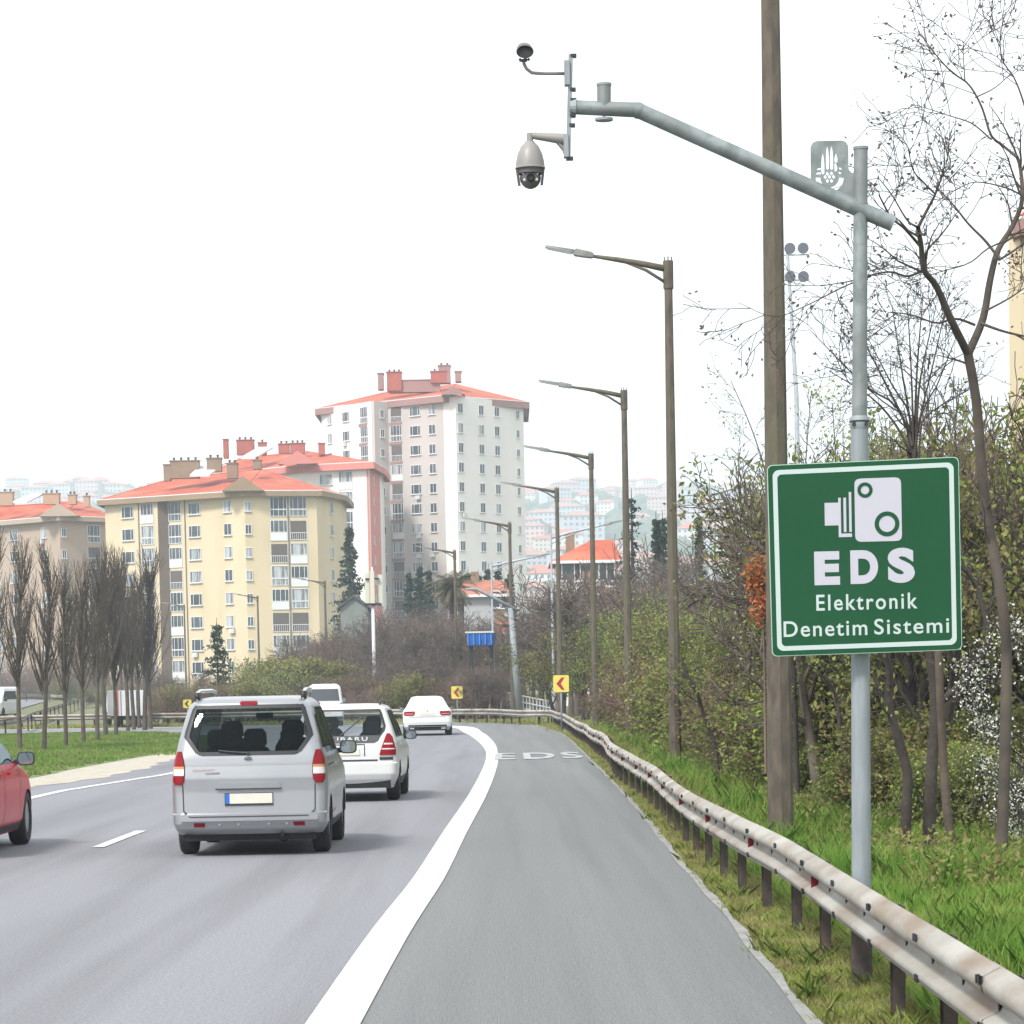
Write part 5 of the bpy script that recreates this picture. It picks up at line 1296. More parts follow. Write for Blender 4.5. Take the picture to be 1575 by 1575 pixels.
# ---- yellow block
D1 = 363
r_, o0, pts, bk, zt = building('apartment_block', 'yellow apartment block with a dark brown vertical shaft and red hipped roof',
   [(161, 372), (242, 367), (259, 367.3), (376, 360), (487, 362), (523, 372)], 771, [M_WYEL, M_WBRN, M_WYEL, M_WYEL, M_WYEL, M_WYEL], None, None, None, None, 15)
zf = zpx(302, 781, 362); sp = 34.9*362/F
add_windows(r_, o0, pts, zt, [(0, 199, 'W', 880), (0, 229, 'bggogbgb', 880), (2, 272, 'ggbogbgb', 900), (2, 302, 'W', 900), (2, 353, 'w', 900), (3, 384, 'n', 900), (3, 431, 'gbogbobb', 900), (3, 461, 'gobbgobg', 900), (4, 511, 'w', 860)], zf, sp, 9)
mb = MB()
for (sg, px) in ((0, 216), (2, 287), (3, 446)):
    a, b = pts[sg] + o0, pts[sg+1] + o0; t = (b-a).normalized(); nr = Vector((t.y, -t.x, 0)); v = ray(px, 900); s = (a-CAMP).dot(nr)/v.dot(nr); q = CAMP + v*s - o0
    mb = MB(); mb.tube([(q.x, q.y-.1, 0), (q.x, q.y-.1, zt)], .07, 6); mb.build('drain_pipe', M_PIPE, r_)
ring = pts[:1] + pts[3:] + bk
mid_y = (pts[0].y + bk[0].y)/2 + 1
rl = P(256, 733, 376) - o0; rm = P(395, 716, 374) - o0
hip_roof(r_, [pts[0], pts[3], pts[4], pts[5], bk[0], bk[1]], ([Vector((rl.x, mid_y, 0)), Vector((rm.x, mid_y, 0))], [0, 1, 1, 1, 1, 0]), zt, [rl.z, rm.z], M_TILE, M_FASC, .55)
gable(r_, o0, 376, 64, 22, 360, zt+.1, M_FASC, M_TILE)
for (px, y0, y1, w_, m, p_) in ((258, 716, 740, 10, M_BRICK, 0), (285, 710, 736, 44, M_BRICK, 4), (330, 706, 726, 22, M_BRICK, 2), (358, 714, 736, 16, M_BRICK, 2), (396, 709, 722, 12, M_BRICK, 1)):
    chim(r_, o0, px, y0, y1, w_, 371, m, p_, 1.6)
a = P(292, 733, 368) - o0; b = P(322, 733, 368) - o0; c_ = P(348, 713, 374) - o0; e_ = P(315, 713, 374) - o0
mb = MB(); mb.hexa([a, b, c_, e_], [q + Vector((0, 0, .25)) for q in (a, b, c_, e_)]); mb.build('skylight', M_FRAME, r_, fix=True)

# ---- tower
D2 = 440
r_, o0, pts, bk, zt = building('apartment_tower', 'tallest pale apartment tower with mauve balcony bands and a red hipped roof',
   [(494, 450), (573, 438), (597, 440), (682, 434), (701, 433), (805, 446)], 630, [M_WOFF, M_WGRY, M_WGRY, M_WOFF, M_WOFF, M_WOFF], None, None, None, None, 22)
zf = zpx(640, 633, 437); sp = 29.6*437/F
add_windows(r_, o0, pts, zt, [(0, 508, 'w', 680), (0, 533, 'W', 680), (0, 561, 'gggoggog', 680), (1, 590, 'n', 760), (2, 612, 'ogobogbg', 760), (2, 641, 'W', 760), (2, 667, 'w', 760), (4, 710, 'w', 760), (4, 742, 'w', 760), (4, 766, 'w', 760), (4, 798, 'n', 760)], zf, sp, 13)
mb = MB()
for (sg, px) in ((0, 561), (2, 611)):
    a, b = pts[sg] + o0, pts[sg+1] + o0; t = (b-a).normalized(); nr = Vector((t.y, -t.x, 0)); v = ray(px, 760); s = (a-CAMP).dot(nr)/v.dot(nr); q = CAMP + v*s - o0; rz = math.atan2(t.y, t.x)
    for k in range(13): mb = MB(); mb.box(Vector((q.x, q.y, zf - k*sp - 1.55)) + nr*.06, (2.25, .16, .42), (0, 0, rz)); mb.build('balcony_band', M_MAUV, r_)
rl = P(583, 597, 449) - o0; rm = P(700, 583, 449) - o0; my = (pts[0].y+bk[0].y)/2 - 2
hip_roof(r_, [pts[0], pts[3], pts[5], bk[0], bk[1]], ([Vector((rl.x, my, 0)), Vector((rm.x, my, 0))], [0, 1, 1, 1, 0]), zt, [rl.z, rm.z], M_TILE, M_MAUV, .85)
gable(r_, o0, 701, 36, 13, 433, zt+.1, M_MAUV, M_TILE)
for (px, y0, y1, w_, m, p_) in ((586, 576, 600, 8, M_MAUV, 0), (607, 574, 602, 22, M_CHRED, 3), (638, 586, 604, 78, M_MAUV, 0), (675, 573, 590, 24, M_CHRED, 2), (684, 564, 590, 18, M_MAUV, 2), (705, 573, 588, 9, M_MAUV, 0)):
    chim(r_, o0, px, y0, y1, w_, 446, m, p_, 1.9 if w_ > 50 else 2.5 + w_*.01)

# ---- salmon and white block behind the yellow one
r_, o0, pts, bk, zt = building('apartment_block', 'white apartment block with a salmon side wall, between the yellow block and the tower',
   [(330, 425), (462, 412), (567, 408), (584, 420)], 731, [M_WOFF, M_WOFF, M_SALM, M_WOFF], None, None, None, None, 14)
zf = zpx(503, 738, 410); sp = 30.5*410/F
add_windows(r_, o0, pts, zt, [(1, 503, 'W', 800), (1, 533, 'bbggbgbg', 800), (2, 576, 'n', 820)], zf, sp, 10)
rl = P(365, 700, 424) - o0; rm = P(470, 690, 424) - o0; my = (pts[0].y+bk[0].y)/2
hip_roof(r_, [pts[0], pts[1], pts[2], pts[3], bk[0], bk[1]], ([Vector((rl.x, my, 0)), Vector((rm.x, my, 0))], [0, 1, 1, 1, 1, 0]), zt, [rl.z, rm.z], M_TILE, M_SALM, .8)
gable(r_, o0, 461, 60, 20, 409, zt+.1, M_SALM, M_TILE)
for (px, y0, y1, w_, p_) in ((348, 677, 705, 7, 0), (378, 678, 700, 26, 3), (404, 682, 700, 12, 1), (437, 684, 698, 16, 2), (458, 683, 698, 22, 3), (495, 683, 700, 9, 0)):
    chim(r_, o0, px, y0, y1, w_, 421, M_CHRED, p_, 1.6)
a = P(370, 706, 416) - o0; b = P(392, 706, 416) - o0; c_ = P(420, 690, 420) - o0; e_ = P(398, 690, 420) - o0
mb = MB(); mb.hexa([a, b, c_, e_], [q + Vector((0, 0, .25)) for q in (a, b, c_, e_)]); mb.build('skylight', M_FRAME, r_, fix=True)

# ---- tan block at the left edge
r_, o0, pts, bk, zt = building('apartment_block', 'tan brown apartment block at the far left edge behind the bare median trees',
   [(-60, 418), (92, 402), (170, 408)], 809, [M_TAN, M_TAN, M_TAN], None, None, None, None, 14)
zf = zpx(70, 820, 404); sp = 32.8*404/F
add_windows(r_, o0, pts, zt, [(0, -5, 'g', 900), (0, 24, 'W', 900), (0, 70, 'w', 900), (1, 100, 'n', 900), (1, 146, 'gobgbgob', 900)], zf, sp, 8)
rl = P(-30, 775, 412) - o0; rm = P(108, 766, 412) - o0; my = (pts[0].y+bk[0].y)/2
hip_roof(r_, [pts[0], pts[1], pts[2], bk[0], bk[1]], ([Vector((rl.x, my, 0)), Vector((rm.x, my, 0))], [0, 1, 1, 1, 0]), zt, [rl.z, rm.z], M_TILE, M_TAN, .5)
gable(r_, o0, 92, 62, 19, 402, zt+.1, M_TAN, M_TILE)
for (px, y0, y1, w_, p_) in ((8, 758, 778, 26, 3), (80, 760, 776, 24, 3), (112, 762, 776, 12, 2), (134, 764, 780, 8, 1)):
    chim(r_, o0, px, y0, y1, w_, 410, mat('chimney_tan', (.40, .26, .17), .9), p_, 1.6)
a = P(20, 774, 405) - o0; b = P(42, 774, 405) - o0; c_ = P(66, 762, 410) - o0; e_ = P(48, 762, 410) - o0
mb = MB(); mb.hexa([a, b, c_, e_], [q + Vector((0, 0, .25)) for q in (a, b, c_, e_)]); mb.build('skylight', M_FRAME, r_, fix=True)

# ---- low houses at the middle
def house(px0, px1, py_eave, py_ridge, d, depth, label, wall, roofm, ridge=(.35, .7), wins=(), name='house', py_base=None):
    a = P(px0, py_eave, d); b = P(px1, py_eave, d); root = empty(name, (a.x, a.y, 0), 0, label, 'house'); w_ = b.x-a.x; zt = a.z; zr = P(px0, py_ridge, d+depth/2).z
    mb = MB(); ov = .5
    mb.box((w_/2, depth/2, zt/2), (w_-2*ov, depth-2*ov, zt)); mb.build('wall', wall, root)
    R0, R1 = w_*ridge[0], w_*ridge[1]
    mb = MB(); mb.add([(0, 0, zt), (w_, 0, zt), (w_, depth, zt), (0, depth, zt), (R0, depth/2, zr), (R1, depth/2, zr), (0, 0, zt-.18), (w_, 0, zt-.18), (w_, depth, zt-.18), (0, depth, zt-.18)],
       [(0, 1, 5, 4), (1, 2, 5), (2, 3, 4, 5), (3, 0, 4), (6, 7, 1, 0), (7, 8, 2, 1), (8, 9, 3, 2), (9, 6, 0, 3), (9, 8, 7, 6)]); ro = mb.build('roof', roofm, root, fix=True)
    mb = MB(); mb.box((w_*.3, depth*.45, (zt+zr)/2+.6), (.7, .7, 1.6)); mb.build('chimney', M_BRICK, ro)
    mb = MB(); mb.box((w_/2, -.01, zt-.1), (w_, .05, .22)); mb.build('fascia', M_FRAME, root)
    for (u, py, k) in wins:
        q = P(px0 + (px1-px0)*u, py, d); place_window(k, root, Vector((w_*u, ov-.006, q.z)), 0)
house(846, 958, 863, 832, 230, 11, 'white house with a broad red roof behind the lamp posts', M_WOFF, M_TILE, (.6, .9), [(.25, 893, 'W'), (.5, 893, 'W'), (.78, 893, 'w')])
house(888, 945, 912, 903, 215, 6, 'small annex with low orange roof in front of the white red-roofed house', M_WOFF, M_TILEO, (.3, .8), [(.5, 930, 'w')])
house(704, 790, 915, 893, 245, 12, 'grey house with a faded red roof behind the slanted steel arm', mat('grey_render', (.36, .36, .37), .9, c2=(.31, .31, .32), scale=.2), M_TILEO, (.1, .8), [(.75, 935, 'w'), (.9, 935, 'w')])
house(756, 800, 986, 951, 205, 7, 'small shed with a bright orange tiled roof right of the blue skip', M_WOFF, M_TILEO, (.2, .7), [(.5, 1005, 'w')])
def gable_shed():
    d = 260; a = P(524, 968, d); root = empty('gable_shed', (a.x, a.y, 0), 0, 'grey gabled shed below the tall spruce', 'shed'); s = d/F
    zt = P(545, 935, d).z; zr = P(545, 918, d).z; w_ = 42*s
    mb = MB(); mb.prism([(0, 0), (w_, 0), (w_, zt), (w_*.5, zr), (0, zt)], 0, 8); mb.build('wall', mat('shed_grey', (.2, .215, .2), .9, c2=(.16, .175, .16), scale=.4), root, fix=True)
    mb = MB(); mb.hexa([(-.3, -.3, zt-.15), (w_*.5, -.3, zr), (w_*.5, 8.3, zr), (-.3, 8.3, zt-.15)], [(-.3, -.3, zt+.03), (w_*.5, -.3, zr+.2), (w_*.5, 8.3, zr+.2), (-.3, 8.3, zt+.03)])
    mb.hexa([(w_+.3, -.3, zt-.15), (w_*.5, -.3, zr), (w_*.5, 8.3, zr), (w_+.3, 8.3, zt-.15)], [(w_+.3, -.3, zt+.03), (w_*.5, -.3, zr+.2), (w_*.5, 8.3, zr+.2), (w_+.3, 8.3, zt+.03)]); mb.build('roof', mat('slate', (.06, .06, .065), .8), root, fix=True)
gable_shed()
def skip():
    d = 163; a = P(718, 993, d); root = empty('blue_skip', (a.x, a.y, a.z), R(-4), 'bright blue ribbed metal container with pale rim, raised behind the bend', 'container'); s = d/F; w_ = 40*s; h = 19*s
    MBL = mat('skip_blue', (.012, .13, .46), .5, c2=(.01, .10, .38), scale=1.5)
    mb = MB(); mb.hexa([(.06, 0, 0), (w_-.06, 0, 0), (w_-.06, 2.0, 0), (.06, 2.0, 0)], [(0, -.1, h), (w_, -.1, h), (w_, 2.1, h), (0, 2.1, h)]); mb.build('body', MBL, root, fix=True)
    for k in range(5): mb = MB(); x = .08 + (w_-.16)*k/4; mb.box((x, -.1, h/2), (.06, .09, h*.9)); mb.build('rib', mat('skip_blue_rib', (.05, .2, .55), .5), root)
    mb = MB(); mb.box((w_/2, 0, h+.04), (w_+.15, .3, .09)); mb.build('rim', mat('pale_rim', (.5, .5, .48), .6), root)
    mb = MB()
    for x in (.15, w_-.15): mb.box((x, .6, -a.z/2), (.14, .14, a.z)); mb.box((x, 1.6, -a.z/2), (.14, .14, a.z))
    mb.build('stand', M_DARK, root)
skip()
# footbridge railing behind the chevrons
def railing(p0, p1, d0, d1, label, zb=1.0):
    a = P(*p0, d0); b = P(*p1, d1); root = empty('steel_railing', (a.x, a.y, 0), 0, label, 'railing'); n = 16; m = mat('pale_railing', (.46, .48, .5), .5, .2)
    mb = MB()
    for dz in (0, -.35, -.7): mb.tube([Vector((0, 0, a.z+dz)), b - Vector((a.x, a.y, 0)) + Vector((0, 0, dz))], .045, 6)
    mb.build('rail', m, root)
    for k in range(n+1):
        q = a.lerp(b, k/n) - Vector((a.x, a.y, 0)); mb = MB(); mb.tube([q, Vector((q.x, q.y, 0))], .04, 6); mb.build('post', m, root)
railing((765, 1063), (846, 1079), 165, 158, 'pale steel railing descending between the two chevron boards')
# right-hand building glimpsed through the branches
r_, o0, pts, bk, zt = building('apartment_block', 'cream building glimpsed at the right edge behind the bare branches', [(1574, 95), (1640, 92)], 345, [M_WYEL, M_WYEL], None, None, None, None, 1.2)
add_windows(r_, o0, pts, zt, [(0, 1600, 'W', 500)], zt-1.5, 2.9, 5)
hip_roof(r_, [pts[0], pts[1], bk[0], bk[1]], ([pts[0].lerp(bk[1], .5) + Vector((.6, 0, 0)), pts[1].lerp(bk[0], .5)], [0, 1, 1, 0]), zt, [zt+.8, zt+.8], M_TILE, M_MAUV, .4, over=.25)

# ================================================================ far hills and their houses
def hill_z(x, y):
    u = max(0.0, (y - 750) / 1900.0)
    base = 4 + 195 * min(1, u)**1.25
    base *= float(np.interp(x, [-400, 0], [.95, .80]))
    if y > 2650: base -= (y-2650)*.10
    return base*(0.93 + .10*math.sin(x*.0042+1.3) + .05*math.sin(x*.013+.4)) + 4*math.sin(x*.021+y*.011)
M_HILL = mat('hill_ground', (.20, .22, .15), .95, c2=(.30, .27, .22), scale=.006, detail=10, c3=(.12, .17, .09), s3=.012)
mb = MB(); nx, ny = 90, 50
for j in range(ny+1):
    y = 720 + 2600*j/ny
    for i in range(nx+1):
        x = -1300 + 2600*i/nx; mb.v.append((x, y, hill_z(x, y) - (6 if j == 0 else 0)))
for j in range(ny):
    for i in range(nx): a = j*(nx+1)+i; mb.f.append((a, a+1, a+nx+2, a+nx+1)); mb.mi.append(0)
mb.build('hills', M_HILL, smooth=True)['kind'] = 'structure'
HW = [mat('far_wall_white', (.60, .58, .56), .9), mat('far_wall_rose', (.50, .38, .35), .9), mat('far_wall_cream', (.55, .50, .40), .9), mat('far_wall_grey', (.42, .44, .47), .9)]
HR = [mat('far_roof_red', (.42, .15, .11), .9), mat('far_roof_brown', (.34, .2, .16), .9)]
hv = []
for k in range(6):
    w_, dp, h = [(14, 11, 12), (18, 12, 15), (12, 10, 9), (22, 13, 18), (15, 12, 10), (10, 9, 7)][k]
    mb = MB(); mb.box((0, 0, h/2-3), (w_, dp, h+6))
    mb.m = 2
    for fl in range(int(h//3)):
        for q in range(int(w_//3)): mb.box((-w_/2+1.6+q*3, -dp/2-.02, 1.6+fl*3), (1.3, .1, 1.4))
    mb.m = 1; e = .6; mb.add([(-w_/2-e, -dp/2-e, h), (w_/2+e, -dp/2-e, h), (w_/2+e, dp/2+e, h), (-w_/2-e, dp/2+e, h), (-w_*.2, 0, h+2.6), (w_*.2, 0, h+2.6)], [(0, 1, 5, 4), (1, 2, 5), (2, 3, 4, 5), (3, 0, 4), (3, 2, 1, 0)])
    o = mb.build('hillside_house', [HW[k % 4], HR[k % 2], mat('far_window', (.12, .13, .15), .3)], fix=False)
    hv.append(o)
hr = random.Random(5); cnt = 0
def far_house(px, d):
    global cnt
    q = P(px, 900, d); x = q.x; o = hv[hr.randrange(6)] if cnt >= 6 else hv[cnt]
    if cnt >= 6: o = o.copy(); COL.objects.link(o)
    o.location = (x, d, hill_z(x, d)); o.rotation_euler.z = R(hr.uniform(-30, 30)); sc = hr.uniform(.8, 1.15); o.scale = (sc, sc, sc)
    left = px < 400
    tag(o, 'tiny hazy house on the far hill above the tan block' if left else 'tiny hazy house on the far hill right of the tower', 'house', 'far houses on the left hill' if left else 'far houses on the right hill')
    cnt += 1
for k in range(70): far_house(hr.uniform(-20, 265), lerp(2050, 2750, hr.random()))
for k in range(120): far_house(hr.uniform(790, 1190) if hr.random() < .75 else hr.uniform(800, 900), lerp(1050, 2700, hr.random()**.8))
# wooded patches between the houses: clumps too many to count
mb = []; fcs = []; bm = bmesh.new(); bmesh.ops.create_icosphere(bm, subdivisions=1, radius=1); iv = np.array([v.co[:] for v in bm.verts]); ifc = np.array([[v.index for v in f.verts] for f in bm.faces]); bm.free()
nr_ = np.random.default_rng(8); Vv = []; Ff = []; off = 0
for k in range(1500):
    d = nr_.uniform(900, 2750); left = nr_.random() < .35; px = nr_.uniform(-30, 300) if left else nr_.uniform(760, 1250)
    if left: d = nr_.uniform(1900, 2750)
    q = P(px, 900, d); s = nr_.uniform(5, 11)
    if math.sin(q.x*.02+d*.006) + nr_.normal()*.6 < 0: continue
    v = iv*(1+nr_.normal(size=(len(iv), 1))*.15)*np.array([s, s, s*.8]) + np.array([q.x, d, hill_z(q.x, d)+s*.4]); Vv.append(v); Ff.append(ifc+off); off += len(iv)
o = arr_obj('hillside_woods', np.concatenate(Vv), np.concatenate(Ff), mat('far_trees', (.07, .10, .06), .9, c2=(.10, .13, .08), scale=.01), smooth=True); tag(o, 'hazy patches of trees between the far hillside houses', 'woods', None, 'stuff')
# ================================================================ vegetation
M_BARK = mat('dark_bark', (.03, .023, .02), .95, c2=(.055, .043, .036), scale=6, detail=8, bump=.6, rand=.2)
M_BARKB = mat('brown_bark', (.115, .085, .062), .95, c2=(.075, .058, .045), scale=5, detail=8, bump=.6, rand=.15)
M_BARKM = mat('median_bark', (.10, .08, .064), .95, c2=(.055, .045, .037), scale=4, detail=6, rand=.2)
M_TWIG = mat('brown_twigs', (.15, .12, .098), .95, c2=(.075, .058, .05), scale=2, detail=5, rand=.18)
M_TWIGR = mat('reddish_twigs', (.17, .115, .09), .95, c2=(.13, .095, .08), scale=1.2, detail=5, rand=.25)
M_LEAFG = leaf_mat('spring_leaves', (.11, .175, .03), (.29, .35, .075), (.16, .13, .06), 1.3)
M_LEAFY = leaf_mat('young_leaves', (.25, .29, .08), (.14, .18, .04), (.33, .34, .14), 1.1)
M_LEAFO = leaf_mat('olive_leaves', (.10, .125, .03), (.24, .255, .07), (.21, .14, .075), 1.4)
M_LEAFR = leaf_mat('rusty_leaves', (.14, .075, .05), (.18, .11, .07), (.10, .10, .04), .8)
M_BLOS = leaf_mat('white_blossom', (.62, .62, .58), (.72, .72, .68), (.45, .48, .34), 4.0, .2)
M_CONI = leaf_mat('conifer_needles', (.022, .042, .026), (.035, .06, .034), (.05, .07, .045), .6, .1)
M_ORNG = leaf_mat('orange_leaves', (.55, .13, .05), (.42, .16, .06), (.20, .12, .04), 1.5)
M_GRASS = leaf_mat('grass_blades', (.11, .235, .03), (.18, .30, .05), (.25, .29, .08), .9, .35)
M_GRASSY = leaf_mat('verge_grass_blades', (.24, .29, .065), (.34, .34, .12), (.20, .15, .08), 1.4, .3)
M_TURFB = leaf_mat('turf_blades', (.13, .235, .04), (.20, .29, .06), (.22, .24, .085), .25, .25)

class Tree:
    def __init__(s, seed): s.rs = random.Random(seed); s.V = []; s.Fq = []; s.tips = []; s.n = 0
    def tube(s, pts, rad, n=5):
        base = len(s.V); prev = None
        for i, p in enumerate(pts):
            t = pts[min(i+1, len(pts)-1)] - pts[max(i-1, 0)]; t = t.normalized() if t.length > 1e-9 else Vector((0, 0, 1))
            u = t.orthogonal().normalized() if prev is None else (prev - t*prev.dot(t)).normalized(); prev = u; w_ = t.cross(u)
            for k in range(n):
                a = 6.2832*k/n; q = p + (u*math.cos(a) + w_*math.sin(a))*rad[i]; s.V.append((q.x, q.y, q.z))
        for i in range(len(pts)-1):
            for k in range(n): s.Fq.append((base+i*n+k, base+i*n+(k+1) % n, base+(i+1)*n+(k+1) % n, base+(i+1)*n+k))
    def limb(s, p, d, L, r, lvl, cfg, nseg=None):
        rs = s.rs; nseg = nseg or max(2, 6-lvl); pts = [p.copy()]; dd = d.normalized(); w_ = cfg['wig'][min(lvl, len(cfg['wig'])-1)]; up = cfg['up'][min(lvl, len(cfg['up'])-1)]
        for i in range(nseg):
            dd = (dd + Vector((rs.gauss(0, w_), rs.gauss(0, w_), rs.gauss(0, w_) + up))).normalized(); pts.append(pts[-1] + dd*(L/nseg))
        rad = [max(cfg['rmin'], r*(1-.75*i/nseg)) for i in range(nseg+1)]
        s.tube(pts, rad, 7 if lvl == 0 else (5 if lvl == 1 else 3)); s.children(pts, rad, L, lvl, cfg)
        return pts
    def children(s, pts, rad, L, lvl, cfg):
        rs = s.rs
        if lvl >= cfg['lv']:
            s.tips.append((pts[len(pts)//2], pts[-1])); return
        nseg = len(pts)-1; nc = cfg['n'][lvl]
        for c in range(nc):
            t = lerp(cfg['t0'][min(lvl, len(cfg['t0'])-1)], 1.0, (c+rs.random())/nc); i = min(nseg-1, int(t*nseg)); f = t*nseg-i; q = pts[i].lerp(pts[i+1], f); ax = (pts[i+1]-pts[i]).normalized()
            a = R(rs.uniform(*cfg['ang'][min(lvl, len(cfg['ang'])-1)])); o = ax.orthogonal().normalized(); o = Matrix.Rotation(rs.uniform(0, 6.283), 3, ax) @ o
            nd = ax*math.cos(a) + o*math.sin(a); LL = cfg['len'][lvl+1]*rs.uniform(.65, 1.15)*(1-cfg['tap']*t)
            s.limb(q, nd, LL, max(cfg['rmin'], min(rad[i]*.7, cfg['rad'][min(lvl+1, len(cfg['rad'])-1)])), lvl+1, cfg)
    def leaves(s, per, size, spread, seed=1):
        g = np.random.default_rng(seed); T = np.array([[*a, *b] for a, b in s.tips]); n = len(T)*per
        idx = np.repeat(np.arange(len(T)), per); u = g.random(n)[:, None]*1.1; c = T[idx, :3]*(1-u) + T[idx, 3:]*u + g.normal(size=(n, 3))*spread
        return leaf_quads(c, size, g)
def leaf_quads(c, size, g, flat=0.0):
    n = len(c); a = g.normal(size=(n, 3)); a /= np.linalg.norm(a, axis=1)[:, None]; b = np.cross(a, g.normal(size=(n, 3))); b /= np.linalg.norm(b, axis=1)[:, None]
    s = size*g.uniform(.6, 1.3, size=(n, 1)); V = np.stack([c - a*s, c + b*s*.55, c + a*s, c - b*s*.55], axis=1).reshape(-1, 3)
    return V, np.arange(4*n).reshape(-1, 4)
def finish(t, name, bark, leafm=None, leaves=None, loc=(0, 0, 0), label='', cat='tree', group=None, bname='trunk', lname='crown'):
    root = empty(name, loc, 0, label, cat, group)
    arr_obj(bname, t.V, t.Fq, bark, root)
    if leaves is not None: arr_obj(lname, leaves[0], leaves[1], leafm, root)
    return root
def put(proto, loc, s=1.0, rz=0.0, label=None, group=None, sz=None, used=set()):
    if proto.name not in used: used.add(proto.name); o = proto
    else: o = copy_tree(proto)
    o.location = loc; o.rotation_euler = (0, 0, rz); o.scale = (s, s, sz or s)
    if label: o['label'] = label
    if group: o['group'] = group
    return o
vr = random.Random(21)

# ---- bare upright trees of the median
CF = dict(lv=2, wig=[.03, .07, .10], up=[.02, .12, .16], n=[36, 13, 0], t0=[.30, .10], ang=[(22, 44), (14, 34)], len=[6.0, 2.4, .95], rad=[.10, .028, .011], rmin=.0075, tap=.55)
protos = []
for sd in (3, 4, 5, 6):
    t = Tree(sd); t.limb(Vector((0, 0, -.05)), Vector((0, 0, 1)), 5.6, .12, 0, CF, 9)
    for k in range(7):  # upright leaders in the head of the tree
        a = 6.283*k/7 + vr.random(); t.limb(Vector((0, 0, 1.75 + .12*k)), Vector((math.cos(a)*.55, math.sin(a)*.55, 1)), 3.0, .035, 1, dict(CF, n=[0, 20, 0]), 7)
    protos.append(finish(t, 'street_tree', M_BARKM, label='x', bname='trunk_and_branches'))
G_MED = 'bare upright trees in a row on the grass median'
tb = [((-12,1158),838),((31,1154),850),((68,1154),855),((101,1150),880),((129,1144),870),((150,1140),868),((163,1134),852),((179,1133),880),((186,1118),862),((197,1127),880),((206,1122),868),((215,1120),890),((223,1123),868),((232,1121),890)]
lab = ['bare upright median tree cut by the left picture edge', 'bare median tree crossing the nose of the oncoming van', 'second whole median tree from the left, in front of the tan block', 'third median tree from the left, standing left of the curve of the rusty rail',
 'median tree just right of the tip of the rusty rail', 'median tree fifth from the left, slightly leaning', 'slim tall median tree before the lorry cab', 'median tree with a trunk kinked near its foot', 'farther small median tree hidden in the row', 'median tree standing left of the lorry box stripes',
 'thin median tree overlapping the lorry box', 'median tree in front of the right half of the lorry', 'thick trunked median tree near the right end of the row', 'last median tree at the right end of the row']
for i, ((px, py), yt) in enumerate(tb):
    g = G(px, py); zt = P(px, yt, g.y).z; s = zt/6.15
    thick = .85 if i in (12, 13) else .72
    put(protos[i % 4], g, s*thick, vr.uniform(0, 6.28), lab[i], G_MED, sz=s*vr.uniform(.97, 1.03))

# ---- bare brown round trees (thicket behind the bend)
CB = dict(lv=3, wig=[.06, .14, .2, .25], up=[.03, .05, .06, .05], n=[9, 8, 7, 0], t0=[.35, .25, .2], ang=[(30, 65), (30, 60), (25, 60)], len=[3.4, 2.6, 1.4, .75], rad=[.10, .05, .022, .012], rmin=.010, tap=.35)
bare = []
for sd in (31, 32, 33, 34):
    t = Tree(sd); t.limb(Vector((0, 0, -.1)), Vector((0, 0, 1)), 3.6, .13, 0, CB, 6)
    bare.append(finish(t, 'bare_tree', M_TWIG if sd != 33 else M_TWIGR, label='x', cat='tree', bname='trunk_and_branches'))
BH = 6.3
# ---- shrubs: dense from the ground up
CS = dict(lv=2, wig=[.12, .2, .25], up=[.08, .06, .04], n=[10, 8, 0], t0=[.15, .15], ang=[(20, 55), (25, 60)], len=[2.0, 1.2, .6], rad=[.03, .014, .008], rmin=.006, tap=.3)
def shrub(seed, leafm, per, size, spread, bark=M_TWIG, label='x', stems=9, name='shrub', lname='foliage'):
    t = Tree(seed)
    for k in range(stems):
        a = 6.283*k/stems + t.rs.uniform(-.3, .3); e = t.rs.uniform(.15, .9); t.limb(Vector((.12*math.cos(a), .12*math.sin(a), -.05)), Vector((math.cos(a)*e, math.sin(a)*e, 1)), t.rs.uniform(1.6, 2.4), .03, 0, CS, 5)
    return finish(t, name, bark, leafm, t.leaves(per, size, spread, seed) if leafm else None, label=label, cat='shrub', bname='stems', lname=lname)
sh_g = shrub(51, M_LEAFG, 10, .055, .10); sh_o = shrub(52, M_LEAFO, 11, .055, .11); sh_y = shrub(53, M_LEAFY, 6, .05, .09); sh_r = shrub(54, M_LEAFR, 6, .045, .09, M_TWIGR); sh_w = shrub(55, M_BLOS, 3, .02, .05, M_BARK, stems=5); sh_b = shrub(56, None, 0, 0, 0, M_TWIGR, stems=12)
SH = 2.9
def hpx(px, pyt, d): return max(.6, P(px, pyt, d).z)
G_TH = 'bare brown trees of the thicket behind the bend'
places = ['left of the tall spruce', 'below the yellow block', 'beside the pale antenna mast', 'around the palm', 'under the blue container', 'behind the white sedan', 'left of the slanted steel arm', 'right of the slanted steel arm']
def region(px):
    return ('below the brown shaft of the yellow block' if px < 330 else 'below the balconies of the yellow block' if px < 430 else 'at the right corner of the yellow block' if px < 500 else 'below the tall spruce' if px < 560 else
            'beside the pale antenna mast' if px < 620 else 'behind the roof of the white sedan' if px < 690 else 'between the palm and the blue container' if px < 740 else 'between the steel mast and the red-roofed house' if px < 850 else 'around the red-roofed house' if px < 950 else 'behind the hedge under the far hill')
n_ = 0
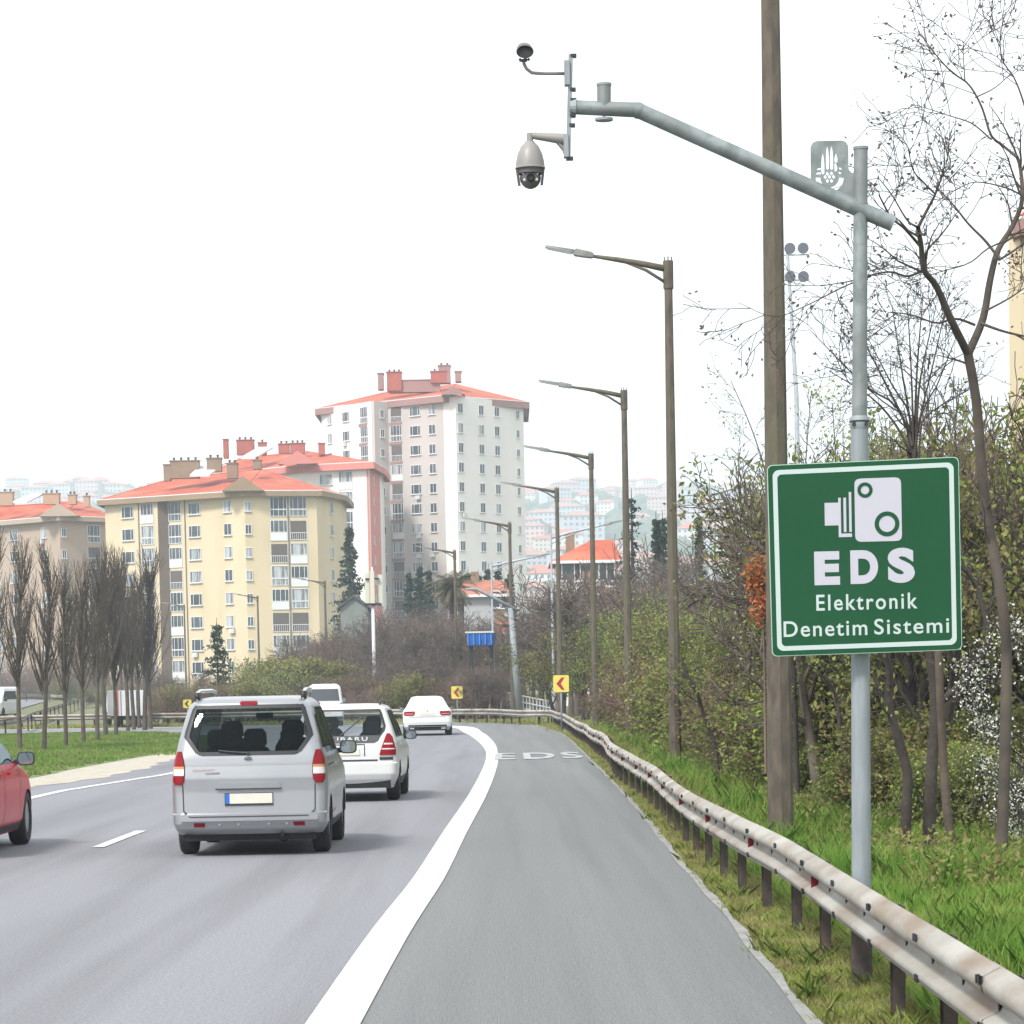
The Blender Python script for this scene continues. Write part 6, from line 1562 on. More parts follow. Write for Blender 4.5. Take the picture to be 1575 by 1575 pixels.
# rows: (px range, top px range, distance range, count)
for (x0, x1, t0, t1, d0_, d1_, cnt_) in ((425, 520, 930, 990, 200, 250, 9), (515, 600, 925, 965, 190, 230, 11), (590, 700, 885, 935, 185, 240, 20), (640, 790, 890, 960, 180, 220, 16), (230, 430, 1000, 1035, 215, 260, 12), (560, 780, 965, 1010, 168, 182, 22), (712, 772, 998, 1012, 156, 161, 7), (785, 860, 885, 930, 165, 200, 8), (840, 1000, 800, 870, 140, 215, 16), (940, 1170, 770, 850, 120, 180, 14)):
    for k in range(cnt_):
        px = lerp(x0, x1, (k + vr.random())/cnt_); d = vr.uniform(d0_, d1_); g = P(px, 1000, d); h = hpx(px, vr.uniform(t0, t1), d); s = h/BH
        put(bare[n_ % 4], (g.x, g.y, -.1), max(s, .55)*vr.uniform(.9, 1.15), vr.uniform(0, 6.28), 'bare brown twiggy tree ' + region(px), G_TH, sz=s); n_ += 1
# undergrowth behind the far rail
G_UG = 'low shrubs behind the far guard rail'
for (x0, x1, t0, t1, d0_, d1_, cnt_, kinds) in ((236, 330, 1045, 1062, 165, 178, 12, 'bob'), (330, 470, 1028, 1050, 165, 190, 14, 'bbyo'), (410, 500, 1000, 1015, 172, 184, 8, 'yoo'), (505, 560, 1015, 1045, 165, 175, 9, 'wob'), (550, 700, 1030, 1060, 162, 175, 18, 'bbrob'), (700, 790, 1030, 1060, 160, 172, 12, 'brob'), (0, 240, 1040, 1060, 330, 420, 20, 'bor'), (-10, 250, 1000, 1040, 350, 390, 12, 'b')):
    for k in range(cnt_):
        px = lerp(x0, x1, (k + vr.random())/cnt_); d = vr.uniform(d0_, d1_); g = P(px, 1000, d); h = hpx(px, vr.uniform(t0, t1), d); s = h/SH; kd = kinds[k % len(kinds)]
        pr = {'g': sh_g, 'o': sh_o, 'y': sh_y, 'r': sh_r, 'w': sh_w, 'b': sh_b}[kd]
        nm = {'g': 'green leafy', 'o': 'olive green', 'y': 'yellowish green', 'r': 'rust brown', 'w': 'white blossoming', 'b': 'leafless brown'}[kd]
        reg = region(px) if px > 236 else 'behind the oncoming road at the left'
        put(pr, (g.x, g.y, -.05), s*vr.uniform(.95, 1.5), vr.uniform(0, 6.28), nm + ' shrub ' + reg, G_UG, sz=s)

# ---- the leafy belt right of the shoulder
CL = dict(lv=3, wig=[.09, .16, .2, .25], up=[.03, .05, .05, .03], n=[8, 7, 6, 0], t0=[.25, .2, .15], ang=[(25, 65), (25, 60), (25, 60)], len=[3.2, 2.3, 1.2, .6], rad=[.09, .04, .018, .009], rmin=.006, tap=.35)
leafy = []
for sd, lm, per, sz_ in ((61, M_LEAFG, 9, .05), (62, M_LEAFO, 10, .05), (63, M_LEAFY, 5, .042), (64, M_LEAFG, 7, .05), (65, M_LEAFO, 6, .05)):
    t = Tree(sd); t.limb(Vector((0, 0, -.1)), Vector((t.rs.uniform(-.15, .15), 0, 1)), 3.3, .11, 0, CL, 6)
    leafy.append(finish(t, 'leafy_tree', M_BARK, lm, t.leaves(per, sz_, .10, sd), label='x', bname='trunk_and_branches'))
LH = 5.6
G_LT = 'young leaved trees of the belt behind the guard rail'
def rail_x(y): return xl(RAILP, y) if y < 140 else xl(RAILP, 140)
def beltlab(px, kind):
    w_ = {0: 'fresh green', 1: 'olive green', 2: 'pale yellow green', 3: 'mid green', 4: 'sparse olive'}[kind]
    return w_ + ' tree ' + ('left of the larger chevron board' if px < 860 else 'between the larger chevron board and the second whole lamp' if px < 965 else 'between the second and the tallest whole lamp' if px < 1035 else 'right of the tallest whole lamp' if px < 1185 else 'behind the green sign' if px < 1340 else 'right of the galvanised mast')
# (px range, top px range, distance range, count, kinds)
for (x0, x1, t0, t1, d0_, d1_, cnt_, kinds) in ((795, 850, 925, 950, 128, 145, 5, (1, 3)), (868, 960, 905, 925, 112, 130, 8, (0, 1, 3, 1)), (905, 1030, 880, 905, 90, 112, 9, (1, 0, 4, 3)), (1000, 1120, 885, 915, 72, 90, 7, (0, 1, 2)), (1060, 1190, 860, 910, 58, 74, 7, (0, 3, 4, 2)),
      (1130, 1215, 760, 860, 40, 56, 4, (2, 2, 4)), (1215, 1330, 590, 680, 40, 55, 9, (2, 4, 2)), (1330, 1600, 580, 670, 36, 52, 15, (2, 4, 3, 2, 1)), (1190, 1600, 760, 960, 38, 60, 11, (0, 2, 3, 4)), (1100, 1260, 920, 1010, 50, 75, 6, (0, 2))):
    for k in range(cnt_):
        px = lerp(x0, x1, (k + vr.random())/cnt_); d = vr.uniform(d0_, d1_); g = P(px, 1000, d)
        if g.x < rail_x(d) + 3.0: g.x = rail_x(d) + 3.0 + vr.random()*1.2
        h = hpx(px, vr.uniform(t0, t1), d); s = h/LH; kd = kinds[k % len(kinds)]
        wd = 1.35 if s < .6 else 1.0
        put(leafy[kd], (g.x, g.y, -.05), s*wd*vr.uniform(.9, 1.15), vr.uniform(0, 6.28), beltlab(px, kd), G_LT, sz=s*(1.15 if d < 60 and t0 < 700 else 1.0))
G_RS = 'undergrowth shrubs behind the right guard rail'
for (x0, x1, t0, t1, d0_, d1_, cnt_, kinds) in ((870, 930, 1020, 1060, 105, 125, 7, 'ogro'), (920, 1000, 1000, 1050, 82, 105, 9, 'rogr'), (980, 1050, 980, 1050, 66, 85, 8, 'rogo'), (1040, 1130, 1000, 1080, 55, 68, 10, 'ogbg'), (1110, 1210, 1000, 1100, 42, 60, 11, 'ogbo'), (1200, 1300, 1020, 1120, 44, 58, 8, 'gygo'), (1290, 1420, 1040, 1130, 42, 55, 9, 'gyog'), (1420, 1600, 1080, 1180, 33, 42, 9, 'oggy'), (1400, 1600, 1000, 1100, 42, 54, 9, 'ogy')):
    for k in range(cnt_):
        px = lerp(x0, x1, (k + vr.random())/cnt_); d = vr.uniform(d0_, d1_); g = P(px, 1000, d)
        if g.x < rail_x(d) + 2.4: g.x = rail_x(d) + 2.4 + vr.random()*.8
        h = hpx(px, vr.uniform(t0, t1), d); s = max(.35, h/SH); kd = kinds[k % len(kinds)]
        pr = {'g': sh_g, 'o': sh_o, 'y': sh_y, 'r': sh_r, 'w': sh_w, 'b': sh_b}[kd]
        nm = {'g': 'green leafy', 'o': 'olive green', 'y': 'yellowish green', 'r': 'rust brown', 'w': 'white blossoming', 'b': 'leafless brown'}[kd]
        put(pr, (g.x, g.y, -.05), s*vr.uniform(.95, 1.3), vr.uniform(0, 6.28), nm + beltlab(px, 0)[11:].replace(' tree', ' shrub'), G_RS, sz=s)
G_BT = 'bare budding trees rising above the belt'
for k in range(16):
    px = lerp(1225, 1610, (k + vr.random())/16); d = vr.uniform(36, 50); g = P(px, 1000, d); h = hpx(px, vr.uniform(540, 640), d); s = h/BH
    put(bare[k % 4], (g.x, g.y, -.1), s*.8, vr.uniform(0, 6.28), 'bare budding tree rising above the belt' + beltlab(px, 0)[16:], G_BT, sz=s)
# deeper, darker backing of the belt
G_BK = 'dense dark trees deep in the belt'
for k in range(26):
    px = lerp(1000, 1640, (k + vr.random())/26); d = vr.uniform(62, 95); g = P(px, 1000, d); g.x = max(g.x, rail_x(d) + 4)
    top = float(np.interp(px, [1000, 1100, 1200, 1350, 1640], [930, 900, 800, 720, 640])); h = hpx(px, top + vr.uniform(0, 60), d); s = h/LH
    put(leafy[(1, 0, 4, 3)[k % 4]], (g.x, g.y, -.05), s*.95, vr.uniform(0, 6.28), 'dense dark tree deep in the belt' + beltlab(px, 0)[16:], G_BK, sz=s)
for k in range(18):
    px = lerp(1080, 1640, (k + vr.random())/18); d = vr.uniform(60, 85); g = P(px, 1000, d); g.x = max(g.x, rail_x(d) + 3.5)
    h = hpx(px, vr.uniform(930, 1030), d); s = h/SH
    put((sh_o, sh_g, sh_r)[k % 3], (g.x, g.y, -.05), s*1.05, vr.uniform(0, 6.28), 'tall shrub deep in the belt' + beltlab(px, 0)[16:], G_BK, sz=s)

# ---- guided trees in the foreground
CT = dict(lv=2, wig=[.08, .16, .22], up=[.02, .03, .03], n=[7, 5, 0], t0=[.2, .2], ang=[(25, 60), (25, 60)], len=[1.2, .75, .35], rad=[.03, .012, .006], rmin=.0035, tap=.3)
def guided(name, lines, d, label, seed, bark=M_BARK, bud=None, per=2, cfg=CT, nch=8, cat='tree', lw=1.0, lsz=.022):
    """lines: list of (pixel points, radius px start, radius px end)"""
    t = Tree(seed); x0 = lines[0][0][0]; b = P(x0[0], x0[1], d); o0 = Vector((b.x, b.y, 0)); m_ = d/F
    for ln in lines:
        pts_px, ra, rb = ln[:3]; dd = ln[3] if len(ln) > 3 else 0.0
        pp = [P(x, y, d + dd*(i/(len(pts_px)-1)) + t.rs.uniform(-.08, .08)) - o0 for i, (x, y) in enumerate(pts_px)]
        pts, L_ = spline(pp, max(6, len(pp)*3)); n = len(pts)
        t.tube(pts, [lerp(ra, rb, i/(n-1))*m_*lw for i in range(n)], 8 if ra > 4 else 5)
        sub = pts[n//3:]; k = ln[4] if len(ln) > 4 else nch
        if k:
            c = dict(cfg); c['n'] = [k] + cfg['n'][1:]
            t.children(sub, [max(.006, rb*m_)]*len(sub), L_, 0, c)
    lv = t.leaves(per, lsz, .05, seed) if bud is not None else None
    return finish(t, name, bark, bud, lv, (o0.x, o0.y, 0), label, cat, bname='trunk_and_branches', lname='crown')
M_BUD = leaf_mat('dark_buds', (.10, .075, .06), (.13, .10, .08), (.16, .12, .09), 3, .2)
guided('bare_forked_tree', [
  ([(1540,1330),(1545,1180),(1548,1010),(1542,930),(1528,850),(1512,740),(1502,620),(1489,545)], 11, 8.5, 0, 3),
  ([(1489,545),(1462,490),(1440,440),(1421,415),(1417,380),(1412,350)], 7.5, 4, -1, 6), ([(1417,380),(1390,350),(1371,335),(1352,300)], 3.2, 1.4, -.6, 5), ([(1412,350),(1425,325),(1438,300),(1450,270),(1462,255)], 3.4, 1.2, 0, 6),
  ([(1438,298),(1420,280),(1405,262),(1396,225)], 1.8, .8, -.4, 5), ([(1412,350),(1395,338),(1372,300),(1350,272)], 2.2, .8, -.4, 4),
  ([(1421,415),(1395,425),(1370,418),(1340,423),(1310,432),(1262,440)], 2.6, .8, -.8, 7), ([(1340,425),(1300,440),(1240,470),(1190,487),(1135,465)], 1.6, .5, -.4, 5),
  ([(1489,545),(1512,490),(1523,430),(1535,385),(1556,350),(1572,310),(1570,262),(1564,240)], 7.5, 3, .6, 8), ([(1537,398),(1515,370),(1490,345),(1466,315),(1440,288)], 3, 1, 0, 6),
  ([(1564,242),(1540,222),(1524,208),(1510,165),(1490,130),(1465,112),(1440,85),(1412,48)], 2.8, .8, 0, 9), ([(1572,262),(1590,220),(1575,160),(1560,120),(1543,95),(1538,60),(1547,18)], 2.6, .7, 0, 8),
  ([(1525,215),(1495,190),(1460,178),(1420,165),(1400,160)], 1.6, .6, 0, 6), ([(1484,124),(1482,90),(1481,60)], 1.2, .5, 0, 4), ([(1500,150),(1530,135),(1556,112),(1575,95)], 1.3, .5, 0, 5),
  ([(1500,500),(1470,490),(1440,497),(1405,485),(1370,480)], 2.6, .9, -.5, 6), ([(1508,497),(1545,510),(1590,520)], 3, 1.5, 0, 4), ([(1516,478),(1550,460),(1580,440)], 2.2, 1, 0, 5), ([(1560,365),(1520,382),(1490,405),(1440,420),(1395,438)], 1.8, .6, 0, 6),
  ([(1536,400),(1560,385),(1590,362)], 2.4, 1.5, 0, 4), ([(1571,300),(1545,288),(1500,280),(1470,292)], 1.8, .6, 0, 6)
 ], 27, 'large bare forked tree reaching over the right edge of the picture', 91, M_BARKM, M_BUD, 2, lw=.85, nch=9)
fan_l = [([(1412,1000),(1410,850),(1408,720),(1406,640)], 5, 3.6, 0, 4)]
for (x, y, r_p) in ((1300,470,1.0),(1335,520,1.2),(1372,470,1.5),(1395,455,1.4),(1420,450,1.4),(1440,470,1.3),(1470,520,1.4),(1275,570,1.2),(1325,590,1.4),(1460,450,1.2),(1490,600,1.4),(1246,508,1.0)):
    fan_l.append(([(1406+vr.uniform(-9, 9), 648+vr.uniform(20, 170)), (1406+(x-1406)*.12, 640+vr.uniform(-10, 40)),(lerp(1406, x, .45)+vr.uniform(-5, 5), lerp(648, y, .4)),(x, y)], 2.6, r_p*.5, 0, 6))
guided('bare_shrubby_tree', fan_l, 33, 'many-stemmed bare tree fanning out just right of the galvanised mast', 92, M_BARK, M_BUD, 2)
def simple_trunk(lines, d, label, seed, bark=M_BARK, k=5): return guided('tree_trunk', lines, d, label, seed, bark, M_LEAFG, 4, CT, k, lsz=.03)
simple_trunk([([(1392,1318),(1394,1240),(1396,1190),(1380,1130),(1366,1080),(1368,1030),(1350,960),(1330,900)], 9, 4.5, 0, 6), ([(1366,1085),(1350,1050),(1325,1010)], 4, 2, 0, 5)], 30.5, 'dark bent trunk right of the galvanised mast, below the green sign', 93)
simple_trunk([([(1428,1318),(1432,1200),(1438,1100),(1434,1030),(1420,940),(1425,850)], 11, 5, 0, 6), ([(1446,1080),(1470,1060),(1500,1020),(1520,980),(1500,900),(1478,870)], 6, 3.5, 0, 7)], 30.8, 'thick dark trunk with a limb rising to the right, under the sign corner', 94)
simple_trunk([([(1468,1322),(1456,1240),(1450,1150),(1445,1050),(1441,960),(1432,860)], 7.5, 5, 0, 4)], 29.5, 'straight lighter brown trunk at the lower right corner of the green sign', 95, M_BARKB)
simple_trunk([([(1308,1240),(1300,1180),(1292,1120),(1288,1080),(1270,1040)], 4.5, 2.5, 0, 5)], 38, 'slim dark curved trunk between the nearest pole and the galvanised mast', 96)
simple_trunk([([(1226,1228),(1224,1150),(1222,1060),(1215,960)], 5, 3, 0, 5)], 41, 'slim upright trunk just right of the nearest brown pole', 97)
simple_trunk([([(1105,1200),(1098,1140),(1082,1100),(1070,1060),(1055,1035),(1048,1010)], 4, 3, 0, 6), ([(1112,1200),(1120,1130),(1135,1080),(1170,1075),(1185,1090)], 3.5, 2, 0, 5)], 50, 'crooked dark double trunk between the tallest lamp and the nearest pole', 98)
simple_trunk([([(1160,1215),(1158,1150),(1150,1080),(1155,1000)], 3, 2, 0, 6)], 47, 'thin straight trunk left of the nearest brown pole', 99)
def twig_line(p, d, lab_, seed, n=7): return guided('bare_sapling', [(p, 2.2, .6, 0, n)], d, lab_, seed, M_TWIG, M_LEAFY, 4, CT, n, 'sapling', lsz=.028)
twig_line([(1215,1000),(1200,870),(1185,760),(1160,670),(1124,585)], 44, 'tall leaning sapling whose tip shows left of the nearest pole', 101, 9)
twig_line([(1230,1000),(1215,850),(1190,760),(1150,715),(1125,690)], 46, 'low spreading sapling left of the nearest pole at the sign top', 102, 9)
twig_line([(1235,1000),(1232,850),(1240,700),(1248,600)], 42, 'leafy upright sapling between the nearest pole and the galvanised mast', 103, 10)
twig_line([(1290,1000),(1290,850),(1285,700),(1280,620)], 42, 'leafy sapling directly left of the galvanised mast above the sign', 104, 10)
guided('blossoming_tree', [([(1610,1330),(1602,1200),(1590,1080),(1585,980)], 4, 2, 0, 8)] + [([(1600, y0), (lerp(1600, x, .5), lerp(y0, y, .35)), (x, y)], 1.8, .6, vr.uniform(-.8, .8), 9) for (y0, x, y) in ((1200,1500,1085),(1150,1475,1042),(1230,1515,1185),(1100,1520,1010),(1260,1545,1275),(1180,1530,1120),(1060,1545,960),(1290,1560,1230))],
  29.5, 'white blossoming branches reaching in from the right edge below the sign level', 111, M_BARK, M_BLOS, 6, dict(CT, len=[1.2, .28, .16], n=[8, 4, 0]), 9, lsz=.017)
for i, (px, yt, d) in enumerate(((1455, 470, 40), (1535, 420, 42), (1595, 380, 39), (1385, 520, 43))):
    g = P(px, 1000, d); s = hpx(px, yt, d)/BH; put(bare[i % 4], (g.x, g.y, -.1), s*.62, vr.uniform(0, 6.28), ['tall thin bare tree left of the big forked trunk', 'tall thin bare tree behind the big forked trunk', 'tallest thin bare tree at the right edge', 'thin bare tree behind the many-stemmed one'][i], 'bare budding trees rising above the belt', sz=s)
# orange-leaved shrub between hedge and sign
guided('orange_shrub', [([(1178,1190),(1176,1050),(1174,960),(1170,890)], 2.5, 1, 0, 16), ([(1170,1000),(1178,930),(1174,880)], 1.6, .8, 0, 12)], 37.5, 'bright orange leaved shrub peeking out left of the green sign', 57, M_TWIGR, M_ORNG, 9, dict(CT, len=[1.2, .30, .18], t0=[.55, .2]), 12, 'shrub', lsz=.03)
# blossoms at the right edge
for i, (px, py, d, s) in enumerate(((1590, 1330, 31.5, .45), (1625, 1150, 36, .9))):
    g = P(px, 1200, d); put(sh_w, (g.x, g.y, -.05), s*.8, vr.uniform(0, 6), ['small white blossoming shrub right of the dark trunks', 'tall white blossoming shrub behind the others at the right edge'][i], 'white blossoming shrubs at the right edge', sz=s)

for i, (px, top, d, k_) in enumerate(((1345, 1120, 37, 'g'), (1410, 1080, 36, 'o'), (1470, 1060, 37, 'g'), (1500, 1120, 34, 'y'), (1530, 1040, 38, 'g'), (1570, 1090, 36, 'o'), (1250, 1130, 43, 'g'), (1440, 980, 41, 'o'), (1520, 930, 42, 'g'), (1585, 900, 41, 'o'))):
    g = P(px, 1200, d); s = hpx(px, top, d)/SH; put({'g': sh_g, 'o': sh_o, 'y': sh_y}[k_], (g.x, g.y, -.05), s*1.2, vr.uniform(0, 6), {'g': 'green leafy', 'o': 'olive green', 'y': 'yellowish'}[k_] + ' shrub between the dark trunks below the green sign', 'undergrowth shrubs behind the right guard rail', sz=s)
# ---- conifers, evergreen clumps and palm
def conifer(seed, H, rb, dens, label, px, py, d, sl=1.0):
    rs = random.Random(seed); t = Tree(seed); t.tube([Vector((0, 0, -.1)), Vector((0, 0, H*.6)), Vector((0, 0, H))], [H*.016, H*.009, .015], 7); C = []
    lev = int(H*2.1)
    for k in range(lev):
        z = H*(.10 + .88*k/lev); rr = rb*(1-(z/H))**.8*rs.uniform(.7, 1.15) + .12
        for q in range(6):
            a = rs.uniform(0, 6.283); L_ = rr*rs.uniform(.65, 1.1); e = Vector((math.cos(a)*L_, math.sin(a)*L_, z - L_*.22 + .12*L_*L_/max(rb, 1))); s0 = Vector((0, 0, z))
            t.tube([s0, s0.lerp(e, .5) + Vector((0, 0, -.04)), e], [.03, .02, .01], 3)
            for w_ in range(dens):
                f = rs.uniform(.15, 1.02); c = s0.lerp(e, f); sp_ = .10 + .22*f*L_*.5; C.append((c.x + rs.gauss(0, sp_*.6), c.y + rs.gauss(0, sp_*.6), c.z + rs.gauss(0, .06) - abs(rs.gauss(0, .12))))
    g = np.random.default_rng(seed); lf = leaf_quads(np.array(C), .12*sl, g); q = P(px, py, d)
    return finish(t, 'conifer', M_BARK, M_CONI, lf, (q.x, q.y, 0), label, 'tree')
h1 = P(541, 800, 280).z; conifer(71, h1, 3.0, 26, 'tall dark spruce between the yellow block and the white salmon block', 541, 1000, 280, 1.5)
h1 = P(334, 950, 200).z; conifer(72, h1, 1.9, 26, 'small dark conifer in front of the yellow block', 334, 1000, 200, 1.0)
for i, (px, yt, d, rb) in enumerate(((648, 862, 270, 2.0), (662, 868, 268, 1.6), (632, 872, 268, 1.5), (722, 872, 262, 1.5), (738, 876, 262, 1.5), (754, 866, 262, 1.6), (768, 868, 262, 1.4), (786, 872, 262, 1.3), (712, 880, 258, 1.2))):
    h1 = P(px, yt, d).z; t_ = conifer(80+i, h1, rb, 20, 'dark evergreen %s at the foot of the tower' % ['widest of the left trio', 'right of the left trio', 'left of the left trio', 'above the faded red roof', 'second above the faded red roof', 'with a pointed top right of the palm', 'behind the thin grey lamp pole', 'beside the tower corner', 'leftmost above the faded red roof'][i], px, 1000, d, 1.5); t_['group'] = 'dark evergreens at the foot of the tower'
for i, (px, yt, d) in enumerate(((1012, 785, 190), (1022, 784, 190), (1078, 782, 190))):
    h1 = P(px, yt, d).z; t_ = conifer(95+i, h1, .75, 22, ['thin dark cypress left of the tallest lamp', 'thin dark cypress touching the tallest lamp', 'thin dark cypress right of the tallest lamp'][i], px, 1000, d, 1.2); t_['group'] = 'slim cypresses behind the hedge'
h1 = P(975, 750, 170).z; conifer(99, h1, 2.3, 8, 'airy bare conifer crown between the second and tallest lamps', 975, 1000, 170, .9)
def palm():
    d = 205; q = P(697, 1000, d); H = P(697, 905, d).z; t = Tree(1); t.tube([Vector((0, 0, 0)), Vector((.1, 0, H*.5)), Vector((0, 0, H))], [.28, .22, .26], 10)
    g = np.random.default_rng(5); rs = random.Random(3); V = []; Fc = []
    for k in range(70):
        a = rs.uniform(0, 6.283); el = rs.uniform(-.7, 1.2); L_ = rs.uniform(1.4, 2.1); p = Vector((0, 0, H)); dv_ = Vector((math.cos(a)*math.cos(el), math.sin(a)*math.cos(el), math.sin(el))); sd_ = dv_.cross(Vector((0, 0, 1))).normalized()
        pts = []
        for i in range(7): pts.append(p.copy()); p = p + dv_*(L_/6); dv_ = (dv_ + Vector((0, 0, -.2))).normalized()
        for i in range(6):
            for sg_ in (-1, 1):
                for j in range(3):
                    c = pts[i].lerp(pts[i+1], j/3); e = c + sd_*sg_*.32 + Vector((0, 0, -.15)) + (pts[i+1]-pts[i])*.5; b = len(V); V += [tuple(c), tuple(c + (pts[i+1]-pts[i])*.22), tuple(e), tuple(e - Vector((0, 0, .02)))]; Fc.append((b, b+1, b+2, b+3))
    finish(t, 'palm_tree', M_BARKB, leaf_mat('palm_fronds', (.11, .12, .06), (.17, .15, .08), (.2, .16, .1), 1.0), (V, Fc), (q.x, q.y, 0), 'dry looking palm with a ragged crown beside the smaller chevron lamp', 'palm tree')
palm()

# ================================================================ grass (uncountable)
def blades(name, cx, cy, cz, h, wdt, m, label, seed, lean=.35):
    g = np.random.default_rng(seed); n = len(cx); a = g.uniform(0, 6.283, n); hh = h*g.uniform(.5, 1.3, n); ww = wdt*g.uniform(.6, 1.3, n)
    c = np.stack([cx, cy, np.full(n, 1.0)*cz], 1); s = np.stack([np.cos(a), np.sin(a), np.zeros(n)], 1)*ww[:, None]; la = g.uniform(0, 6.283, n); ll = hh*lean*g.uniform(.2, 1.6, n)
    tip = c + np.stack([np.cos(la)*ll, np.sin(la)*ll, hh], 1); mid = c + np.stack([np.cos(la)*ll*.3, np.sin(la)*ll*.3, hh*.55], 1)
    V = np.stack([c - s, c + s, mid + s*.7, tip, mid - s*.7], 1).reshape(-1, 3); Fc = np.arange(5*n).reshape(-1, 5)
    o = arr_obj(name, V, Fc, m); return tag(o, label, 'grass', None, 'stuff')
gg = np.random.default_rng(77)
def edge_arr(L_): return np.array([p.y for p in L_]), np.array([p.x for p in L_])
ry, rx = edge_arr([p for p in RAILP if p.y < 146]); ey, ex = edge_arr([p for p in REDGE if p.y < 146])
def sample(n, y0, y1, pw): return y0*(y1/y0)**(gg.random(n)**pw)
def fbm(x, y, s): return np.sin(x*1.7*s+.3)*np.cos(y*1.1*s+x*.6*s) + .6*np.sin(y*3.1*s+x*2.3*s+1.) + .4*np.sin(x*6.1*s - y*4.3*s)
# verge between the asphalt and a little beyond the rail
y = sample(330000, 12.5, 128, 1.0); e_ = np.interp(y, ey, ex); r_x = np.interp(y, ry, rx); u = gg.random(len(y)); x = e_ + .03 + (r_x + .7 - e_)*u
edge_fade = (u > .06*gg.random(len(y)) + .03*fbm(x, y*2, 1.5)) & (gg.random(len(y)) < np.clip(.85 + .3*fbm(x, y, 1.2), .3, 1))
x, y, u = x[edge_fade], y[edge_fade], u[edge_fade]; sc_ = np.clip(y/22, 1, 4)
blades('verge_grass', x, y, -.03, (.05 + .14*u**2)*np.sqrt(sc_), .0036*sc_, M_GRASSY, 'yellow green weedy grass between the shoulder asphalt and the guard rail', 1, .6)
x2 = x[::5]; y2 = y[::5]; k_ = gg.random(len(x2)) < .004; blades('verge_weeds', np.repeat(x2[k_], 40) + gg.normal(size=k_.sum()*40)*.06, np.repeat(y2[k_], 40) + gg.normal(size=k_.sum()*40)*.06, -.03, .12, .009, M_LEAFG, 'darker broad weeds growing in clumps on the verge', 2, .8)
# lush grass behind the rail
y = sample(380000, 13, 110, 1.0); r_x = np.interp(y, ry, rx); u = gg.random(len(y)); x = r_x + .25 + u*(2.6 + y*.15)
k_ = gg.random(len(y)) < np.clip(.85 + .3*fbm(x, y, .9), .3, 1); x, y, u = x[k_], y[k_], u[k_]; sc_ = np.clip(y/20, 1, 4)
blades('bank_grass', x, y, -.03, (.15 + .13*np.clip(fbm(x, y, .7), -.5, 1.2))*np.clip(sc_**.3, 1, 1.5), .0048*sc_, M_GRASS, 'lush green grass on the bank behind the guard rail', 3, .55)
# shaded litter and ivy under the trees
y = sample(60000, 24, 100, 1.0); r_x = np.interp(y, ry, rx); x = r_x + 1.5 + gg.random(len(y))*(3 + y*.16); k_ = fbm(x, y, .5) > -.3
cc = np.stack([x[k_], y[k_], gg.uniform(0, .35, k_.sum())], 1); V, Fc = leaf_quads(cc, .032, gg); tag(arr_obj('ground_cover', V, Fc, M_LEAFO), 'dark low leaf cover on the ground under the belt trees', 'ground cover', None, 'stuff')
# median turf
py_ = gg.uniform(46, 132, 230000); gx = np.interp(py_, [p.y for p in GE], [p.x for p in GE]); u = gg.random(len(py_)); x = gx - .05 - u*(np.clip(gx + 24.5, 1, 20)); k_ = u > .012*(1+fbm(x, py_, 2))
x, y = x[k_], py_[k_]; blades('median_grass', x, y, 0.0, .075 + .03*np.clip(fbm(x, y, .8), -1, 1.5), .02*np.clip(y/60, 1, 3), M_TURFB, 'short green turf of the median around the bare trees', 4, .5)
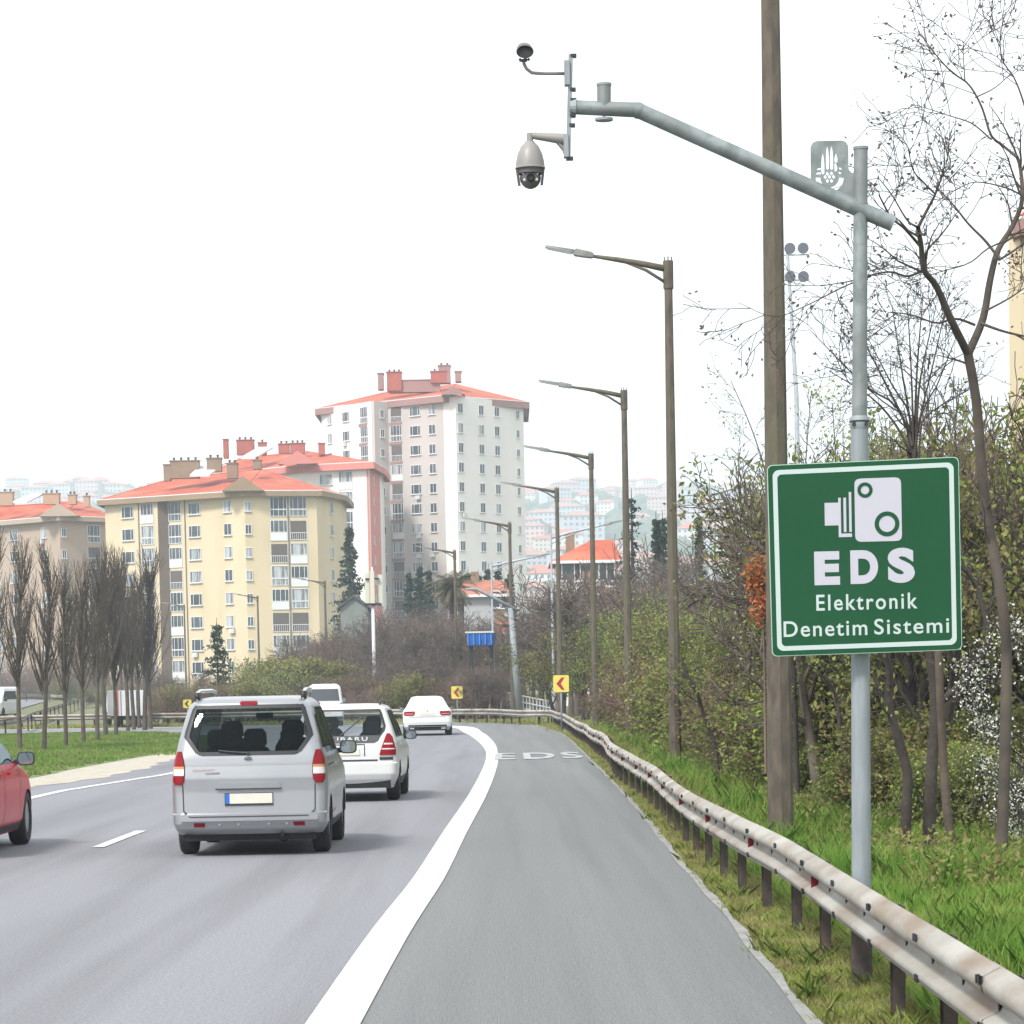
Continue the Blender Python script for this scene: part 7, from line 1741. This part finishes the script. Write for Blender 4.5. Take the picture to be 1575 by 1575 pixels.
# rough growth along the outside of the bend
y = gg.uniform(0, 1, 60000); idx = (y*(len(RAILP)-1)).astype(int); RP = np.array([[p.x, p.y] for p in RAILP]); bb = RP[idx]; far = bb[:, 1] > 105; bb = bb[far]
n = len(bb); off_ = gg.uniform(-.4, 5, n); blades('bend_grass', bb[:, 0] + gg.normal(size=n)*.3 + np.where(bb[:, 1] < 146, off_*.8 + .6, 0), bb[:, 1] + np.where(bb[:, 1] >= 146, np.abs(off_)*1.3 - .9, 0), -.03, .16, .03, M_GRASSY, 'rough grass along the outside of the bend under the far rail', 5, .5)
for o in list(bpy.data.objects):
    if o.get('label') == 'x':
        for c in kids(o): bpy.data.objects.remove(c)
        bpy.data.objects.remove(o)
# ================================================================ air between here and the hills
mb = MB(); mb.box((0, 1500, 129), (3400, 3900, 262)); hz = mb.build('haze', mat('haze_tmp', (1, 1, 1)))
m = bpy.data.materials.new('haze'); m.use_nodes = True; m.node_tree.nodes.clear(); nt = m.node_tree
o_ = nt.nodes.new('ShaderNodeOutputMaterial'); v = nt.nodes.new('ShaderNodeVolumePrincipled'); v.inputs['Color'].default_value = (.80, .90, 1.0, 1); v.inputs['Density'].default_value = 0.00038; v.inputs['Anisotropy'].default_value = 0.2
nt.links.new(v.outputs[0], o_.inputs['Volume']); hz.data.materials.clear(); hz.data.materials.append(m)
tag(hz, 'thin pale haze over the whole scene', 'haze', None, 'stuff'); hz.display_type = 'WIRE'
# things of one kind whose labels coincide are told apart by their order across the view
from collections import defaultdict
dd_ = defaultdict(list)
for o in bpy.data.objects:
    if o.parent is None and o.get('label') and 'far houses' not in str(o.get('group', '')): dd_[o['label']].append(o)
ORD = ['first', 'second', 'third', 'fourth', 'fifth', 'sixth', 'seventh', 'eighth', 'ninth', 'tenth', 'eleventh', 'twelfth', 'thirteenth', 'fourteenth', 'fifteenth', 'sixteenth', 'seventeenth', 'eighteenth', 'nineteenth', 'twentieth', 'twenty-first', 'twenty-second', 'twenty-third', 'twenty-fourth', 'twenty-fifth', 'twenty-sixth']
for lb, os_ in dd_.items():
    if len(os_) > 1:
        os_.sort(key=lambda o: o.location.x / max(1, o.location.y))
        for i, o in enumerate(os_):
            o['label'] = ('leftmost ' if i == 0 else 'rightmost ' if i == len(os_)-1 else ORD[min(i, 25)] + ' from left, ') + lb
for o in list(bpy.data.objects):
    if o.type == 'MESH' and o.users == 0: bpy.data.objects.remove(o)
